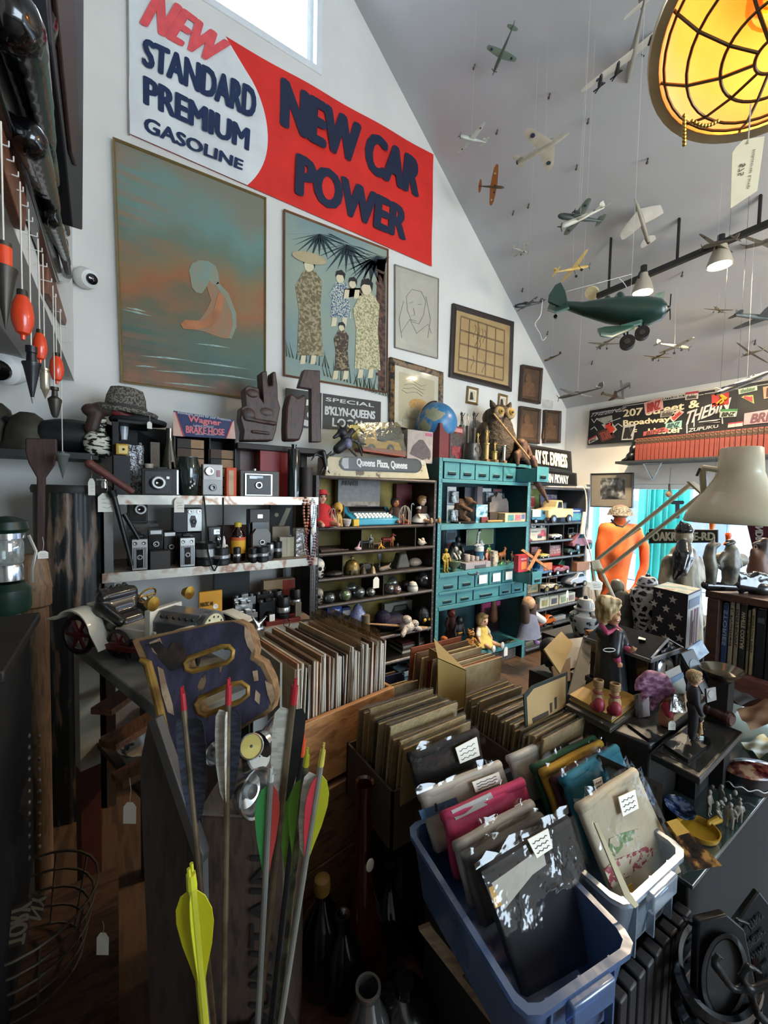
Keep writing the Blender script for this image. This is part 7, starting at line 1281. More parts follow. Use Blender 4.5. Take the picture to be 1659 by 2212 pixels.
ST_('black_branch_carving','glossy black carved cluster of leaves beside the stone warrior','carving',D,(1620,1280),[('leaves',[('s',(1590+k*11%75,1240+(k*17)%22),(11,11,9))for k in RG(13)]+[('c',(1590,1262),(1650,1272),12,14),('c',(1600,1275),(1602,1284),6,4)],bkg_),('bowl',[('s',(1640,1272),(24,20,16))],mat('191a18',.3,ct=.4))],.006,bkg_)
ST_('wooden_bust','brown carved wooden bust with flowing grooves at the right edge','carving',D+.25,(1645,1290),[('figure',[('t',[(1640,1235),(1638,1210),(1648,1190),(1652,1170)],[22,17,12,10]),('c',(1628,1190),(1632,1222),7,10),('c',(1628,1175),(1640,1172),4,5)],pat(((.4,'33211a'),(.55,'6a4634')),8,.5,(.5,.5,2),kind='w',b=.4))],.007,grey)
q=PL((3.4,0,0),(-1,0,0))
for px,pyt,pyb,l,c in((1537,1120,1157,'orange and yellow plastic lantern figure hanging near the statue','c86a1c'),(1572,1150,1178,'orange plastic bell light behind the warrior','c2501c')):
 p=q(px,pyb);k=dep(p)/FPX;h=(pyb-pyt)*k;t=TN('plastic_light',l,'light',p,9*k,h,[(0,0),(1,0),(.9,.12),(.5,.3),(.55,.6),(.7,.8),(.5,.97),(0,1)],mat(c,.3,v=.2));B().cyl((0,0,h),(0,0,ceil_z(p.x)-p.z),.0008,n=5).o('hanging_cord',iron,t)
q=PL((3.0,0,0),(-1,0,0));t=TH('pennant','maroon felt pennant with white lettering hanging in the window','pennant',q(1640,1215));b=B();q.po_(b,[(1612,1128),(1668,1122),(1650,1215),(1634,1218)],0,.004);b.o('felt',mat('4a1420',.9,v=.1),t,w=1);wt(t,'lettering','ANDRIA BAY',q,((1648,1126),(1648,1216),(1633,1216),(1631,1126)),mat('c9c0bc',.8,v=0),.006,.05)
# lamps
lampc=mat('b9b094',.3,v=.05,ct=.3)
t=TH('desk_lamp','cream jointed desk lamp with a large flared shade','desk lamp',P(1330,1480,1.35));D=1.0;k=D/FPX;c=P(1592,1130,D)
b=B();b.la_([(93*k,0),(95*k,4*k),(90*k,22*k),(74*k,48*k),(50*k,80*k),(40*k,110*k),(36*k,160*k),(33*k,162*k),(33*k,156*k),(37*k,110*k),(70*k,48*k),(90*k,5*k)],40,TR(c));b.o('shade',lampc,t,w=1,sm=60)
b=B();b.cyl(c+V((0,0,35*k)),c+V((0,0,95*k)),14*k,18*k);b.o('socket',mat('8f8a78',.4),t,w=1);B().sph(c+V((0,0,22*k)),20*k,10).o('bulb',mat('d9d6cc',.2),t,w=1)
def rod(nm,a,c,r=.0065,m_=lampc):B().cyl(P(*a),P(*c),r,n=8).o(nm,m_,t,w=1)
e1,e2=(1294,1212,1.42),(1318,1236,1.40)
rod('arm',(1290,1209,1.42),(1492,1046,1.16));rod('arm',(1302,1236,1.40),(1522,1064,1.12));rod('arm',(1318,1185,1.41),(1385,1140,1.30),.004)
rod('arm',(1279,1225,1.42),(1310,1400,1.44));rod('arm',(1297,1230,1.40),(1330,1300,1.44))
b=B();b.pr_([P(*a,1.41)for a in((1278,1214),(1294,1208),(1304,1230),(1292,1236),(1280,1228))],CF*.012);b.o('elbow_plate',lampc,t,w=1)
b=B();b.pr_([P(*a,1.1)for a in((1488,1040),(1500,1040),(1530,1064),(1520,1070))],CF*.01);b.o('head_bracket',lampc,t,w=1)
rod('stem',(1522,1068,1.08),(1518,1010,1.04),.009);rod('stem',(1518,1010,1.04),(1572,1018,1.0),.007);rod('thumb_screw',(1512,1012,1.03),(1505,1028,1.03),.003,bk)
rod('post',(1310,1400,1.44),(1322,1500,1.46),.008)
ptag_(P(1288,1252,1.38),.005,.04,.03,-CF,'white tag on the lower arm of the desk lamp')
c=P(1682,30,.82);ax=((EYE-c).normalized()*.62+V((-.05,0,-.9))).normalized();m=TR(c)@ax.to_track_quat('Z','Y').to_matrix().to_4x4();R=.2
t=TH('cage_lamp','big industrial lamp glowing amber inside a wire cage','lamp',c)
b=B();b.la_([(R*1.03,0),(R*1.06,-.01),(R*1.0,-.05),(R*.8,-.14),(R*.45,-.2),(.04,-.22),(0,-.22),(0,-.214),(.04,-.212),(R*.43,-.19),(R*.77,-.13),(R*.96,-.05),(R*1.0,0)],48,m);b.o('shade',mat('d8cdb4',.4,.0,v=.05),t,w=1,sm=60)
b=B();b.la_([(R*1.0,-.005),(R*1.1,-.005),(R*1.12,.006),(R*1.1,.018),(R*1.0,.018),(R*.98,.006)],48,m);b.o('rim',mat('c9b48c',.3,.4),t,w=1,sm=60)
b=B()
for rr_,zz in((.95,.02),(.72,.07),(.42,.105),(.15,.12)):b.tu_([m@V((R*rr_*cos(a),R*rr_*sin(a),zz))for a in[k*PI/20 for k in RG(40)]],.0032,6,True)
for k in RG(10):
 a=k*PI/5;b.tu_([m@V((R*rr_*cos(a),R*rr_*sin(a),zz))for rr_,zz in((1.02,.0),(.95,.02),(.72,.07),(.42,.105),(.15,.12))],.0032,6)
b.o('wire_cage',mat('6a5636',.35,.7,v=.1),t,w=1)
bb=B();bb.sph(m@V((0,0,-.07)),.055,12).cyl(m@V((0,0,-.2)),m@V((0,0,-.1)),.03,.04);bb.o('bulb',FM('ffd090',.08,0),t,w=1)
b=B();b.tu_([m@V((.016*sin(i*2.2),.016*cos(i*2.2),-.11+.008*i))for i in RG(10)],.004,6);b.o('filament',EM('ffd070',25),t,w=1)
light('cage_lamp_bulb','POINT',m@V((0,0,-.07)),1.6,(1,.5,.17),.03)
b=B();b.cyl(m@V((0,0,-.22)),m@V((0,0,-.3)),.05,.04);
b.cyl(m@V((0,0,-.3)),V((c.x+.05,c.y,c.z+.3)),.03);b.cyl(V((c.x+.05,c.y,c.z+.28)),V((c.x+.05,c.y,ceil_z(c.x+.05)+.02)),.012);b.o('stem',mat('3a2c20',.4,.5),t,w=1)
b=B()
for(a0,a1)in(((1478,250),(1478,312)),((1495,262),(1550,262))):
 for i in RG(9):u=i/8;b.sph(P(a0[0]*(1-u)+a1[0]*u,a0[1]*(1-u)+a1[1]*u+(10*sin(PI*u)if a0[1]>255 else 0),.74),.0035,4)
b.o('bead_chain',BRS,t,w=1)
t=TH('lamp_price_tag','large cream tag with handwriting hanging under the caged lamp','price tag',P(1615,450,.72));b=B();D=.72;b.pr_([P(x_,y_,D)for x_,y_ in((1590,318),(1606,302),(1652,294),(1636,412),(1578,450),(1582,330))],CF*.001);b.o('card',mat('ead9b4',.8,v=.06),t,w=1)
b=B();at_(b,'Industrial Lamp',[P(x_,y_,D-.001)for x_,y_ in((1634,322),(1620,408),(1612,408),(1626,322))],0,.2);at_(b,'$75',[P(x_,y_,D-.001)for x_,y_ in((1612,352),(1608,380),(1594,380),(1598,352))],0,.2);b.o('handwriting',mat('5a4a3c',.8,v=0),t,w=1,sm=0)
b=B();b.tu_([P(1616,310,D-.002),P(1619,270,.73),P(1622,225,.74)],.0012,5);b.o('string',SM_,t,w=1)
t=TH('ceiling_track','black track bar running under the sloping ceiling','light track',P(1480,560,2.9));a0,a1=P(1290,640,3.3),P(1690,470,2.5);b=B();d_=(a1-a0).normalized();up=V((0,0,1));sd=d_.cross(up).normalized()
b.pr_([a0+sd*.018+up*.018,a0-sd*.018+up*.018,a0-sd*.018-up*.018,a0+sd*.018-up*.018],a1-a0);b.o('bar',mat('14110f',.5,v=.1),t,w=1)
b=B()
for u in(.08,.5,.9):
 p=a0*(1-u)+a1*u;B().cyl(p,V((p.x,p.y,ceil_z(p.x)+.01)),.01,n=8).o('hanger',mat('14110f',.5),t,w=1)
for px,py,d,l in((1390,592,3.05,'white track spotlight shining over the green model plane'),(1557,528,2.72,'white track spotlight above the right-hand planes')):
 p=P(px,py,d);t=TH('track_spotlight',l,'spotlight',p+V((0,0,-.14)),gp_=None);
 b=B();b.la_([(.07,-.14),(.072,-.13),(.055,-.07),(.04,-.03),(.035,0),(0,.005),(0,-.01),(.03,-.02),(.05,-.075),(.066,-.135)],24,TR(p));b.o('lamp_shade',mat('a39c8c',.4,v=.05),t,w=1,sm=60)
 b=B();b.cyl(p+V((0,0,-.138)),p+V((0,0,-.13)),.062,n=20);b.o('lens',EM('ffedc8',14),t,w=1)
 b=B();b.cyl(p,p+V((0,0,.06)),.022);b.tu_([p+V((.07*cos(a),0,-.05+.07*sin(a)))for a in[PI*i/10 for i in RG(11)]],.007,6);b.o('yoke',bk,t,w=1)
 light('spot_lamp','SPOT',p+V((0,0,-.15)),150,(1,.80,.55),.06,to=p+V((0,0,-2)),spot=2.3)
b=B();p=P(1278,634,3.34);b.la_([(.0,.0),(.055,.0),(.06,.01),(.05,.02),(0,.022)],24,TR(p)@RO(.75,4,'Y'));SO('ceiling_disc','small white round disc at the end of the light track','ceiling fitting',b,mat('d6c99e',.5))
b=B();random.seed(11)
for px,py in((1026,140),(1188,203),(1272,257),(1075,281),(1247,357),(1110,456),(1143,441),(1400,343),(1475,588),(1003,508),(1130,623),(1184,716),(1280,780),(1460,850),(1632,735)):
 r=ray(px,py);s=(ceil_z(EYE.x)-EYE.z)/(r.z+.9165*r.x);p=EYE+r*s;b.cyl(p+V((0,0,.005)),p+V((-.012,0,-.03)),.005,n=6).sph(p+V((-.012,0,-.032)),.009,5)
o=b.o('trim_2',mat('4a3c34',.5));o['kind']='structure'
for(px,py,D),w,l in(((1394,1360,1.8),.12,'dark riser block under the lattice jar'),((1345,1390,1.85),.12,'dark riser block under the bald sage'),((1475,1400,1.9),.16,'dark riser block under the robed statue'),((1460,1405,1.55),.13,'dark riser block under the starry box')):
 p=P(px,py,D);z0=.776 if p.x>1.7 else.776;b=B();b.cb((p.x,p.y,(p.z+z0)/2-.001),(w,w,max(.01,p.z-z0-.003)));SO('riser_block',l,'stand',b,mat('191817',.6))
# hanging model aeroplanes
def PN(lb,nose,tail,ta,tb,L,ratio=None,kind='prop',col='8f8f88',col2=None,wg=.2,props=1,sw_=0,gear=False,low=1,bip=False,fat=.055,ro='1c2a4a',en_=(),wing_at=.58,gp_='model aeroplanes hanging from the ceiling'):
 cx=((nose[0]+tail[0])/2,(nose[1]+tail[1])/2);s=ratio or 1.1;best=None;kx,ky=(cx[0]-829.5)/FPX,-(cx[1]-1106)/FPX
 f0=V((nose[0]-tail[0],-(nose[1]-tail[1]),0))
 for A,Bp in((ta,tb),(tb,ta)):
  w0=V((Bp[0]-A[0],-(Bp[1]-A[1]),0));pv=None;kk=V((kx,ky,1))
  for i in RG(-300,301):
   c1=f0.length*i/100;f=f0+kk*c1;dn=f.dot(kk)
   if abs(dn)<1e-3:pv=None;continue
   w=w0+kk*(-f.dot(w0)/dn);e=w.length-s*f.length
   if pv is not None and(e<0)!=(pv<0)and abs(e-pv)<60:
    ff=(CR*f.x+CU*f.y+CF*f.z).normalized();ww=(CR*w.x+CU*w.y+CF*w.z).normalized();ww=(ww-ff*ww.dot(ff)).normalized();up=ww.cross(ff)
    if best is None or up.z>best[0]:best=(up.z,ff,ww,up,f.length)
   pv=e
 if best is None:f=f0;ff=(CR*f.x+CU*f.y).normalized();w=w0;ww=CR*w.x+CU*w.y;ww=(ww-ff*ww.dot(ff)).normalized();up=ww.cross(ff);best=(0,ff,ww,up,f.length);print('noroot',lb)
 _,ff,ww,up,Lp=best;k=L/Lp;D=k*FPX;c=P(*cx,D)
 lim=ceil_z(c.x)-.06
 if c.z>lim:
  r=ray(*cx);D=(ceil_z(0)-.12-EYE.z)/(r.z+.9165*r.x);c=P(*cx,D);L=Lp*D/FPX
 m=M(((ww.x,ff.x,up.x,c.x),(ww.y,ff.y,up.y,c.y),(ww.z,ff.z,up.z,c.z),(0,0,0,1)))
 t=TH('model_aeroplane',lb,'model aeroplane',mx=m,gp_=gp_,sc_=L);m1=mat(col,.45,v=.12,s=6);m2=mat(col2,.45,v=.12,s=6)if col2 else m1
 R=fat;rot=RO(-PI/2,4,'X');b=B()
 pr=[(0,-.5),(R*.25,-.49),(R*.45,-.3),(R*.85,0),(R,.2),(R*.95,.38),(R*.7,.46),(R*.3,.495),(0,.5)]if kind!='jet' else[(R*.5,-.5),(R*.7,-.45),(R*.95,-.2),(R,.1),(R*.8,.3),(R*.4,.44),(0,.5)]
 b.la_(pr,14,rot,.85,1);b.o('fuselage',m1,t,sm=60)
 S=s/2;wy=wing_at-.5;zz=-R*.4 if low else R*.5
 def wing(nm,S,ch,y,z,sw,m_,dih=.06,th=.014):
  b=B()
  for sd in(-1,1):
   R_=[]
   for u,cs in((0,1),(.5,.82),(.9,.55),(1,.3)):
    x=sd*S*u;cc=ch*cs;yy=y-sw*u*S;R_.append([V((x,yy+cc*.5*cos(a),z+dih*u*S+th*(1-.6*u)*sin(a)*(1 if sin(a)>0 else.5)))for a in[2*PI*i/10 for i in RG(10)]])
   b.rg_(R_ if sd>0 else[r[::-1]for r in R_])
  return b.o(nm,m_,t,sm=60)
 w_=wing('wing',S,wg,wy,zz,sw_,m2)
 if bip:wing('upper_wing',S,wg,wy+.02,R*2.3,sw_,m2,.02)
 if bip:
  b=B();[b.cyl((sd*S*.6,wy,zz),(sd*S*.6,wy,R*2.3),.006,n=5)for sd in(-1,1)];b.o('strut',mat('4a3a2c',.6),t)
 if ro:
  b=B()
  for sd in(-1,1):
   x=sd*S*.68;z=zz+.06*.68*S-.011;b.cyl((x,wy-sw_*.68*S,z-.002),(x,wy-sw_*.68*S,z+.024),wg*.14,n=12)
  b.o('roundel',mat(ro,.5,v=0),t)
 wing('tailplane',S*.34,wg*.55,-.45,R*.2,sw_,m2,0,.008)
 b=B();b.pr_([(-.006,-.5,0),(-.006,-.36,R*.3),(-.006,-.42-.05*(sw_>0),.11),(-.006,-.5,.12),(-.006,-.52,.04)],(.012,0,0));b.o('fin',m1,t,bev=.003)
 b=B();b.sph((0,.12,R*.75),(R*.5,.11,R*.55),8);b.o('canopy',mat('23282c',.15,ct=.5),t)
 pm=mat('191919',.5)
 if kind!='jet':
  for ex in(en_ or(0,)):
   py=.5 if not en_ else wy+wg*.55
   if en_:b=B();b.la_([(0,-.1),(.02,-.08),(.028,.02),(.024,.07),(0,.075)],12,TR((ex*S,wy+wg*.35,zz+.06*abs(ex)*S-.005))@rot);b.o('engine',pm,t);py=wy+wg*.35+.08
   z=0 if not en_ else zz+.06*abs(ex)*S-.005;b=B();b.sph((ex*S,py,z),.014,6)
   for q in RG(2 if en_ else 3):an=q*2*PI/(2 if en_ else 3)+.4;dx,dz=cos(an)*.085,sin(an)*.085;b.pr_([(ex*S-dz*.1,py,z+dx*.1),(ex*S+dz*.1,py,z-dx*.1),(ex*S+dx+dz*.08,py+.008,z+dz-dx*.08),(ex*S+dx-dz*.08,py+.008,z+dz+dx*.08)],(0,.005,0))
   if en_:b.pr_([(ex*S+.085,py,z+.01),(ex*S+.085,py,z-.01),(ex*S-.085,py,z-.01),(ex*S-.085,py,z+.01)],(0,.005,0))
   b.o('propeller',pm,t)
 else:
  b=B();b.la_([(R*.5,-.5),(R*.45,-.53),(R*.3,-.53),(R*.25,-.48)],12,rot);b.o('exhaust',pm,t)
 if gear:
  for sd in(-1,1):
   b=B();b.cyl((sd*.1,wy+.06,zz),(sd*.12,wy+.08,-.13),.006,n=5);b.o('gear_leg',pm,t);b=B();b.cyl((sd*.12-.01,wy+.08,-.14),(sd*.12+.01,wy+.08,-.14),.035,n=14);b.o('wheel',pm,t)
 inv=m.inverted()@V((c.x,c.y,ceil_z(c.x)+.01));b=B();b.cyl((0,.05,R*.5),inv/L,.0004/L,n=4);b.o('thread',SM_,t)
 return t
pl_=PN
pl_('slim dark green propeller plane highest on the ceiling, seen from below',(1066,157),(1108,58),(1050,108),(1113,137),.3,.75,col='4a5a4e',col2='6c8272',wg=.2,fat=.05)
pl_('large silver four-engined bomber at the top beside the caged lamp',(1352,188),(1392,5),(1233,250),(1470,60),.55,1.45,col='8a8880',col2='9a968c',wg=.14,en_=(-.62,-.3,.3,.62),fat=.05)
pl_('small grey-white fighter near the gable wall with wings standing upright',(994,294),(1050,308),(988,334),(1047,267),.2,1.2,col='a4a69e',wg=.2,ro='5a1f22')
pl_('white jet with a dark blue nose, largest of the white planes',(1229,287),(1117,352),(1137,287),(1188,376),.34,1.0,kind='jet',col='b5ad9c',wg=.3,sw_=.35,fat=.065)
pl_('brown and orange biplane beside the red banner end',(1088,405),(1034,402),(1074,357),(1063,443),.2,1.4,col='4a3a26',col2='8a5224',wg=.24,bip=True,gear=True,ro='b5a58a',fat=.06)
pl_('dark green twin-engined plane with a yellow wing tip',(1205,466),(1302,478),(1270,410),(1216,490),.28,1.1,col='3c4640',col2='5c665a',wg=.22,fat=.07,en_=(-.35,.35))
pl_('silver-white propeller plane under the green twin-engined one',(1212,490),(1306,448),(1215,492),(1308,440),.24,1.15,col='b0aa98',wg=.17,ro='26324a',fat=.05)
pl_('grey jet fighter pointing up in the middle of the slope',(1371,428),(1401,524),(1352,516),(1447,452),.32,.95,kind='jet',col='958e80',wg=.34,sw_=.3,fat=.06,ro=None)
pl_('tiny white plane with a red wing tip above the yellow glider',(1140,545),(1106,535),(1120,556),(1152,524),.17,1.2,col='a9a698',wg=.2,ro='9a2a24',gear=True)
pl_('pale yellow high-winged model beside the light disc',(1272,575),(1198,588),(1222,600),(1277,530),.3,1.2,col='c2a25c',col2='b59a5c',wg=.17,low=False,fat=.045,ro=None,gear=True)
pl_('black fighter with white markings at the tail of the big green plane',(1112,662),(1174,652),(1118,672),(1162,640),.22,1.1,col='191a20',wg=.2,ro='b5b0a4',fat=.07)
pl_('tan dive bomber hanging to the right of the big green plane',(1545,664),(1560,676),(1517,668),(1580,671),.22,1.3,col='6a5a3c',wg=.2,gear=True,ro=None)
pl_('dark grey swept jet cut by the right edge of the photo',(1690,690),(1590,680),(1610,712),(1700,655),.34,.95,kind='jet',col='4a5558',wg=.28,sw_=.4,ro=None)
pl_('silver monoplane hanging under the wheels of the big green plane',(1290,752),(1330,728),(1272,740),(1345,742),.26,1.2,col='7a766a',wg=.18,gear=True,ro=None)
pl_('grey fighter right of the big green wheels with a yellow nose',(1488,752),(1420,742),(1425,758),(1498,724),.28,1.15,col='7c7a6c',col2='918c7a',wg=.18,gear=True,ro='3a3c38')
pl_('yellow and black racer below the grey fighter',(1408,776),(1436,764),(1385,768),(1445,772),.22,1.25,col='6a5424',col2='8f7a44',wg=.17,gear=True,ro=None)
pl_('tiny brown plane low against the gable wall corner',(1176,780),(1212,764),(1180,778),(1210,770),.18,1.1,col='54452f',wg=.18,ro='b5a07a')
pl_('light grey plane low at the left end of the graffiti sign',(1205,860),(1300,838),(1218,852),(1285,870),.3,1.1,col='77746a',wg=.16,ro=None,fat=.04)
pl_('small black and white trainer beside the light grey plane',(1330,848),(1362,832),(1347,818),(1352,858),.18,1.1,col='2c2826',col2='55504a',wg=.2,ro=None)
pl_('camouflaged tan jet just above the graffiti sign',(1350,862),(1300,850),(1315,866),(1330,845),.24,.9,kind='jet',col='6a5a42',wg=.2,sw_=.3,ro=None)
pl_('thin silver plane near the right edge above the sign',(1605,768),(1650,755),(1583,744),(1650,788),.28,1.25,col='8a867a',wg=.15,ro=None)
pl_('black and yellow swept jet overlapping the top of the sign',(1672,800),(1545,852),(1600,838),(1680,822),.36,.9,kind='jet',col='8f8c84',col2='23252a',wg=.26,sw_=.3,ro=None)
pl_('grey twin-boom plane among the cables of the right track light',(1515,535),(1590,515),(1530,505),(1600,545),.26,1.1,col='6c675c',wg=.18,ro='23242a')
pl_('silver jet beside the twin-boom plane at the right edge',(1680,515),(1610,535),(1600,510),(1685,545),.3,1.0,kind='jet',col='8a857a',wg=.22,sw_=.3,ro=None)
pl_('tiny pale glider before the framed chart corner',(1094,712),(1110,716),(1082,716),(1106,706),.12,1.3,col='b5a88c',wg=.2,ro=None)
D=1.45;gq=lambda x_,y_,d=0:P(x_,y_,D+d);gm=mat('1e3d33',.35,v=.1,s=10,ct=.2);gl_=mat('2d5444',.35,v=.1,ct=.2)
t=TH('green_model_plane','large dark green model plane with an open cockpit, the biggest on the ceiling','model aeroplane',gq(1300,690));t['group']='model aeroplanes hanging from the ceiling'
b=B()
S_=[((1222,660),10,9,.10),((1260,668),16,14,.07),((1310,672),27,25,.03),((1350,674),32,30,0),((1400,672),30,27,-.03),((1428,668),22,20,-.05),((1440,666),12,12,-.06)]
fd=(gq(1440,666,-.06)-gq(1222,660,.10)).normalized();sd=fd.cross(CU).normalized()
b.rg_([[gq(*c_,d_)+(CU*sin(a)*h_+sd*cos(a)*w_)*D/FPX for a in[2*PI*i/16 for i in RG(16)]]for c_,h_,w_,d_ in S_]);b.o('fuselage',gm,t,w=1,sm=60)
PBk=lambda pts,ext,nm,m_,bev=.003:B().pr_(pts,ext).o(nm,m_,t,w=1,bev=bev)
PBk([gq(1225,672,.1),gq(1184,655,.13),gq(1186,640,.13),gq(1200,618,.12),gq(1212,612,.12),gq(1222,630,.11),gq(1226,650,.1)],sd*.012,'fin',gm)
PBk([gq(1182,672,.2),gq(1190,650,.2),gq(1222,655,.1),gq(1230,668,.05),gq(1200,678,.02)],CU*.008,'tailplane',gl_)
PBk([gq(1340,702,-.05),gq(1385,690,-.05),gq(1418,634,.28),gq(1436,628,.30),gq(1434,650,.30),gq(1398,704,-.02)],CU*-.014,'wing',gl_,.004)
PBk([gq(1305,705,-.05),gq(1372,702,-.05),gq(1322,722,-.22),gq(1296,718,-.24),gq(1290,708,-.2)],CU*-.014,'wing',gl_,.004)
B().sph(gq(1338,652),(.02,.02,.035),8).o('pilot_head',gm,t,w=1);B().sph(gq(1312,646,.04),.012,8).o('tail_knob',gm,t,w=1)
b=B();b.cyl(gq(1438,668,-.06),gq(1447,664,-.065),.014,.006);
for a in(0.7,2.8,4.9):p=gq(1446,664,-.065);b.pr_([p+(sd*cos(a+e)+CU*sin(a+e))*r_ for e,r_ in((-.5,.008),(.5,.008),(.08,.045),(-.08,.045))],fd*.003)
b.o('propeller',bk,t,w=1)
for(a0,a1,d1)in(((1375,690),(1387,720),-.06),((1340,700),(1355,740),-.14)):
 b=B();b.cyl(gq(*a0,-.03),gq(*a1,d1),.003,n=6).cyl(gq(a0[0]+16,a0[1]+2,-.03),gq(*a1,d1),.003,n=6);b.o('gear_leg',bk,t,w=1);p=gq(*a1,d1);b=B();b.cyl(p-sd*.012,p+sd*.012,.022,n=20);b.o('wheel',mat('17130f',.6),t,w=1);b=B();b.cyl(p-sd*.014,p+sd*.014,.009,n=10);b.o('hub',mat('3c3a34',.5),t,w=1)
b=B();p=gq(1200,684,.11);b.cyl(p-sd*.005,p+sd*.005,.007,n=12);b.o('tail_wheel',bk,t,w=1)
b=B();b.tu_([gq(1222,630,.11),gq(1290,612,.1),gq(1365,592,.3)],.0008,4)
p=gq(1362,650);b.cyl(p,V((p.x,p.y,ceil_z(p.x))),.0006,n=4);b.o('thread',SM_,t,w=1)
cord('loose_fishing_line','loose loop of clear line dangling from the big green plane',[gq(1172,648,.12),gq(1168,680),gq(1156,700),gq(1166,720),gq(1172,735),gq(1180,728)],.0013,WH,'line');cord('cut_fishing_line','short cut piece of white line near the left spotlight',[gq(1338,602),gq(1348,612),gq(1354,622)],.0013,WH,'line')
# grey bench and what stands on it
BA=V((-.13,1.76,0));BU=V((.316,-.949,0));BV=V((.949,.316,0));BZ=1.0
def bp(u,v,z=0):return BA+BU*u+BV*v+V((0,0,z))
def QB(b,c,z0,z1):return b.pr_([V((p.x,p.y,z0))for p in c],(0,0,z1-z0))
t=TH('grey_bench','worn grey workbench with a white and red corner post','bench',bp(.3,.16))
top_m=pat(((.36,'4a4a46'),(.5,'77756c'),(.66,'8b887e')),7,.6,b=.2)
b=B();QB(b,[bp(0,0),bp(.74,0),bp(.74,.27),bp(0,.27)],.965,BZ);b.o('bench_top',top_m,t,w=1,bev=.004)
b=B();QB(b,[bp(0,0),bp(.055,0),bp(.055,.06),bp(0,.06)],.56,.965);b.o('post_upper',mat('a19c8c',.6,v=.12),t,w=1)
b=B();QB(b,[bp(0,0),bp(.055,0),bp(.055,.06),bp(0,.06)],0,.56);b.o('post_lower',mat('4a1f18',.6,v=.15),t,w=1)
for c in((.69,.0),(.69,.21),(0,.21)):b=B();QB(b,[bp(*c),bp(c[0]+.05,c[1]),bp(c[0]+.05,c[1]+.05),bp(c[0],c[1]+.05)],0,.965);b.o('leg',mat('26221f',.6),t,w=1)
b=B();QB(b,[bp(.02,.05),bp(.7,.05),bp(.7,.25),bp(.02,.25)],.62,.64);b.o('lower_shelf',mat('3a2a1e',.6,v=.2),t,w=1)
TN('enamel_bowl','white enamel bowl with dark chips on the bench shelf','bowl',bp(.3,.12,.641),.085,.075,[(0,0),(.6,0),(.7,.1),(1,.95),(1.02,1),(.95,.98),(.6,.15),(0,.1)],pat(((.40,'23201c'),(.44,'a39c8e')),16,.3))
for k in RG(3):
 b=B();c=bp(.18+.13*k,.12,.645+.0*k);b.cb(c+V((0,0,.2-.06*k)),(.28,.07,.02),.9-.25*k);SO('loose_board',('top','middle','lowest')[k]+' of three loose brown boards inside the bench','board',b,WD('3c2618','6a452c',8,(9,2,9)))
p0,p1=PZ(225,1392,BZ),PZ(474,1432,BZ);L=(p1-p0).length;ax=(p1-p0).normalized();mx=M(((ax.x,-ax.y,0,p0.x),(ax.y,ax.x,0,p0.y),(0,0,1,BZ+.001),(0,0,0,1)))
t=TH('steam_roadster','cream vintage toy roadster with dark red spoked wheels and a black buttoned seat','toy car',mx=mx,sc_=L);crm=mat('d2cbb8',.35,v=.08,ct=.3);W=.2;wr_=mat('6a2026',.4,v=.1)
for x,r in((.02,.14),(.32,.1),(.9,.12)):
 for s in(-1,1):
  if x==.32 and s>0:continue
  y=s*W+(0 if x!=.32 else.04);b=B();b.tu_([(x+r*.86*cos(a),y,r+r*.86*sin(a))for a in[2*PI*k/20 for k in RG(20)]],r*.14,6,True);w_=b.o('wheel',mat('23100f',.5)if x<.8 else mat('161412',.5),t)
  b=B();b.cyl((x,y-.02,r),(x,y+.02,r),r*.2,n=10)
  for k in RG(6):a=k*PI/3;b.cyl((x,y,r),(x+r*.78*cos(a),y,r+r*.78*sin(a)),r*.09,n=5)
  b.o('spokes',wr_,w_)
for s in(-1,1):
 b=B();o=[]
 for k in RG(13):a=-.15+k*PI*1.0/12;o.append((.02-.165*cos(a)*1.0 if 1 else 0,.14+.175*sin(a)))
 o=[(-.2,.235)]+[(.02+.17*cos(a),.14+.175*sin(a))for a in[2.5-k*.21 for k in RG(12)]]+[(.26,.07)]
 R=[[V((x,s*W-.055,z)),V((x,s*W+.055,z)),V((x,s*W+.055,z+.012)),V((x,s*W-.055,z+.012))]for x,z in o];b.rg_(R);b.o('rear_fender',crm,t,sm=50)
 b=B();o=[(.66,.08),(.74,.16),(.82,.25),(.92,.28),(1.02,.25),(1.1,.23)];b.rg_([[V((x,s*W-.05,z)),V((x,s*W+.05,z)),V((x,s*W+.05,z+.012)),V((x,s*W-.05,z+.012))]for x,z in o]);b.o('front_fender',crm,t,sm=50)
b=B();b.bx(.1,-.2,.07,.72,.2,.1);b.o('running_board',mat('5a1816',.5),t);b=B();b.bx(.0,-.13,.09,.6,.13,.2);b.pr_([(.0,-.13,.2),(.0,-.13,.34),(.06,-.13,.34),(.14,-.13,.24),(.14,-.13,.2)],(0,.26,0));b.bx(.52,-.14,.1,.57,.14,.34);b.o('body_tub',crm,t,bev=.006)
bl('seat',mat('15110f',.3,v=.2,ct=.4),t,[('c',(.13,-.11,.3),(.13,.11,.3),.07,.07),('c',(.13,-.11,.38),(.13,.11,.38),.05,.05),('c',(.13,-.13,.32),(.3,-.13,.24),.045,.04),('c',(.13,.13,.32),(.3,.13,.24),.045,.04),('c',(.22,-.08,.2),(.22,.08,.2),.07,.07)]+[('s',(.08,-.1+.05*k,.4),(.03,.025,.05))for k in RG(5)],.012)
b=B();b.pr_([(.57,y_,z_)for y_,z_ in((-.12,.1),(-.12,.27),(-.07,.33),(.07,.33),(.12,.27),(.12,.1))],(.34,0,0));b.o('bonnet',mat('6d6f70',.3,.6,v=.1),t,bev=.006)
b=B();[b.sph((.62+.05*k,-.1,.302),(.012,.008,.012),6)for k in RG(6)];b.o('bonnet_holes',BK_,t)
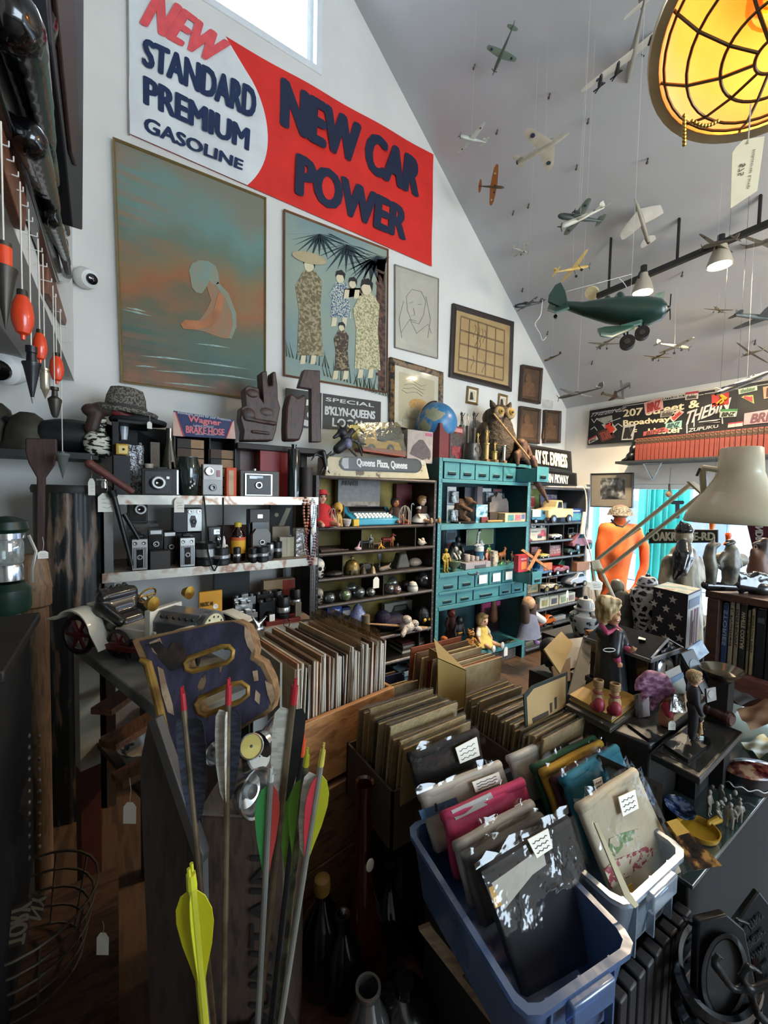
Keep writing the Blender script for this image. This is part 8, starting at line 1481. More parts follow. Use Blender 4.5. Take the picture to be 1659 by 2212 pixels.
b=B();b.cyl((.9,0,.22),(.95,0,.22),.125,n=28);b.o('gauge_case',STL,t);b=B();b.cyl((.95,0,.22),(.955,0,.22),.105,n=28);g=b.o('gauge_dial',mat('bdb896',.5),t);b=B();b.bx(.956,-.06,.215,.958,.05,.225);[b.bx(.956,.085*cos(a)-.006,.214+.085*sin(a),.958,.085*cos(a)+.006,.226+.085*sin(a))for a in[k*PI/6 for k in RG(12)]];b.o('gauge_hand',BK_,g)
for s in(-1,1):b=B();b.la_([(0,-.06),(.03,-.05),(.045,-.01),(.048,0),(.0,.005)],16,TR((.62,s*.16,.4))@RO(PI/2,4,'Y'));b.o('headlamp',BRS,t)
b=B();b.tu_([(.4+.02*cos(a),.07*sin(a),.4+.05*cos(a))for a in[2*PI*k/16 for k in RG(16)]],.006,6,True);b.cyl((.4,0,.4),(.5,0,.26),.008);b.cyl((.4,-.07,.4),(.4,.07,.4),.005);b.o('steering_wheel',BRS,t)
FG('pewter_horse','little dark metal horse figure on the bench before the roadster',PZ(268,1425,BZ)+V((0,0,.001)),.075,-.9,QUAD,mat('1d1a18',.4,.5),cat='figurine',vox=.04)
D=.95;n_=(-CF+V((0,0,.22))).normalized();lq=PL(P(440,1500,D),n_)
def plate(pl,outs,th):
 o=pl.o;n=pl.n;ex=CR-(n*CR.dot(n));ex.normalize();ey=n.cross(ex);cu=bpy.data.curves.new('c','CURVE');cu.dimensions='2D';cu.fill_mode='BOTH';cu.extrude=th/2
 for pts in outs:
  s=cu.splines.new('POLY');s.points.add(len(pts)-1);s.use_cyclic_u=True
  for q,(x_,y_)in zip(s.points,pts):d=pl(x_,y_)-o;q.co=(d.dot(ex),d.dot(ey),0,1)
 ob=bpy.data.objects.new('c',cu);me=bpy.data.meshes.new_from_object(ob);b=B()
 b.add([o+ex*v.co.x+ey*v.co.y+n*(v.co.z-th/2)for v in me.vertices],[tuple(p.vertices)for p in me.polygons]);bpy.data.objects.remove(ob);bpy.data.curves.remove(cu);bpy.data.meshes.remove(me);return b
s1=[(400,1432),(408,1422),(480,1396),(495,1396),(504,1406),(502,1420),(492,1430),(418,1450),(404,1446)];s2=[(424,1520),(432,1508),(500,1478),(522,1474),(536,1484),(536,1500),(520,1514),(444,1545),(430,1540)]
t=TH('letter_board','thick chipped purple-painted wooden letter with gilt edges standing on the wooden box','carved letter',lq(460,1640))
wd=WD('5a4028','8a6a44',9,(3,3,3),.7);plate(lq,[[(286,1384),(300,1378),(470,1343),(510,1339),(532,1350),(545,1375),(552,1405),(549,1420),(570,1432),(588,1470),(595,1505),(588,1535),(572,1548),(552,1556),(480,1600),(420,1640),(374,1652),(366,1640),(338,1530),(306,1432)],s1,s2],.05).o('wood_core',wd,t,w=1)
pur=pat(((.38,'25222f'),(.5,'302c42'),(.62,'3c384c'),(.66,'282432'),(.69,'7a6046')),12,.75,(2.5,2.5,.6),b=.5)
b=plate(lq,[[(305,1385),(470,1347),(505,1343),(528,1352),(538,1372),(544,1404),(540,1424),(563,1440),(580,1475),(586,1505),(580,1530),(550,1550),(470,1600),(420,1632),(382,1640),(350,1500),(320,1420)],s1,s2],.003);b.v=[v+n_*.003 for v in b.v];b.o('paint_layer',pur,t,w=1,lb='flaking purple paint')
random.seed(4);tanm=pat(((.4,'94765a'),(.55,'bb9f80')),20,.8,b=.3)
for pts in([(322,1388),(345,1378),(352,1395),(362,1410),(376,1440),(368,1448),(356,1425),(344,1418),(330,1408)],[(340,1440),(352,1446),(360,1480),(372,1520),(376,1545),(362,1538),(350,1500)],[(528,1352),(540,1365),(550,1400),(544,1410),(534,1395),(528,1375)],[(572,1470),(588,1480),(594,1508),(586,1522),(578,1500)],[(545,1450),(556,1448),(558,1470),(549,1472)],[(552,1490),(562,1500),(560,1522),(550,1512)]):
 b=B();lq.po_(b,pts,.0032,.0042);b.o('bare_patch',tanm,t,w=1)
b=B();lq.po_(b,[(312,1395),(330,1400),(350,1430),(370,1450),(398,1440),(402,1410),(390,1385),(372,1388),(362,1405),(345,1385)],.0034,.0046);b.o('dark_scab',pat(((.4,'1c1410'),(.6,'3c2c22')),20,.9,b=.6),t,w=1)
gilt=pat(((.4,'6a4a1c'),(.55,'a07c3a')),14,.45,m=.5,b=.3)
for s_ in(s1,s2):b=B();b.tu_([lq(x_,y_,.002)for x_,y_ in s_],.0065,6,True);b.o('gilt_edge',gilt,t,w=1)
b=B();b.tu_([lq(x_,y_,.004)for x_,y_ in((304,1424),(320,1432),(330,1470),(345,1530),(358,1590),(364,1625),(372,1645))],[.006,.009,.01,.01,.01,.009,.006],8);b.o('gilt_edge',gilt,t,w=1)
cw_=WD('8a5c38','b98452',5,(2,9,9),.6);cw3=WD('5c4028','8a6242',5,(2,9,9),.6)
CL,CRt=V((.385,1.03,0)),V((.775,1.088,0));cdir=(CRt-CL).normalized();cback=V((-cdir.y,cdir.x,0))
def cp(u,v):return CL+cdir*u+cback*v
t=TH('record_crate','upper brown pine crate holding the record sleeves','crate',cp(.2,.17)+V((0,0,.70)))
for nm,c in(('front_board',((0,0),(.394,0),(.394,.016),(0,.016))),('back_board',((0,.345),(.394,.345),(.394,.36),(0,.36))),('side_board',((0,.016),(.014,.016),(.014,.345),(0,.345))),('side_board',((.38,.016),(.394,.016),(.394,.345),(.38,.345)))):b=B();QB(b,[cp(*a)for a in c],.695,.9);b.o(nm,cw_,t,w=1,bev=.003)
b=B();QB(b,[cp(.014,.016),cp(.38,.016),cp(.38,.345),cp(.014,.345)],.74,.75);b.o('bottom_board',cw3,t,w=1)
t=TH('lower_crate','lower dark pine crate under the record crate','crate',cp(.2,.17))
for k in RG(3):
 z0,z1=.46-.22*k,.675-.22*k;b=B();QB(b,[cp(.03,-.005),cp(.36,-.005),cp(.36,.012),cp(.03,.012)],max(0,z0),z1);b.o('front_board',cw3,t,w=1,bev=.003)
b=B();QB(b,[cp(.03,.013),cp(.36,.013),cp(.36,.35),cp(.03,.35)],0,.67);b.o('box_sides',cw3,t,w=1)
random.seed(9);u=.02;k=0;cols='b3a58c 8f7558 a9a296 5c4434 14120f a08a6c c2b59c 9a6a4a b9b2a6 6a5a48 8a5a44 bdb8ae 7c6a50 a3754c'.split();pto={}
while u<.372:
 w=RU(.004,.0095);c=cols[random.randrange(len(cols))];h=.315+RU(-.02,.006);base=cp(u+w/2,.018+RU(0,.012));base.z=.751
 if c not in pto:
  t=TH('record_sleeve','worn square record sleeve standing in the pine crate','record',base,math.atan2(cback.y,cback.x)-PI/2,'record sleeves in the pine crate');b=B();b.bx(-.0035,0,0,.0035,.312,.315);b.o('sleeve',mat(c,.7,v=.2,s=14),t);b=B();b.bx(-.0008,-.0015,.002,.0022,.311,.313);b.o('inner_edge',mat('c9c2b2' if k%3 else '4a3a30',.7),t);pto[c]=t
 else:
  t=pto[c].copy();C.objects.link(t);t.location=base
  for ch in pto[c].children:q=ch.copy();C.objects.link(q);q.parent=t
 t.scale=(w/.007,1,h/.315);t.rotation_euler=(0,RU(-.02,.05),math.atan2(cback.y,cback.x)-PI/2);u+=w+.0012;k+=1
b=B();p=cp(-.012,.03);b.pr_([V((p.x,p.y,.75)),V((p.x,p.y,1.08)),V((p.x-.02,p.y+.3,1.07)),V((p.x-.02,p.y+.3,.75))],(.006,0,0));SO('sheet_music','pale curled sheet music folder at the left of the record crate','folder',b,mat('8f897c',.7,v=.15,s=6))
b=B();p=PY(592,1475,1.12);b.cb((p.x+.01,1.13,.82),(.02,.02,.3));b.cb((p.x-.01,1.12,.8),(.1,.012,.32));SO('white_panel_box','white painted panel beside the purple letter','panel',b,mat('8f8e88',.6,v=.08))
for k in RG(3):
 p=cp(.26+.04*k,.02);b=B();b.pr_([V((p.x,p.y,.76)),V((p.x,p.y,1.10)),V((p.x-.03,p.y+.32,1.10)),V((p.x-.03,p.y+.32,.76))],(.001,0,0));SO('plastic_sleeve','clear plastic outer sleeve standing up among the records','plastic sleeve',b,FM('d9cfb8',.12,.5,20),'clear outer sleeves among the records')
b=B();p=PY(556,1395,1.3);t=TH('glass_fish','small clear glass fish ornament rising behind the purple letter','ornament',V((p.x,1.3,1.001)));bl('fish',FM('d0d4d0',.25,.2),t,[('c',(0,0,.0),(0,0,.06),.02,.015),('s',(0,0,.09),(.025,.012,.03)),('c',(0,0,.11),(-.02,0,.15),.01,.004),('c',(0,0,.11),(.03,0,.14),.01,.004)],.005)
q0,q1,q3=PZ(430,1762,.93),PZ(612,1772,.93),PZ(462,1648,.93);q1=q0+(q1-q0).normalized()*.165;nb=V((-(q1-q0).y,(q1-q0).x,0)).normalized()*.16
t=TH('stencilled_box','dusty wooden box standing on end with dark stencilled letters','box',(q0+q1+nb)/2);bm=WD('2c2018','46352a',6,(9,9,2),.7)
b=B();QB(b,[q0,q1,q1+nb,q0+nb],.0,.93);b.o('box_body',bm,t,w=1,bev=.004);e=(q1-q0).normalized();f_=-nb.normalized()*.002
b=B();bb_=q0+e*.1;at_(b,'MOUNTAIN',[V((bb_.x,bb_.y,z_))+f_+e*d_ for z_,d_ in((.42,.045),(.86,.045),(.86,0),(.42,0))],.04);b.o('stencil_lettering',mat('120d0a',.8,v=0),t,w=1,sm=0)
b=B();QB(b,[q0-e*.002,q1+e*.002,q1+nb+e*.002,q0+nb-e*.002],.931,.936);b.o('top_board',WD('4a4038','6d6258',6,(9,2,9),.8),t,w=1)
BT=.937
def gz(px,py):return PZ(px,py,BT)
def LB(name,lb,px,py,wpx,prof,m_,pt_,facing,D=None,cat='bicycle lamp'):
 p=gz(px,py+0)if D is None else P(px,py,D);r=wpx*mpp(p)/2;t=TH(name,lb,cat,p);q=TR(p+V((0,0,r*.95 if D is None else 0)))@V(facing).normalized().to_track_quat('Z','Y').to_matrix().to_4x4()
 for nm,pf,mm in[('shell',prof,m_)]+pt_:b=B();b.la_([(a*r,c*r)for a,c in pf],24,q);b.o(nm,mm,t,w=1)
toC=(EYE-P(540,1600,.8)).normalized()
LB('yellow_gauge','round gauge with a yellow dial and red top leaning on the purple letter',543,1612,52,[(0,-.5),(.9,-.5),(1,-.4),(1,.1),(.9,.15),(.9,.0)],STL,[('dial',[(.92,.02),(0,.03)],pat(((.45,'a3923a'),(.55,'b5a24a')),20,.5)),('pointer',[(.1,.04),(.12,.06),(0,.07)],BK_)],toC+V((.2,.1,-.1)),.80,'gauge')
LB('silver_gauge','small silver gauge with a white dial on the stencilled box',560,1662,60,[(0,-.9),(.8,-.9),(1,-.7),(1,.1),(.88,.16),(.85,.05)],STL,[('dial',[(.88,.05),(0,.06)],mat('a9a9a0',.5)),('pointer',[(.06,.07),(.05,.09),(0,.09)],BK_)],toC+V((.5,0,.15)),None,'gauge')
LB('bicycle_headlamp','silver bicycle headlamp shell lying at the front of the stencilled box',556,1757,96,[(0,-1.2),(.5,-1.1),(.85,-.6),(1,-.1),(1.03,0),(1,.06),(.9,0),(.7,-.6),(0,-.9)],CH,[('lamp_socket',[(.0,-.8),(.3,-.8),(.3,-.3),(0,-.25)],mat('4a4844',.4,.5))],toC+V((.6,.1,-.35)))
LB('chrome_cup','chrome cup lying behind the white-feathered arrow',468,1650,50,[(0,-1),(.7,-1),(.85,-.8),(1,.1),(1.02,.16),(.9,.1),(.7,-.7),(0,-.8)],CH,[],toC+V((-.5,.3,.4)),None,'cup')
b=B();p=PZ(590,1600,BT);b.cyl(P(575,1600,.84),P(602,1560,.92),.02,.02);b.cyl(P(565,1608,.83),P(575,1600,.84),.028,.024);SO('chrome_torch','chrome torch with a flared head leaning at the back of the box','torch',b,CH)
dq_=PL(P(380,1800,.78),(-CF+CR*-.25).normalized());t=TH('leaning_board','dark brown panel with a worn grey edge leaning in front of the bench','panel',dq_(370,2400))
b=B();dq_.po_(b,[(320,1562),(432,1885),(445,2330),(330,2330),(302,1650)],-.02,0);b.o('panel_face',WD('1d1512','33251f',5,(9,9,2)),t,w=1)
b=B();dq_.po_(b,[(318,1560),(336,1552),(438,1850),(436,1868),(426,1880)],0,.02);b.o('worn_edge',mat('3f3a37',.5,v=.2),t,w=1,bev=.002);b=B();dq_.po_(b,[(427,1868),(438,1862),(446,2330),(432,2330)],0,.015);b.o('grey_strip',mat('4c4a46',.6,v=.2),t,w=1)
def AR(lb,nk,bot,d0,d1,sh,nock,vanes,r=.0042,L=130,sh0=26,nl=34):
 a,c=P(nk[0],nk[1],d0),P(bot[0],bot[1],d1);dr=(c-a).normalized();k=d0/FPX;c=a+dr*.76;t=TH('arrow',lb,'arrow',c,gp_=None);sd=dr.cross(CF).normalized()
 B().cyl(a+dr*nl*k*.6,c,r,n=10).o('shaft',sh,t,w=1);b=B();b.cyl(a+dr*.006,a+dr*nl*k,r*.95,r*1.08,10);w_=dr.cross(sd);[b.cyl(a-dr*.003+w_*s*r*.6,a+dr*.008+w_*s*r*.6,r*.4,n=6)for s in(-1,1)];b.o('nock',nock,t,w=1)
 for ang,wd_,mm,shape in vanes:
  s=sd*cos(ang)-CF*sin(ang)*1.0;st=a+dr*(nl+sh0)*k;ll=L*k;pts=[]
  pf={'feather':[(0,0),(-.02,.6),(.05,.95),(.25,1),(.6,.85),(.9,.4),(1,0)],'vane':[(0,0),(.06,.55),(.2,.95),(.35,1),(.6,.72),(.85,.25),(1,0)]}[shape]
  b=B();b.pr_([st+dr*u_*ll+s*(r+v_*wd_*k)for u_,v_ in pf],s.cross(dr)*.0008);b.o('fletching',mm,t,w=1)
 B().cyl(c,c+dr*.03,r*1.2,.0006,8).o('arrow_tip',STL,t,w=1)
alu=pat(((.4,'6a5c4a'),(.55,'8a7a62')),20,.35,m=.6);redn=mat('a3202a',.35);yel=mat('b5b42a',.4,v=.08);grn=mat('5a8a2c',.45,v=.1);whf=pat(((.45,'a9a598'),(.55,'c2beb2')),60,.8,(1,1,3));dkf_=pat(((.45,'1a1c22'),(.55,'2c3040')),60,.8,(1,1,3))
AR('red-nocked arrow with a dark blue-grey feather at the left of the bundle',(393,1488),(470,2300),.60,.62,alu,redn,[(0,34,dkf_,'feather'),(2.6,14,dkf_,'feather')],L=235,sh0=20,nl=46)
AR('red-nocked arrow with one white and one black feather in the middle of the bundle',(494,1470),(482,2300),.58,.60,alu,redn,[(0,22,dkf_,'feather'),(PI-.2,20,whf,'feather'),(1.6,12,whf,'feather')],L=200,sh0=14,nl=52)
AR('red-nocked arrow with a broad white and a black feather at the right of the bundle',(638,1472),(548,2300),.57,.60,alu,redn,[(0,24,mat('17181a',.7),'feather'),(PI-.1,30,whf,'feather')],L=210,sh0=12,nl=50,r=.005)
AR('silver arrow with green and red plastic vanes',(586,1662),(552,2300),.56,.58,mat('8f8f88',.35,.6),mat('a9aaa6',.4),[(PI,24,mat('3c8a4a',.4),'vane'),(0,16,mat('b5403a',.4),'vane')],L=200,sh0=10,nl=26)
AR('black arrow with an orange nock and green vanes',(656,1590),(575,2300),.58,.60,mat('16161a',.4),mat('d8502a',.4),[(PI,26,grn,'vane'),(.3,14,yel,'vane')],L=200,sh0=70,nl=44)
AR('camouflage arrow with a forked yellow nock',(664,1622),(590,2300),.56,.59,pat(((.45,'2a2c20'),(.55,'5a5844')),40,.5),yel,[(PI,22,grn,'vane'),(0,16,grn,'vane')],L=190,sh0=30,nl=34)
AR('silver arrow with a pale yellow nock, a ragged white feather and a yellow vane',(699,1612),(592,2300),.55,.58,mat('9a9a90',.35,.6),mat('b5a84a',.4),[(0,22,yel,'vane'),(PI,26,whf,'feather'),(PI-.7,18,mat('a82430',.5),'vane')],L=190,sh0=22,nl=44)
AR('bright yellow arrow with wide yellow vanes, nearest the camera',(411,1876),(452,2330),.44,.46,mat('a3a02a',.4,v=.1),yel,[(0,30,mat('c2bc1c',.45,v=.08),'vane'),(PI,30,mat('c2bc1c',.45,v=.08),'vane'),(1.57,10,yel,'vane')],L=215,sh0=8,nl=44,r=.0052)
b=B();p=P(520,2390,.66);b.cb((p.x,p.y,.28),(.26,.2,.5),.2);SO('arrow_bin','dark bin that holds the bundle of arrows','bin',b,mat('17120f',.7))
LT=.3;b=B();b.bx(.34,.55,LT-.03,.66,1.0,LT).bx(.36,.57,0,.59,.98,LT-.03);SO('low_shelf','low orange-brown wooden shelf carrying old bottles','shelf',b,WD('3c2012','5a3420',5,(2,9,9)))
def bot(lb,px,pyb,wpx,pyt,prof,m_,pt_=(),cat='bottle',z=LT):p=PZ(px,pyb,z);return TN('bottle' if cat=='bottle' else cat,lb,cat,p,wpx*mpp(p)/2,(PY(px,pyt,p.y).z-z),prof,m_,pt_)
t=bot('tall amber-brown glass vase with a flared lip before the lower crate',780,2080,120,1692,[(0,0),(.8,0),(1,.06),(.95,.2),(.45,.42),(.28,.6),(.24,.9),(.3,.97),(.34,1),(.26,.99),(.2,.9),(0,.6)],mat('3a150c',.12,v=.15,ct=.5),cat='vase')
b=B();b.sph((0,-.035,.3),(.012,.004,.018),6);b.o('white_sticker',PP_,t)
bot('black bottle with a big round yellow-capped stopper',693,2120,90,1895,[(0,0),(.9,0),(1,.04),(1,.5),(.8,.64),(.35,.78),(.32,.86),(0,.86)],mat('08090b',.15,ct=.5),[('stopper',[(.0,.85),(.36,.86),(.4,.92),(.36,.98),(.2,1),(0,1)],mat('8a6a30',.5))])
bot('second black bottle with a ring-shaped mouth',738,2150,80,1975,BOTTLE,mat('0a0b0d',.15,ct=.5));bot('dark bottle standing behind the tall vase',838,2060,80,1880,BOTTLE,mat('0b1210',.12,ct=.5))
bot('grey-green goose-necked dark bottle beside the blue bin',860,2040,70,1800,[(0,0),(.9,0),(1,.1),(.9,.5),(.4,.7),(.3,.9),(.4,.95),(.3,1),(0,1)],mat('101a1c',.2,ct=.3))
t=bot('old clear milk bottle embossed one pint at the bottom edge',792,2290,110,2095,[(0,0),(.9,0),(1,.05),(1,.4),(.85,.6),(.5,.8),(.42,.92),(.5,.95),(.5,1),(.4,1),(.4,.9),(.8,.5),(0,.05)],FM('8a8c88',.25,0,body=.25),z=.34);p=t.location;b=B();r=.4*110*mpp(p)
t.location.z=LT
fc=(EYE-p);fc.z=0;fc.normalize();u_=V((-fc.y,fc.x,0));c=p+fc*(r*1.3)+V((0,0,.03));at_(b,'ONE PINT',[c-u_*.03,c+u_*.03,c+u_*.03+V((0,0,.02)),c-u_*.03+V((0,0,.02))],.03);b.o('lettering',WH,t,w=1,sm=0)
bot('dark round-bodied jug at the bottom edge beside the milk bottle',870,2260,150,2120,[(0,0),(.8,0),(1,.2),(1,.5),(.7,.75),(.3,.85),(.3,1),(0,1)],mat('0e0d0d',.2,ct=.4))
b=B();q=PL(P(975,2000,.85),(-CF+V((0,0,.5))).normalized());q.po_(b,[(905,2010),(930,2000),(1120,2230),(1090,2250)],-.02,0);SO('pale_board','pale worn board leaning below the blue bin','board',b,WD('6a5440','8a7258',6,(3,3,9)))
b=B();q.po_(b,[(1000,2110),(1020,2098),(1040,2124),(1022,2138)],0,.004);SO('square_fitting','black square fitting on the pale board','fitting',b,BK_)
t=TH('wire_basket','wire basket of dark number tags on the floor at the lower left','basket',P(60,2100,1.15));c=P(55,2010,1.15);cz=.35;b=B()
for k in RG(5):b.tu_([c+V(((.13+.01*k)*cos(a),(.13+.01*k)*sin(a),-.12+.05*k))for a in[2*PI*i/24 for i in RG(24)]],.004,5,True)
for k in RG(10):a=k*PI/5;b.cyl(c+V((.13*cos(a),.13*sin(a),-.12)),c+V((.17*cos(a),.17*sin(a),.08)),.003,n=5)
b.o('wires',mat('5c5446',.5,.5),t,w=1)
b=B();b.bx(c.x-.25,c.y-.22,0,c.x+.22,c.y+.25,c.z-.12);SO('floor_box','low brown plank box under the wire basket','box',b,WD('2a1a10','4c3220',5,(2,9,9)))
tq_=PL(P(45,2010,1.05),(-CF+V((0,0,.6))).normalized())
for k,(pts,tx,l)in EN((([(22,1960),(70,1945),(52,2040),(8,2052)],'TORY','rusty number tag lettered TORY lying in the wire basket'),([(70,1930),(100,1935),(88,1990),(62,1985)],'NY','small dark tag behind the lettered one in the basket'),([(0,1930),(30,1922),(24,1945),(0,1955)],None,'pale metal tag at the left edge of the basket'))):
 t=TH('metal_tag',l,'tag',tq_(*pts[2]));b=B();tq_.po_(b,pts,0,.002);b.o('plate',mat('4a4034',.5,.3,v=.3),t,w=1)
 if tx:b=B();at_(b,tx,[tq_(*a,.003)for a in(pts[3],pts[0],pts[1],pts[2])],.05);b.o('lettering',mat('8a7a64',.5,v=0),t,w=1,sm=0)
ptag_(P(222,1990,1.0),.03,.03,.055,-CF,'dim white tag hanging in the shadow under the bench',ink_=False);ptag_(P(280,1680,.95),.06,.03,.05,-CF,'white tag on a looped string before the leaning dark panel',ink_=False)
# stock table, bins of bagged clothes, boxes of prints
b=B();b.bx(.69,.70,0,1.28,1.0,.645).bx(.80,1.0,0,1.28,1.34,.645).bx(.60,.37,0,1.06,.70,.655);SO('stock_table','black stand under the plastic bins and boxes of prints','stand',b,mat('100f10',.6,v=.2),bev=.004)
for k in RG(9):
 b=B();x=.75+.035*k;b.bx(x,.33,0,x+.028,.36,.64);SO('black_batten','upright dark batten leaning before the stand under the clear bin','slat',b,mat('17171a',.5,v=.2),'dark battens under the clear bin',bev=.004)
def bin_(name,lb,F,ang,w,l,z1,h,m_,m2):
 mx=TR(V((F[0],F[1],z1-h)))@RO(ang,4,'Z');t=TH(name,lb,'bin',mx=mx);tp=.018
 lo=[(tp,tp),(w-tp,tp),(w-tp,l-tp),(tp,l-tp)];hi=[(0,0),(w,0),(w,l),(0,l)]
 def rnd(c,r,z):
  o=[]
  for i in RG(4):
   p=V((*c[i],z));a=(V((*c[i-1],z))-p).normalized();d=(V((*c[(i+1)%4],z))-p).normalized();o+=[p+a*r,p+(a+d)*r*.3,p+d*r]
  return o
 b=B();b.rg_([rnd(lo,.02,0),rnd(hi,.025,h-.012),rnd([(-.008,-.008),(w+.008,-.008),(w+.008,l+.008),(-.008,l+.008)],.028,h-.01),rnd([(-.008,-.008),(w+.008,-.008),(w+.008,l+.008),(-.008,l+.008)],.028,h),rnd([(.004,.004),(w-.004,.004),(w-.004,l-.004),(.004,l-.004)],.024,h),rnd([(tp+.003,tp+.003),(w-tp-.003,tp+.003),(w-tp-.003,l-tp-.003),(tp+.003,l-tp-.003)],.018,.004)]);b.o('tub',m_,t,sm=50)
 for x in(.2,.5,.8):B().bx(x*w-.002,-.002,.01,x*w+.002,.012,h-.012).o('rib',m2,t)
 b=B();b.bx(w*.3,-.02,h-.045,w*.7,-.004,h-.004);b.o('lug_handle',m_,t,bev=.004);return t
blue_p=FM('6a86b4',.12,.1,10,.2,body=.42);clear_p=FM('c4d0dc',.14,.1,10,.2,body=.30)
bin_('blue_bin','translucent blue plastic bin of bagged clothes, nearest the camera',(.49,.338),-.15,.235,.36,.80,.14,blue_p,blue_p)
bin_('clear_bin','clear plastic bin of bagged clothes to the right of the blue one',(.775,.345),-.04,.235,.36,.80,.14,clear_p,clear_p)
flm=FM('f6f4f0',.06,.5,9,.08)
def qgrid(b,pl,px,n,amp,h,seed,pw=1):
 rnd=random.Random(seed);f=[(rnd.uniform(2,9),rnd.uniform(2,9),rnd.uniform(0,6))for _ in RG(5)];c=[pl(*p)for p in px]
 def fn(u,v):
  p=(c[3]*(1-u)+c[2]*u)*(1-v)+(c[0]*(1-u)+c[1]*u)*v;e=sum(sin(a*u*1.3+d*v+q)for a,d,q in f)/5
  return p+pl.n*(h+amp*e)
 return b.grid(fn,n,n)
def SHT(lb,px,D,tilt,col,extra=(),tagpx=None,roll=True,side=(0,-1,0),seed=1,film_h=.014):
 n=(V(side)+V((0,0,tilt))).normalized();cx=sum(p[0]for p in px)/4;cy=sum(p[1]for p in px)/4;pl=PL(P(cx,cy,D),n)
 t=TH('bagged_shirt',lb,'bagged clothes',(pl(*px[2])+pl(*px[3]))/2,gp_=None);m_=col if not isinstance(col,str)else mat(col,.85,v=.12,s=10,b=.25,bs=25)
 b=B();qgrid(b,pl,px,16,.005,0,seed);b.o('folded_cloth',m_,t,w=1,sm=180,solid=.014)
 if roll:
  a,c=pl(*px[0]),pl(*px[1]);b=B();b.tu_([a*(1-u)+c*u+pl.n*(.002*sin(9*u)-.003)for u in[i/10 for i in RG(11)]],.011,10);b.o('folded_edge',m_,t,w=1,sm=180)
 ex=[(cx+(x-cx)*1.07,cy+(y-cy)*1.06-4)for x,y in px];b=B();qgrid(b,pl,ex,22,.005,film_h,seed+50);b.o('plastic_bag',flm,t,w=1,sm=180)
 b=B();a,c=pl(*ex[0],film_h),pl(*ex[1],film_h);rn=random.Random(seed);up=(pl(*px[0])-pl(*px[3])).normalized();N=14
 top=[a*(1-i/N)+c*i/N+up*rn.uniform(.006,.02)+pl.n*rn.uniform(-.006,.006)for i in RG(N+1)];bot_=[a*(1-i/N)+c*i/N for i in RG(N+1)]
 b.add(bot_+top,[(i,i+1,N+2+i,N+1+i)for i in RG(N)]);b.o('bag_flap',flm,t,w=1,sm=180)
 for nm,pts,c_,tx in extra:
  b=B();pl.po_(b,pts,.006,.0085);o=b.o(nm,mat(c_,.7,v=.1)if isinstance(c_,str)else c_,t,w=1)
 if tagpx:
  b=B();pl.po_(b,tagpx,film_h+.004,film_h+.006);o=b.o('price_label',PP_,t,w=1)
  a_,b_,c_,d_=tagpx;L=lambda p,q,f:(p[0]*(1-f)+q[0]*f,p[1]*(1-f)+q[1]*f);b=B()
  for i in RG(3):
   f0,f1=.2+.26*i,.36+.26*i;b.tu_([pl(*L(L(a_,d_,(f0+f1)/2+.05*sin(k*2.1)),L(b_,c_,(f0+f1)/2+.05*sin(k*2.1)),.12+.75*k/9),film_h+.0065)for k in RG(10)],.0007,4)
  b.o('handwriting',ink,o,w=1)
 return t
S=SHT
S('navy bagged one-piece with a yellow patch at the front of the blue bin',[(1038,1888),(1226,1772),(1322,2050),(1130,2150)],.75,.5,'10121a',[('white_card',[(1062,1908),(1172,1830),(1180,1868),(1150,1890),(1090,1965)],'b5b2aa',0),('taxi_patch',[(1056,1918),(1088,1900),(1098,1950),(1070,1962)],'c2953a',0)],[(1140,1814),(1184,1790),(1194,1832),(1160,1854)],seed=3)
S('dark grey bagged garment behind the navy one',[(1008,1862),(1170,1766),(1215,1900),(1040,2000)],.81,.45,'4a4a4c',seed=4)
S('pale grey bagged garment third from the front of the blue bin',[(985,1832),(1150,1738),(1195,1860),(1015,1960)],.85,.4,'9a9894',(),[(1096,1800),(1114,1790),(1118,1808),(1100,1818)],seed=5)
S('hot pink bagged garment in the middle of the blue bin',[(958,1766),(1130,1690),(1165,1800),(985,1900)],.90,.35,'b0305c',[('white_panel',[(975,1752),(1060,1712),(1070,1730),(985,1772)],'a9a4a4',0)],[(1112,1742),(1138,1728),(1144,1752),(1120,1764)],seed=6)
S('white bagged garment printed with I S beside blue denim',[(908,1722),(1080,1652),(1115,1760),(940,1840)],.95,.3,'a9a49c',[('letter_i',[(938,1736),(943,1734),(946,1752),(941,1754)],'23232a',0),('denim_roll',[(905,1752),(985,1722),(992,1738),(912,1772)],'3f5f88',0)],[(1020,1690),(1078,1668),(1084,1690),(1028,1712)],seed=7)
S('black bagged garment at the back of the blue bin with a handwritten label',[(884,1638),(1030,1582),(1046,1672),(908,1735)],1.02,.25,'121216',(),[(984,1616),(1030,1592),(1037,1632),(994,1650)],seed=8)
S('cream bagged shirt with red and green cursive print at the front of the clear bin',[(1252,1748),(1372,1668),(1462,1880),(1338,1968)],.88,.5,'b5aa94',[('green_print',[(1318,1812),(1342,1800),(1380,1790),(1384,1806),(1350,1822),(1330,1850),(1316,1840)],pat(((.45,'b5aa94'),(.5,'5a7a44')),60,.7,cn=1),0),('red_script',[(1306,1880),(1330,1858),(1400,1828),(1420,1838),(1390,1872),(1322,1920)],pat(((.48,'b5aa94'),(.52,'8a2a3a')),60,.7,(1,1,2),cn=1),0),('yellow_print',[(1352,1918),(1366,1908),(1372,1940),(1356,1946)],'c29a2c',0)],[(1336,1722),(1372,1706),(1380,1746),(1346,1764)],seed=9)
S('teal blue bagged shirt behind the cream one',[(1216,1688),(1332,1616),(1385,1780),(1268,1850)],.98,.45,'14647a',(),[(1282,1686),(1300,1678),(1306,1708),(1290,1716)],seed=10)
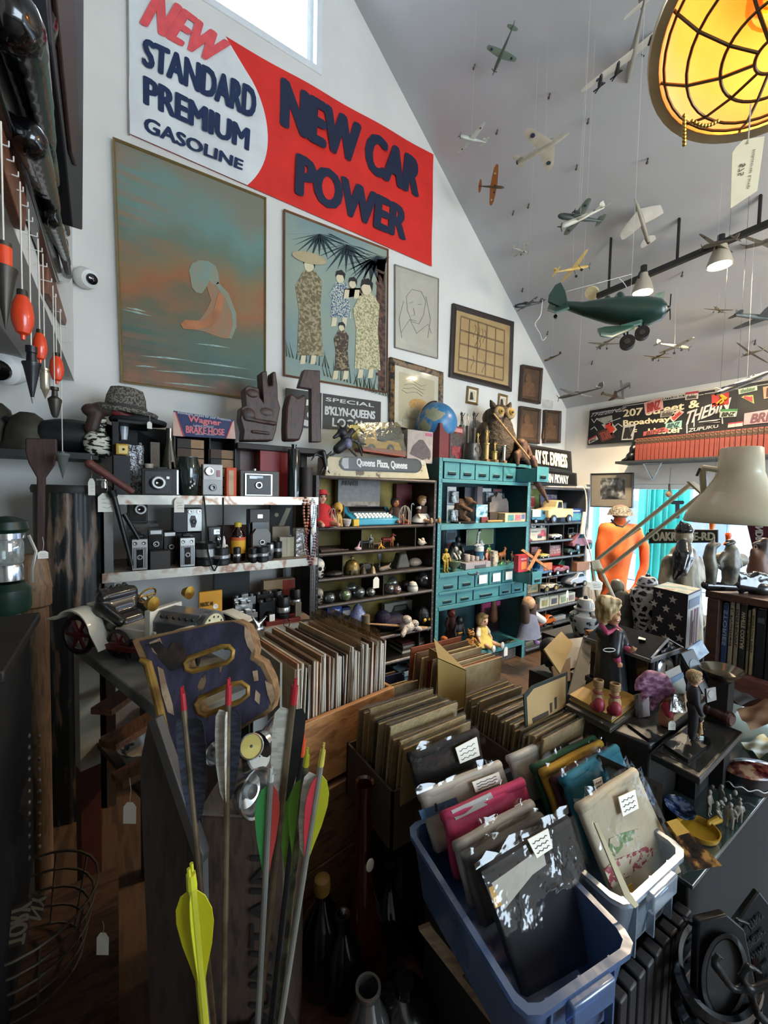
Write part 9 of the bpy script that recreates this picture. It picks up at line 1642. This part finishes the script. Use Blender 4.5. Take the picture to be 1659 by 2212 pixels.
S('maroon bagged shirt between the yellow and teal ones',[(1196,1690),(1310,1622),(1350,1770),(1238,1840)],1.01,.42,'3c1422',seed=11)
S('yellow bagged shirt in the middle of the clear bin',[(1172,1672),(1298,1606),(1340,1730),(1212,1800)],1.04,.4,'b08a28',seed=12)
S('dark green bagged shirt behind the yellow one',[(1152,1662),(1284,1596),(1320,1700),(1190,1770)],1.07,.38,'1c4a34',seed=13)
S('white bagged shirt with a thick rolled fold at the back of the clear bin',[(1100,1642),(1256,1570),(1288,1664),(1128,1740)],1.11,.3,'b9b4ac',(),[(1230,1606),(1258,1592),(1264,1632),(1238,1646)],seed=14)
b=B();pp=PL(P(1310,1860,.77),(-CF+V((0,0,.6))).normalized());pp.po_(b,[(1284,1778),(1290,1776),(1362,1930),(1380,1955),(1372,1962),(1350,1938)],0,.006);SO('white_stick','pointed cream plastic stick lying across the cream shirt bag','stick',b,mat('c9bd98',.4))
def row(name,lb,gp_,x0,x1,ys,z0,zt,cols,cat='print',flap=None,lean=-.1,film_=False):
 rn=random.Random(int(x0*1000));pto={}
 for k,y in EN(ys):
  c=cols[k%len(cols)];h=zt-z0+rn.uniform(-.02,.012);w=x1-x0-rn.uniform(0,.025)
  if c not in pto:
   t=TH(name,lb,cat,gp_=gp_);b=B();b.bx(-.5,0,0,.5,.005,1);b.o('board',mat(c,.75,v=.15,s=9),t);
   if film_:b=B();b.bx(-.503,-.002,0,.503,.0075,1.02);b.o('plastic_sleeve',FM('f0ece0',.10,.8,25),t)
   pto[c]=t
  else:
   t=pto[c].copy();C.objects.link(t)
   for ch in pto[c].children:q=ch.copy();C.objects.link(q);q.parent=t
  t.location=((x0+x1)/2,y,z0);t.rotation_euler=(lean*-1+rn.uniform(-.02,.02),0,rn.uniform(-.03,.03));t.scale=(w,1,h)
def cbox(name,lb,x0,x1,y0,y1,z0,z1,c,th=.006):
 t=TH(name,lb,'box',((x0+x1)/2,(y0+y1)/2,z0));m_=mat(c,.8,v=.12,s=8)
 for nm,a in(('front_side',(x0,y0,x1,y0+th)),('back_side',(x0,y1-th,x1,y1)),('left_side',(x0,y0,x0+th,y1)),('right_side',(x1-th,y0,x1,y1))):b=B();b.bx(a[0],a[1],z0,a[2],a[3],z1);b.o(nm,m_,t,w=1)
 return t
tans=['a8926a','baa47a','94805a','c6b48e','80705a','b0a084','2a2824','c8bc9c']
rng=lambda a,c,n:[a+(c-a)*i/(n-1)for i in RG(n)]
cbox('print_box','brown cardboard box of prints beside the record crate',.57,.85,.80,1.04,.646,.80,'3a2c20');row('mounted_print','mounted print or album page standing in the brown box beside the record crate','prints in the box beside the record crate',.585,.835,rng(.81,1.02,11),.65,.93,tans,film_=True)
cbox('comic_box','brown cardboard box of plastic-sleeved comics behind the clear bin',.925,1.17,.64,.98,.646,.82,'4a3828');row('sleeved_comic','old comic in a clear sleeve standing in the brown box behind the clear bin','comics behind the clear bin',.93,1.15,rng(.66,.95,26),.65,.895,tans[:6]+['8a8478'],cat='comic',film_=True)
b=B();p=PL((0,.635,0),(0,-1,.08));p.po_(b,[(1132,1502),(1150,1482),(1226,1451),(1226,1530),(1136,1580)],-.004,0);t=SO('bordered_magazine','tan magazine back with a dark border at the front of the comic box','magazine',b,mat('15241f',.6));b=B();p.po_(b,[(1138,1507),(1153,1488),(1222,1460),(1222,1526),(1141,1572)],0,.001);b.o('back_page',mat('a88c5e',.7,v=.06),t,w=1)
b=B();[p.po_(b,q_,.001,.002)for q_ in([(1198,1508),(1203,1505),(1203,1530),(1199,1532)],[(1188,1520),(1193,1517),(1193,1538),(1189,1540)],[(1150,1552),(1185,1535),(1185,1545),(1152,1562)])];b.o('printed_blocks',mat('3a2c20',.7,v=.2),t,w=1)
p=PL((0,1.02,0),(0,-1,0));t=TH('tan_portfolio','tall tan cardboard portfolio standing open behind the print boxes','portfolio',p(980,1540));b=B();p.po_(b,[(946,1421),(1006,1447),(1008,1545),(946,1525)],-.004,0);b.o('front_cover',mat('9a8046',.75,v=.12,s=7),t,w=1);c=[p(946,1421),p(1006,1447)];b=B();b.pr_([c[0],c[0]+V((.1,.14,.005)),c[1]],(0,0,-.003));b.pr_([c[1],c[1]+V((0,.0,-.2)),c[1]+V((-.03,.17,-.2)),c[1]+V((-.03,.17,.03))],(.003,0,0));b.o('side_cover',mat('86703c',.75,v=.12,s=7),t,w=1)
row('old_print','old print standing in the row behind the tan portfolio','prints behind the tan portfolio',.98,1.26,rng(1.06,1.3,12),.65,.93,['b5a27c','8a4a2c','a08a60','c2b28c','6a5038'])
row('blue_folder','worn folder lying in the back row beside the crate','folders at the back beside the crate',.72,.92,rng(1.04,1.3,8),.646,.86,['8f7a54','a89468','141f4a','7a6848'],cat='folder')
for px,D,c,l in(([(1175,1402),(1213,1364),(1238,1390),(1210,1455)],1.5,'b09a6a','cream pointed envelope standing behind the comic box'),([(1213,1382),(1262,1376),(1250,1440),(1205,1450)],1.56,'a9a49a','white envelope behind the cream one'),([(1262,1372),(1285,1378),(1262,1490),(1228,1500)],1.42,'7f7a70','grey leaning cardboard folder left of the blond doll'),([(1192,1440),(1232,1420),(1232,1470),(1200,1480)],1.46,'7a6450','brown lettered envelope under the white one')):
 b=B();q=PL(P(*px[2],D),(-CF+V((.5,0,.8))).normalized());q.po_(b,px,-.004,.002);SO('loose_envelope',l,'envelope',b,mat(c,.75,v=.08,s=8))
SKL('iron_skull','small black iron skull ornament beside the loose envelopes',P(1192,1450,1.6),.13,-.5,'17171a');b=B();p_=P(1192,1450,1.6);b.cb((p_.x,p_.y,p_.z/2+.345),(.12,.12,p_.z-.694));SO('skull_stand','dark block under the iron skull','stand',b,mat('151413',.7))
# glass counter
GZ=.69;b=B();b.bx(1.075,.345,0,2.2,.59,GZ-.014).bx(1.29,.59,0,1.64,1.09,GZ-.014);SO('counter_base','black display counter under the glass top','counter',b,mat('08090a',.8,v=.2),bev=.004)
b=B();b.bx(1.065,.334,GZ-.012,2.25,.595,GZ).bx(1.285,.595,GZ-.012,1.65,1.1,GZ);SO('glass_counter','thick glass counter top with a pale green edge','counter top',b,FM('a9c4bc',.22,0,body=.08),bev=.002)
TZ=.89
def zq(pts,z):return[PZ(x,y,z)for x,y in pts]
fl,fr_,br=zq(((1405,1625),(1512,1680),(1605,1580)),TZ);bl_=fl+(br-fr_)
t=TH('display_tray','dark glassy tray with a thick edge lying on the counter','tray',(fl+fr_+br+bl_)/4);b=B();QB(b,[fr_,br,bl_,fl],TZ-.02,TZ-.001);b.o('tray_edge',mat('191816',.35,v=.1),t,w=1,bev=.003);cc=(fl+fr_+br+bl_)/4;b=B();QB(b,[cc+(q-cc)*.86 for q in(fr_,br,bl_,fl)],TZ-.001,TZ);b.o('glass_panel',mat('2a2a28',.08,ct=.6),t,w=1)
b=B();ck=cc*.3+bl_*.7;QB(b,[ck+(q-cc)*.4 for q in(fr_,br,bl_,fl)],GZ+.001,TZ-.021);SO('tray_riser','dark riser box under the display tray','riser',b,mat('1b1a18',.6))
BZ_=.90;c0,c1,c2=zq(((1215,1535),(1406,1608),(1530,1505)),BZ_);c3=c0+c2-c1;b=B();QB(b,[c0,c1,c2,c3],GZ+.001,BZ_);SO('dark_chest','flat black wooden chest carrying the dolls and the clock','chest',b,mat('1a1816',.45,v=.15),bev=.006)
def slab(name,lb,cat,pts,z0,h,m_,pages=None):
 q=zq(pts,z0+h);q.append(q[0]+q[2]-q[1]);c=sum(q,V((0,0,0)))/4;t=TH(name,lb,cat,(c.x,c.y,z0));b=B();QB(b,q,z0,z0+.004);QB(b,q,z0+h-.004,z0+h);b.o('cover',m_,t,w=1);b=B();QB(b,[c+(p-c)*.97 for p in q],z0+.004,z0+h-.004);b.o('pages',mat(pages or 'a0947c',.8,v=.1),t,w=1);return t
z_=BZ_+.001;slab('large_book','large dark grey book at the bottom of the pile under the doll boots','book',((1222,1522),(1318,1572),(1378,1528)),z_,.016,mat('35302a',.6,v=.15),'4a443a');slab('large_book','yellow-covered old book on top of the pile under the doll boots','book',((1230,1500),(1322,1548),(1378,1506)),z_+.0165,.018,mat('a3803c',.6,v=.15),'8f8468');BK=z_+.035
for px,l in((1290,'left of two red and tan carved doll boots on the yellow book'),(1326,'right of two red and tan carved doll boots on the yellow book')):
 p=PZ(px,1535+(px-1290)*.25,BK);k=mpp(p);t=TH('doll_boot',l,'boot',p,.3);red2=mat('8a2434',.5,v=.15);tan2=mat('a3845c',.6,v=.25,s=60)
 bl('foot',red2,t,[('s',(0,0,.012),(.022,.02,.013)),('s',(-.012,-.006,.024),(.016,.016,.02))],.0025);bl('shaft',tan2,t,[('s',(.006,0,.03),(.019,.017,.026)),('c',(.004,0,.05),(.003,0,.075),.011,.010)],.0025)
 b=B();b.la_([(.012,.07),(.014,.072),(.014,.09),(.011,.091),(.01,.08)],16);b.o('cuff',mat('8a6c48',.8,v=.3,s=90),t);b=B();b.tu_([(.012*cos(a),.012*sin(a),.056)for a in[2*PI*i/12 for i in RG(12)]],.003,5,True);b.o('ankle_tie',mat('7a2a2c',.6),t)
p=PZ(1325,1500,BZ_);k=mpp(p);D=dep(p);t=TH('person_doll','smiling blond doll in a black robe with pink collar and cuffs, pointing','doll',p);sk=mat('c2906f',.4,v=.05);rob=pat(((.4,'0b0c10'),(.6,'1c2028')),8,.35,b=.2,d=.01);pink=mat('b0486a',.7,v=.1);hr=pat(((.38,'6a5434'),(.52,'b0986a'),(.66,'c9b489')),22,.5,(3,3,.7),b=.5)
PB('body',sk,t,D,[('s',(1322,1322),(16,17,21)),('c',(1326,1338,-.01),(1331,1336,-.02),12,9),('c',(1322,1335),(1318,1352),8,9),('c',(1337,1325,-.025),(1339,1328,-.03),3,3),('c',(1333,1333,-.02),(1336,1336,-.022),6,4),('c',(1362,1405,-.04),(1370,1402,-.05),5,4),('c',(1370,1402,-.05),(1376,1401,-.055),2.4,1.8),('c',(1368,1404,-.05),(1372,1406,-.055),2.2,1.6),('c',(1364,1399,-.045),(1367,1396,-.05),2,1.5),('c',(1334,1428,-.06),(1340,1436,-.065),5,4),('c',(1340,1436,-.065),(1344,1442,-.07),2.2,1.6),('c',(1338,1437,-.065),(1339,1443,-.07),2,1.5),('c',(1336,1436,-.065),(1334,1442,-.068),2,1.4),('c',(1342,1433,-.065),(1347,1437,-.07),2,1.5)],.0035)
PB('hair',hr,t,D,[('s',(1312,1308),(25,26,23)),('s',(1304,1325,.005),(17,22,22)),('c',(1298,1330,0),(1306,1350,0),11,6),('c',(1300,1295,-.02),(1336,1300,-.03),11,7),('c',(1330,1298,-.02),(1340,1308,-.012),8,4),('c',(1316,1318,-.035),(1318,1336,-.03),6,4)],.0045,1)
PB('robe',rob,t,D,[('t',[(1316,1366),(1318,1400),(1318,1450),(1318,1500)],[22,28,32,36]),('c',(1300,1366),(1336,1368),14,14),('t',[(1332,1370,-.03),(1330,1395,-.05),(1328,1412,-.06)],[13,12,11]),('t',[(1340,1372,.0),(1350,1392,-.02)],[12,10])],.005,2)
PB('collar',pink,t,D,[('c',(1300,1352,.0),(1312,1368,-.035),6,5),('c',(1312,1368,-.035),(1330,1360,-.03),4,5),('c',(1328,1352),(1340,1362,-.02),5,4),('c',(1300,1350,.02),(1330,1350,.01),7,6)],.004)
PB('cuffs',pink,t,D,[('c',(1350,1398,-.025),(1361,1406,-.038),8,6),('c',(1329,1414,-.058),(1334,1426,-.06),9,7)],.004)
b=B();b.tu_([P(1316+13*cos(a),1404+4*sin(a),D-.075)for a in[2*PI*i/14 for i in RG(14)]],.0012,5,True);b.o('sleeve_piping',WH,t,w=1)
for x_,y_ in((1329,1318),(1338,1317)):B().sph(P(x_,y_,D-.026),.0036,6).o('eye',mat('15171c',.1,v=0),t,w=1)
B().sph(P(1334,1341,D-.036),(.008,.003,.0025),6).o('mouth',mat('9a3c40',.4,v=0),t,w=1);B().sph(P(1335,1340,D-.0375),(.006,.002,.0012),6).o('teeth',WH,t,w=1)
t=TH('dried_posy','small posy of dried red and cream flowers beside the blond doll','flowers',PZ(1282,1440,BZ_));D2=dep(t.location)+.03;PB('blooms',pat(((.42,'6a1c1c'),(.5,'a3845c'),(.6,'7a5c3c')),60,.8,b=.5),t,D2,[('s',(1270+9*(k%3),1366+8*(k//3)),(7,7,6))for k in RG(9)],.004,1);b=B();b.cyl(P(1280,1390,D2),P(1284,1445,D2),.006,n=6);b.o('stems',mat('4a3c28',.8),t,w=1)
x0,x1=PZ(1398,1530,BZ_),PZ(1490,1492,BZ_);w=.20;y0=x0.y;kx=x0.x;h=(1530-1402)*mpp(x0)*.98;mb=mat('0b0b0d',.18,v=.15,ct=.4);mx=TR(V((kx,y0,BZ_+.001)))@RO(-.06,4,'Z');t=TH('mantel_clock','black slate mantel clock with a pediment, columns and a round glass dial','clock',mx=mx)
b=B();b.bx(.012,.01,.0,w-.012,.2,h*.8);b.o('case',mb,t,bev=.002);b=B();b.bx(0,0,0,w,.21,h*.1);b.o('plinth',mb,t,bev=.002);b=B();b.bx(-.004,-.006,h*.8,w+.004,.22,h*.86);b.o('cornice',mat('5c5f64',.3,v=.1),t,bev=.001)
b=B();b.pr_([(0,0,h*.86),(w,0,h*.86),(w*.5,0,h*1.12)],(0,.21,0));b.o('pediment',mb,t);b=B();b.tu_([(0,-.003,h*.87),(w,-.003,h*.87),(w*.5,-.003,h*1.12)],.0035,6,True);b.o('pediment_edge',mat('7c7f84',.25,.3),t)
bl('scroll_ornament',mat('2a2a2c',.3,.5),t,[('c',(w*.3,-.002,h*.92),(w*.7,-.002,h*.92),.006,.006),('s',(w*.5,-.004,h*.98),(.014,.006,.014)),('s',(w*.38,-.004,h*.94),(.01,.006,.008)),('s',(w*.62,-.004,h*.94),(.01,.006,.008))],.003)
for x_ in(.02,.04,w-.04,w-.02):b=B();b.cyl((x_,.0,h*.1),(x_,.0,h*.8),.0055,n=12);b.o('column',mat('3c3e42',.2,ct=.3),t)
b=B();b.la_([(.0,.0),(.056,0),(.06,.006),(.052,.012),(.05,.004)],32,TR((w*.5,.008,h*.46))@RO(PI/2,4,'X'));b.o('bezel',mat('6f7276',.2,.8),t);b=B();b.cyl((w*.5,.004,h*.46),(w*.5,-.001,h*.46),.05,n=32);d_=b.o('dial',mat('a9aaa4',.12,v=.08,ct=.6),t);b=B();b.bx(w*.5-.001,-.003,h*.46,w*.5+.001,-.0012,h*.46+.035);b.bx(w*.5-.025,-.003,h*.46-.001,w*.5,-.0012,h*.46+.001);b.o('clock_hands',BK_,d_)
b=B();q=V((kx+.07,y0+.06,BZ_+h*1.06));b.cb((w*.34,.06,h*1.05),(.03,.02,.001),.4,None);b.o('loose_tag',PP_,t)
p=PZ(1432,1570,BZ_);D=dep(p);t=TH('troll_doll','troll doll with long swept purple hair and a red cloth','doll',p);PB('body',mat('9a6648',.5,v=.1),t,D,[('s',(1444,1508),(13,13,14)),('c',(1452,1510,-.015),(1458,1512,-.02),5,4),('c',(1446,1500),(1457,1498,-.01),5,3),('c',(1440,1530),(1438,1556),13,15),('c',(1446,1530,-.02),(1452,1545,-.03),5,4),('c',(1430,1560),(1450,1566,-.01),8,8)],.0045);PB('hair',pat(((.38,'5a3450'),(.52,'8a5a78'),(.66,'b08aa4')),30,.7,(.6,3,3),b=.7),t,D,[('t',[(1446,1492),(1430,1468),(1405,1462),(1384,1474),(1372,1490)],[12,15,15,11,4]),('t',[(1440,1490),(1415,1480),(1395,1495),(1386,1515)],[14,14,10,4]),('t',[(1444,1492),(1420,1500),(1408,1530)],[12,13,6]),('c',(1440,1480),(1450,1496,-.01),12,8)],.006,1);PB('red_cloth',mat('8a2430',.8,v=.15),t,D,[('c',(1440,1526,-.02),(1446,1542,-.03),10,9)],.004);B().sph(P(1454,1502,D-.025),.0035,6).o('eye',BK_,t,w=1)
ptag_(P(1452,1556,D-.03),.002,.02,.025,-CF,'small white tag tied to the troll doll')
t=DL('groom_doll','slim blond doll in a black suit standing on the tray with a tag','doll',PZ(1493,1598,TZ)+V((0,0,.001)),(1598-1438)*mpp(PZ(1493,1598,TZ))*.98,.5,hair='a3845a',sleeve='101116',legs='101116',shoes='0c0c0c',big=.95)
DL('girl_figurine','tiny figurine with dark hair in a tan dress beside the black-suited doll','figurine',PZ(1511,1592,TZ)+V((0,0,.001)),.055,.4,hair='17110d',dress='a3865a',big=1.4)
def onz(name,lb,cat,pts,z,h,m_,bev=0,extra=None):
 b=B();QB(b,zq(pts,z),z-.0,z+h);return SO(name,lb,cat,b,m_,bev=bev)
t=onz('black_booklet','black booklet with silver handwriting lying on the tray','booklet',[(1432,1612),(1474,1588),(1526,1616),(1486,1648)],TZ+.001,.008,mat('101112',.4,v=.1));b=B();b.tu_([PZ(1452+i*4,1618-i*2.1+3*sin(i*2.2),TZ+.0095)for i in RG(11)],.0007,4);b.o('silver_handwriting',mat('a9a9aa',.4),t,w=1)
onz('glass_disc','small round clear glass disc on the tray','d',b2_(1516,1606,20,12,14),TZ+.001,.006,FM('c9d0cc',.2,0));onz('black_card_case','flat black card case before the troll doll','case',[(1356,1568),(1390,1556),(1444,1582),(1418,1604),(1402,1602)],BZ_+.001,.006,mat('1b1a19',.3,ct=.3))
t=TH('gavel','brown turned wooden gavel head lying on the tray','gavel',PZ(1555,1560,TZ));a,c=PZ(1524,1545,TZ)+V((0,0,.022)),PZ(1582,1572,TZ)+V((0,0,.022));d=c-a;b=B();R_=[];
for u,r in((0,.016),(.08,.021),(.2,.021),(.25,.017),(.5,.019),(.75,.017),(.8,.021),(.92,.021),(1,.016)):R_.append((u,r))
q=TR(a)@d.to_track_quat('Z','Y').to_matrix().to_4x4();b.la_([(0,0)]+[(r,u*d.length)for u,r in R_]+[(0,d.length)],20,q);b.o('head',WD('2a1410','4a2820',14,(3,3,3),.25),t,w=1)
D=1.12;
def CRD(name,lb,cat,pts,D,m_,th=.004,inner=None,up=.35):
 q=PL(P(*pts[3],D),(-CF+V((0,0,up))).normalized());b=B();q.po_(b,pts,-th,0);t=SO(name,lb,cat,b,m_)
 for nm,p2,m2 in inner or():b=B();q.po_(b,p2,0,.0015);b.o(nm,m2,t,w=1)
 return t
CRD('picture_card','pale card with a blue band leaning behind the troll doll','card',[(1437,1452),(1468,1437),(1482,1480),(1480,1500),(1456,1510)],1.16,mat('8f8f88',.6,v=.1),.003,[('blue_band',[(1441,1470),(1475,1452),(1478,1462),(1445,1482)],mat('4a6a86',.6))]);CRD('oval_photo','narrow dark frame with a pale oval photograph leaning by the clock','frame',[(1472,1412),(1498,1402),(1540,1490),(1520,1500)],1.22,mat('15161a',.4),.014,[('oval_photo',b2_(1504,1446,12,24,16,-.4),mat('7c8690',.5,v=.15))]);CRD('silver_photo','small silver oval portrait frame leaning behind the gavel','frame',[(1526,1488),(1546,1484),(1548,1512),(1528,1518)],1.12,mat('4a4640',.4,.4),.008,[('oval_portrait',b2_(1536,1500,6,9,14),mat('8f8a80',.5))]);CRD('blue_packet','crumpled blue and white packet above the photograph frame','packet',[(1485,1402),(1515,1382),(1532,1410),(1505,1430)],1.3,pat(((.4,'2f5a86'),(.55,'9ab0c2')),24,.3),.01);CRD('clear_dice_box','little clear acrylic card holder behind the groom doll','holder',[(1456,1500),(1478,1498),(1482,1540),(1454,1538)],1.1,FM('c4c8c8',.25,.2),.012);CRD('grey_box','grey striped upright box behind the troll hair','box',[(1378,1502),(1402,1496),(1404,1546),(1380,1552)],1.2,pat(((.45,'4a4648'),(.5,'8a8486')),30,.5,(1,1,.1)),.02)
t=TH('iron_trivet','round rusted iron disc standing on a conical iron foot','iron ornament',PZ(1545,1440,.70));D=dep(t.location);q=PL(P(1545,1378,D),-CF);b=B();q.po_(b,b2_(1545,1378,30,29,28),-.008,.008);b.o('d',mat('1f1a17',.6,.4,v=.3,b=.4,bs=40),t,w=1,bev=.003);b=B();k=D/FPX;b.la_([(34*k,0),(32*k,8*k),(20*k,26*k),(8*k,38*k),(0,40*k)],20,TR(P(1540,1442,D)));b.o('foot',mat('1a1614',.6,.4,v=.3),t,w=1)
TZq=lambda l,n,c,px,py,w,pt,pf,m_,z,**k:TZ(n,l,c,px,py,w,pt,z,pf,m_,**k)
def tzz(name,lb,cat,px,py,wpx,hpx,prof,m_,z,pt_=(),**k):
 p=PZ(px,py,z);return TN(name,lb,cat,p+V((0,0,.001)),wpx*mpp(p)/2,hpx*mpp(p),prof,m_,pt_,**k)
p=P(1558,1466,1.22);TN('brass_dish','tarnished silver-brass oval dish with handles at the right','dish',p,.065,.03,[(0,0),(.5,0),(.7,.3),(1,.9),(1.03,1),(.98,1),(.65,.4),(0,.3)],mat('6a6658',.2,.8,v=.3),sy=.8);b=B();b.cb((p.x,p.y,(p.z+GZ)/2-.001),(.05,.05,p.z-GZ-.004));SO('dish_stand','dark block under the brass dish','stand',b,mat('1a1918',.6))
for i,(pts,c,l)in EN((([(1560,1495),(1620,1478),(1659,1500),(1600,1530)],'5f6264','clear bag of papers lettered on top behind the gavel'),([(1590,1540),(1659,1512),(1700,1560),(1620,1580)],'8a6a50','brown and teal crumpled print lying at the right edge'),([(1600,1610),(1650,1590),(1690,1620),(1640,1640)],'a39a6a','yellow notepaper lying on the glass top'),([(1605,1430),(1659,1420),(1700,1450),(1640,1462)],'b5bcbc','bright white papers lying beyond the brass dish'),([(1590,1470),(1680,1465),(1700,1500),(1620,1500)],'33383a','dark glass tray beyond the gavel'),([(1495,1675),(1540,1652),(1585,1665),(1545,1690)],'6f7468','folded banknote-like print under the tray edge'))):
 z=TZ+.012 if i in(0,1)else GZ+.002 if i in(2,5)else.86;q=PZ(*pts[0],z);b=B();c4=[PZ(x,y,z)for x,y in pts];b.grid(lambda u,v:(c4[0]*(1-u)+c4[1]*u)*(1-v)+(c4[3]*(1-u)+c4[2]*u)*v+V((0,0,.006+.006*sin(u*7+i)*sin(v*9+i))),14,14);SO('loose_paper',l,'paper',b,mat(c,.5,v=.3,s=20),sm=180)
for k in RG(7):tzz('blue_saucer','small dark blue patterned saucer in the leaning stack on the glass','saucer',1468+k*.0,1752,74,9,[(0,0),(.5,0),(.6,.2),(1,.85),(1.02,1),(.95,.95),(.55,.35),(0,.3)],pat(((.45,'101a30'),(.55,'2c3c5c'),(.62,'6a7488')),60,.2),GZ+.001+.009*k,gp_='blue saucers stacked on the glass',sy=.72,rz=.6)
cz=GZ+.001;pc=mat('8a8378',.35,v=.3,s=60)
for k,(px,py,h)in EN(((1530,1760,70),(1545,1785,72),(1556,1742,62),(1562,1772,66),(1575,1790,74),(1585,1760,70),(1596,1778,62),(1538,1735,52))):
 p=PZ(px,py,cz);FG('porcelain_figurine','small grey and white porcelain figure in the cluster on the glass',p,h*mpp(p)*.8,.4*k,ROBED if k%2 else STAND,pc,vox=.035,gp_='porcelain figures clustered on the glass')
p=PZ(1625,1700,cz);t=TH('lacquer_box','oval black lacquered box with a dark red floral lid','box',p,-.5);b=B();b.la_([(0,0),(.07,0),(.075,.01),(.073,.05),(0,.05)],28,None,1.1,.6);b.o('box_base',mat('0b0d12',.15,ct=.6),t);b=B();b.la_([(.074,.05),(.078,.053),(.07,.062),(.04,.072),(0,.075)],28,None,1.1,.6);b.o('lid',pat(((.42,'3a1014'),(.52,'7a3a2c'),(.6,'a8886a')),40,.15),t);b=B();b.tu_([(.083*cos(a),.046*sin(a),.02+.004*sin(a*12))for a in[2*PI*i/72 for i in RG(72)]],.0018,4,True);b.o('white_scrollwork',WH,t)
t=TH('edge_on_picture','dark wooden picture frame standing on edge behind the clear bin','frame',PZ(1400,1800,GZ));q=PL(P(1390,1720,.98),(-1,-.75,.1));b=B();o_=[(1290,1628),(1432,1694),(1428,1815),(1300,1770)];i_=[(1306,1648),(1418,1702),(1414,1795),(1312,1756)];b.rg_([[q(x,y,h)for x,y in r]for r,h in((o_,-.015),(o_,0),(i_,0),(i_,-.008))],False,True);b.o('frame',mat('221c16',.45,v=.2),t,w=1);b=B();q.po_(b,i_,-.012,-.008);b.o('backing',mat('5c5a54',.6),t,w=1)
z=GZ+.003;t=TH('yellow_pan','mustard yellow enamel pan with a tab handle under the clear bin','pan',PZ(1510,1800,z));c=PZ(1508,1800,z);q=PZ(1578,1768,z)-c;q.normalize();b=B();b.la_([(0,0),(.038,0),(.042,.004),(.046,.018),(.043,.018),(.038,.006),(0,.005)],24,TR(c));b.o('pan',mat('a8801c',.4,v=.1),t,w=1);b=B();b.cap(c+q*.04+V((0,0,.014)),c+q*.085+V((0,0,.014)),.007,.009);b.o('handle',mat('a8801c',.4,v=.1),t,w=1)
CRD('tortoise_tray','tortoiseshell brown glazed tray propped beside the yellow pan','tray',[(1440,1775),(1462,1768),(1560,1870),(1500,1880)],.86,pat(((.42,'120a06'),(.52,'3c2412'),(.6,'8a6432')),40,.1,b=.2),.012,[('yellow_edge',[(1440,1775),(1462,1768),(1490,1798),(1462,1806)],mat('a8801c',.4))],1.2)
for k in RG(3):
 z=.58-.03*k;c=P(1535,1890+k*22,.84);c.z=.60-.045*k;b=B();b.la_([(.10,0),(.12,.004),(.125,.016),(.115,.026),(.1,.02),(.095,.008)],40,TR(V((1.0,.27,c.z)))@RO(.35,4,'X'),1.0,.55);SO('oval_ornament',('topmost','middle','lowest')[k]+' of three black oval frames hanging below the glass edge','frame',b,mat('0c0d10',.15,ct=.5,v=.1))
ir=mat('0e0f11',.4,.4,v=.25,b=.3,bs=20)
def slabp(name,lb,pts,D,n,th=.02,pt_=()):
 q=PL(P(sum(p[0]for p in pts)/len(pts),sum(p[1]for p in pts)/len(pts),D),n);t=TH(name,lb,'iron plaque',q(*pts[2]));b=B();q.po_(b,pts,-th,0);b.o('plate',ir,t,w=1,bev=.003)
 for f in pt_:f(t,q)
 return t
def oval(t,q):b=B();b.rg_([[q(*p,h)for p in b2_(1565,2110,a,c,28,.05)]for a,c,h in((52,95,0),(50,93,.012),(42,84,.012),(38,80,-.004))],False,True);b.o('oval_rim',ir,t,w=1,sm=60);b=B();q.po_(b,b2_(1565,2110,38,80,28,.05),-.002,.001);b.o('relief_field',mat('2c2c2c',.4,.4,v=.3,s=9),t,w=1)
slabp('oval_plaque','large black iron plaque with a recessed oval leaning under the counter',[(1510,1990),(1570,1975),(1610,2010),(1640,2160),(1620,2270),(1500,2270)],.78,(-CF+V((0,0,.3))).normalized(),.02,[oval])
def txt(t,q):
 b=B()
 for i,w in EN(('MILITARY','CEMETERY','LOTS AND','SINGLE GRAVES','FOR SALE')):at_(b,w,[q(x,y,.004)for x,y in((1600+i*7,2010+i*32),(1648+i*4,1968+i*34),(1652+i*4,1982+i*34),(1604+i*7,2026+i*32))],.06)
 b.o('raised_lettering',mat('3c3e42',.35,.5),t,w=1,sm=0)
slabp('lettered_plaque','black iron plaque with raised lettering at the lower right corner',[(1585,2000),(1640,1925),(1690,1990),(1720,2150),(1650,2230)],.84,(-CF+V((0,0,.25))).normalized(),.015,[txt])
t=TH('iron_andiron','twisted black iron andiron at the bottom right corner','andiron',P(1620,2300,.66));PB('bars',ir,t,.66,[('t',[(1545,2085),(1580,2135),(1620,2140),(1670,2120)],[10,7,8,8]),('t',[(1620,2140),(1600,2110),(1615,2085),(1640,2100)],[8,7,7,6]),('t',[(1620,2140),(1635,2190),(1680,2230)],[8,9,9]),('t',[(1540,2075),(1548,2060),(1560,2070)],[6,5,4])],.004)
t=TH('iron_bracket','black scrolled iron bracket hanging under the counter edge','bracket',P(1555,2005,.82));PB('scroll',ir,t,.82,[('t',[(1478,1985),(1500,2000),(1525,1990),(1535,2010),(1525,2030)],[5,5,6,6,5]),('t',[(1590,1985),(1615,1995),(1625,2015)],[5,4,3]),('c',(1520,1990),(1528,2020),9,7)],.004)
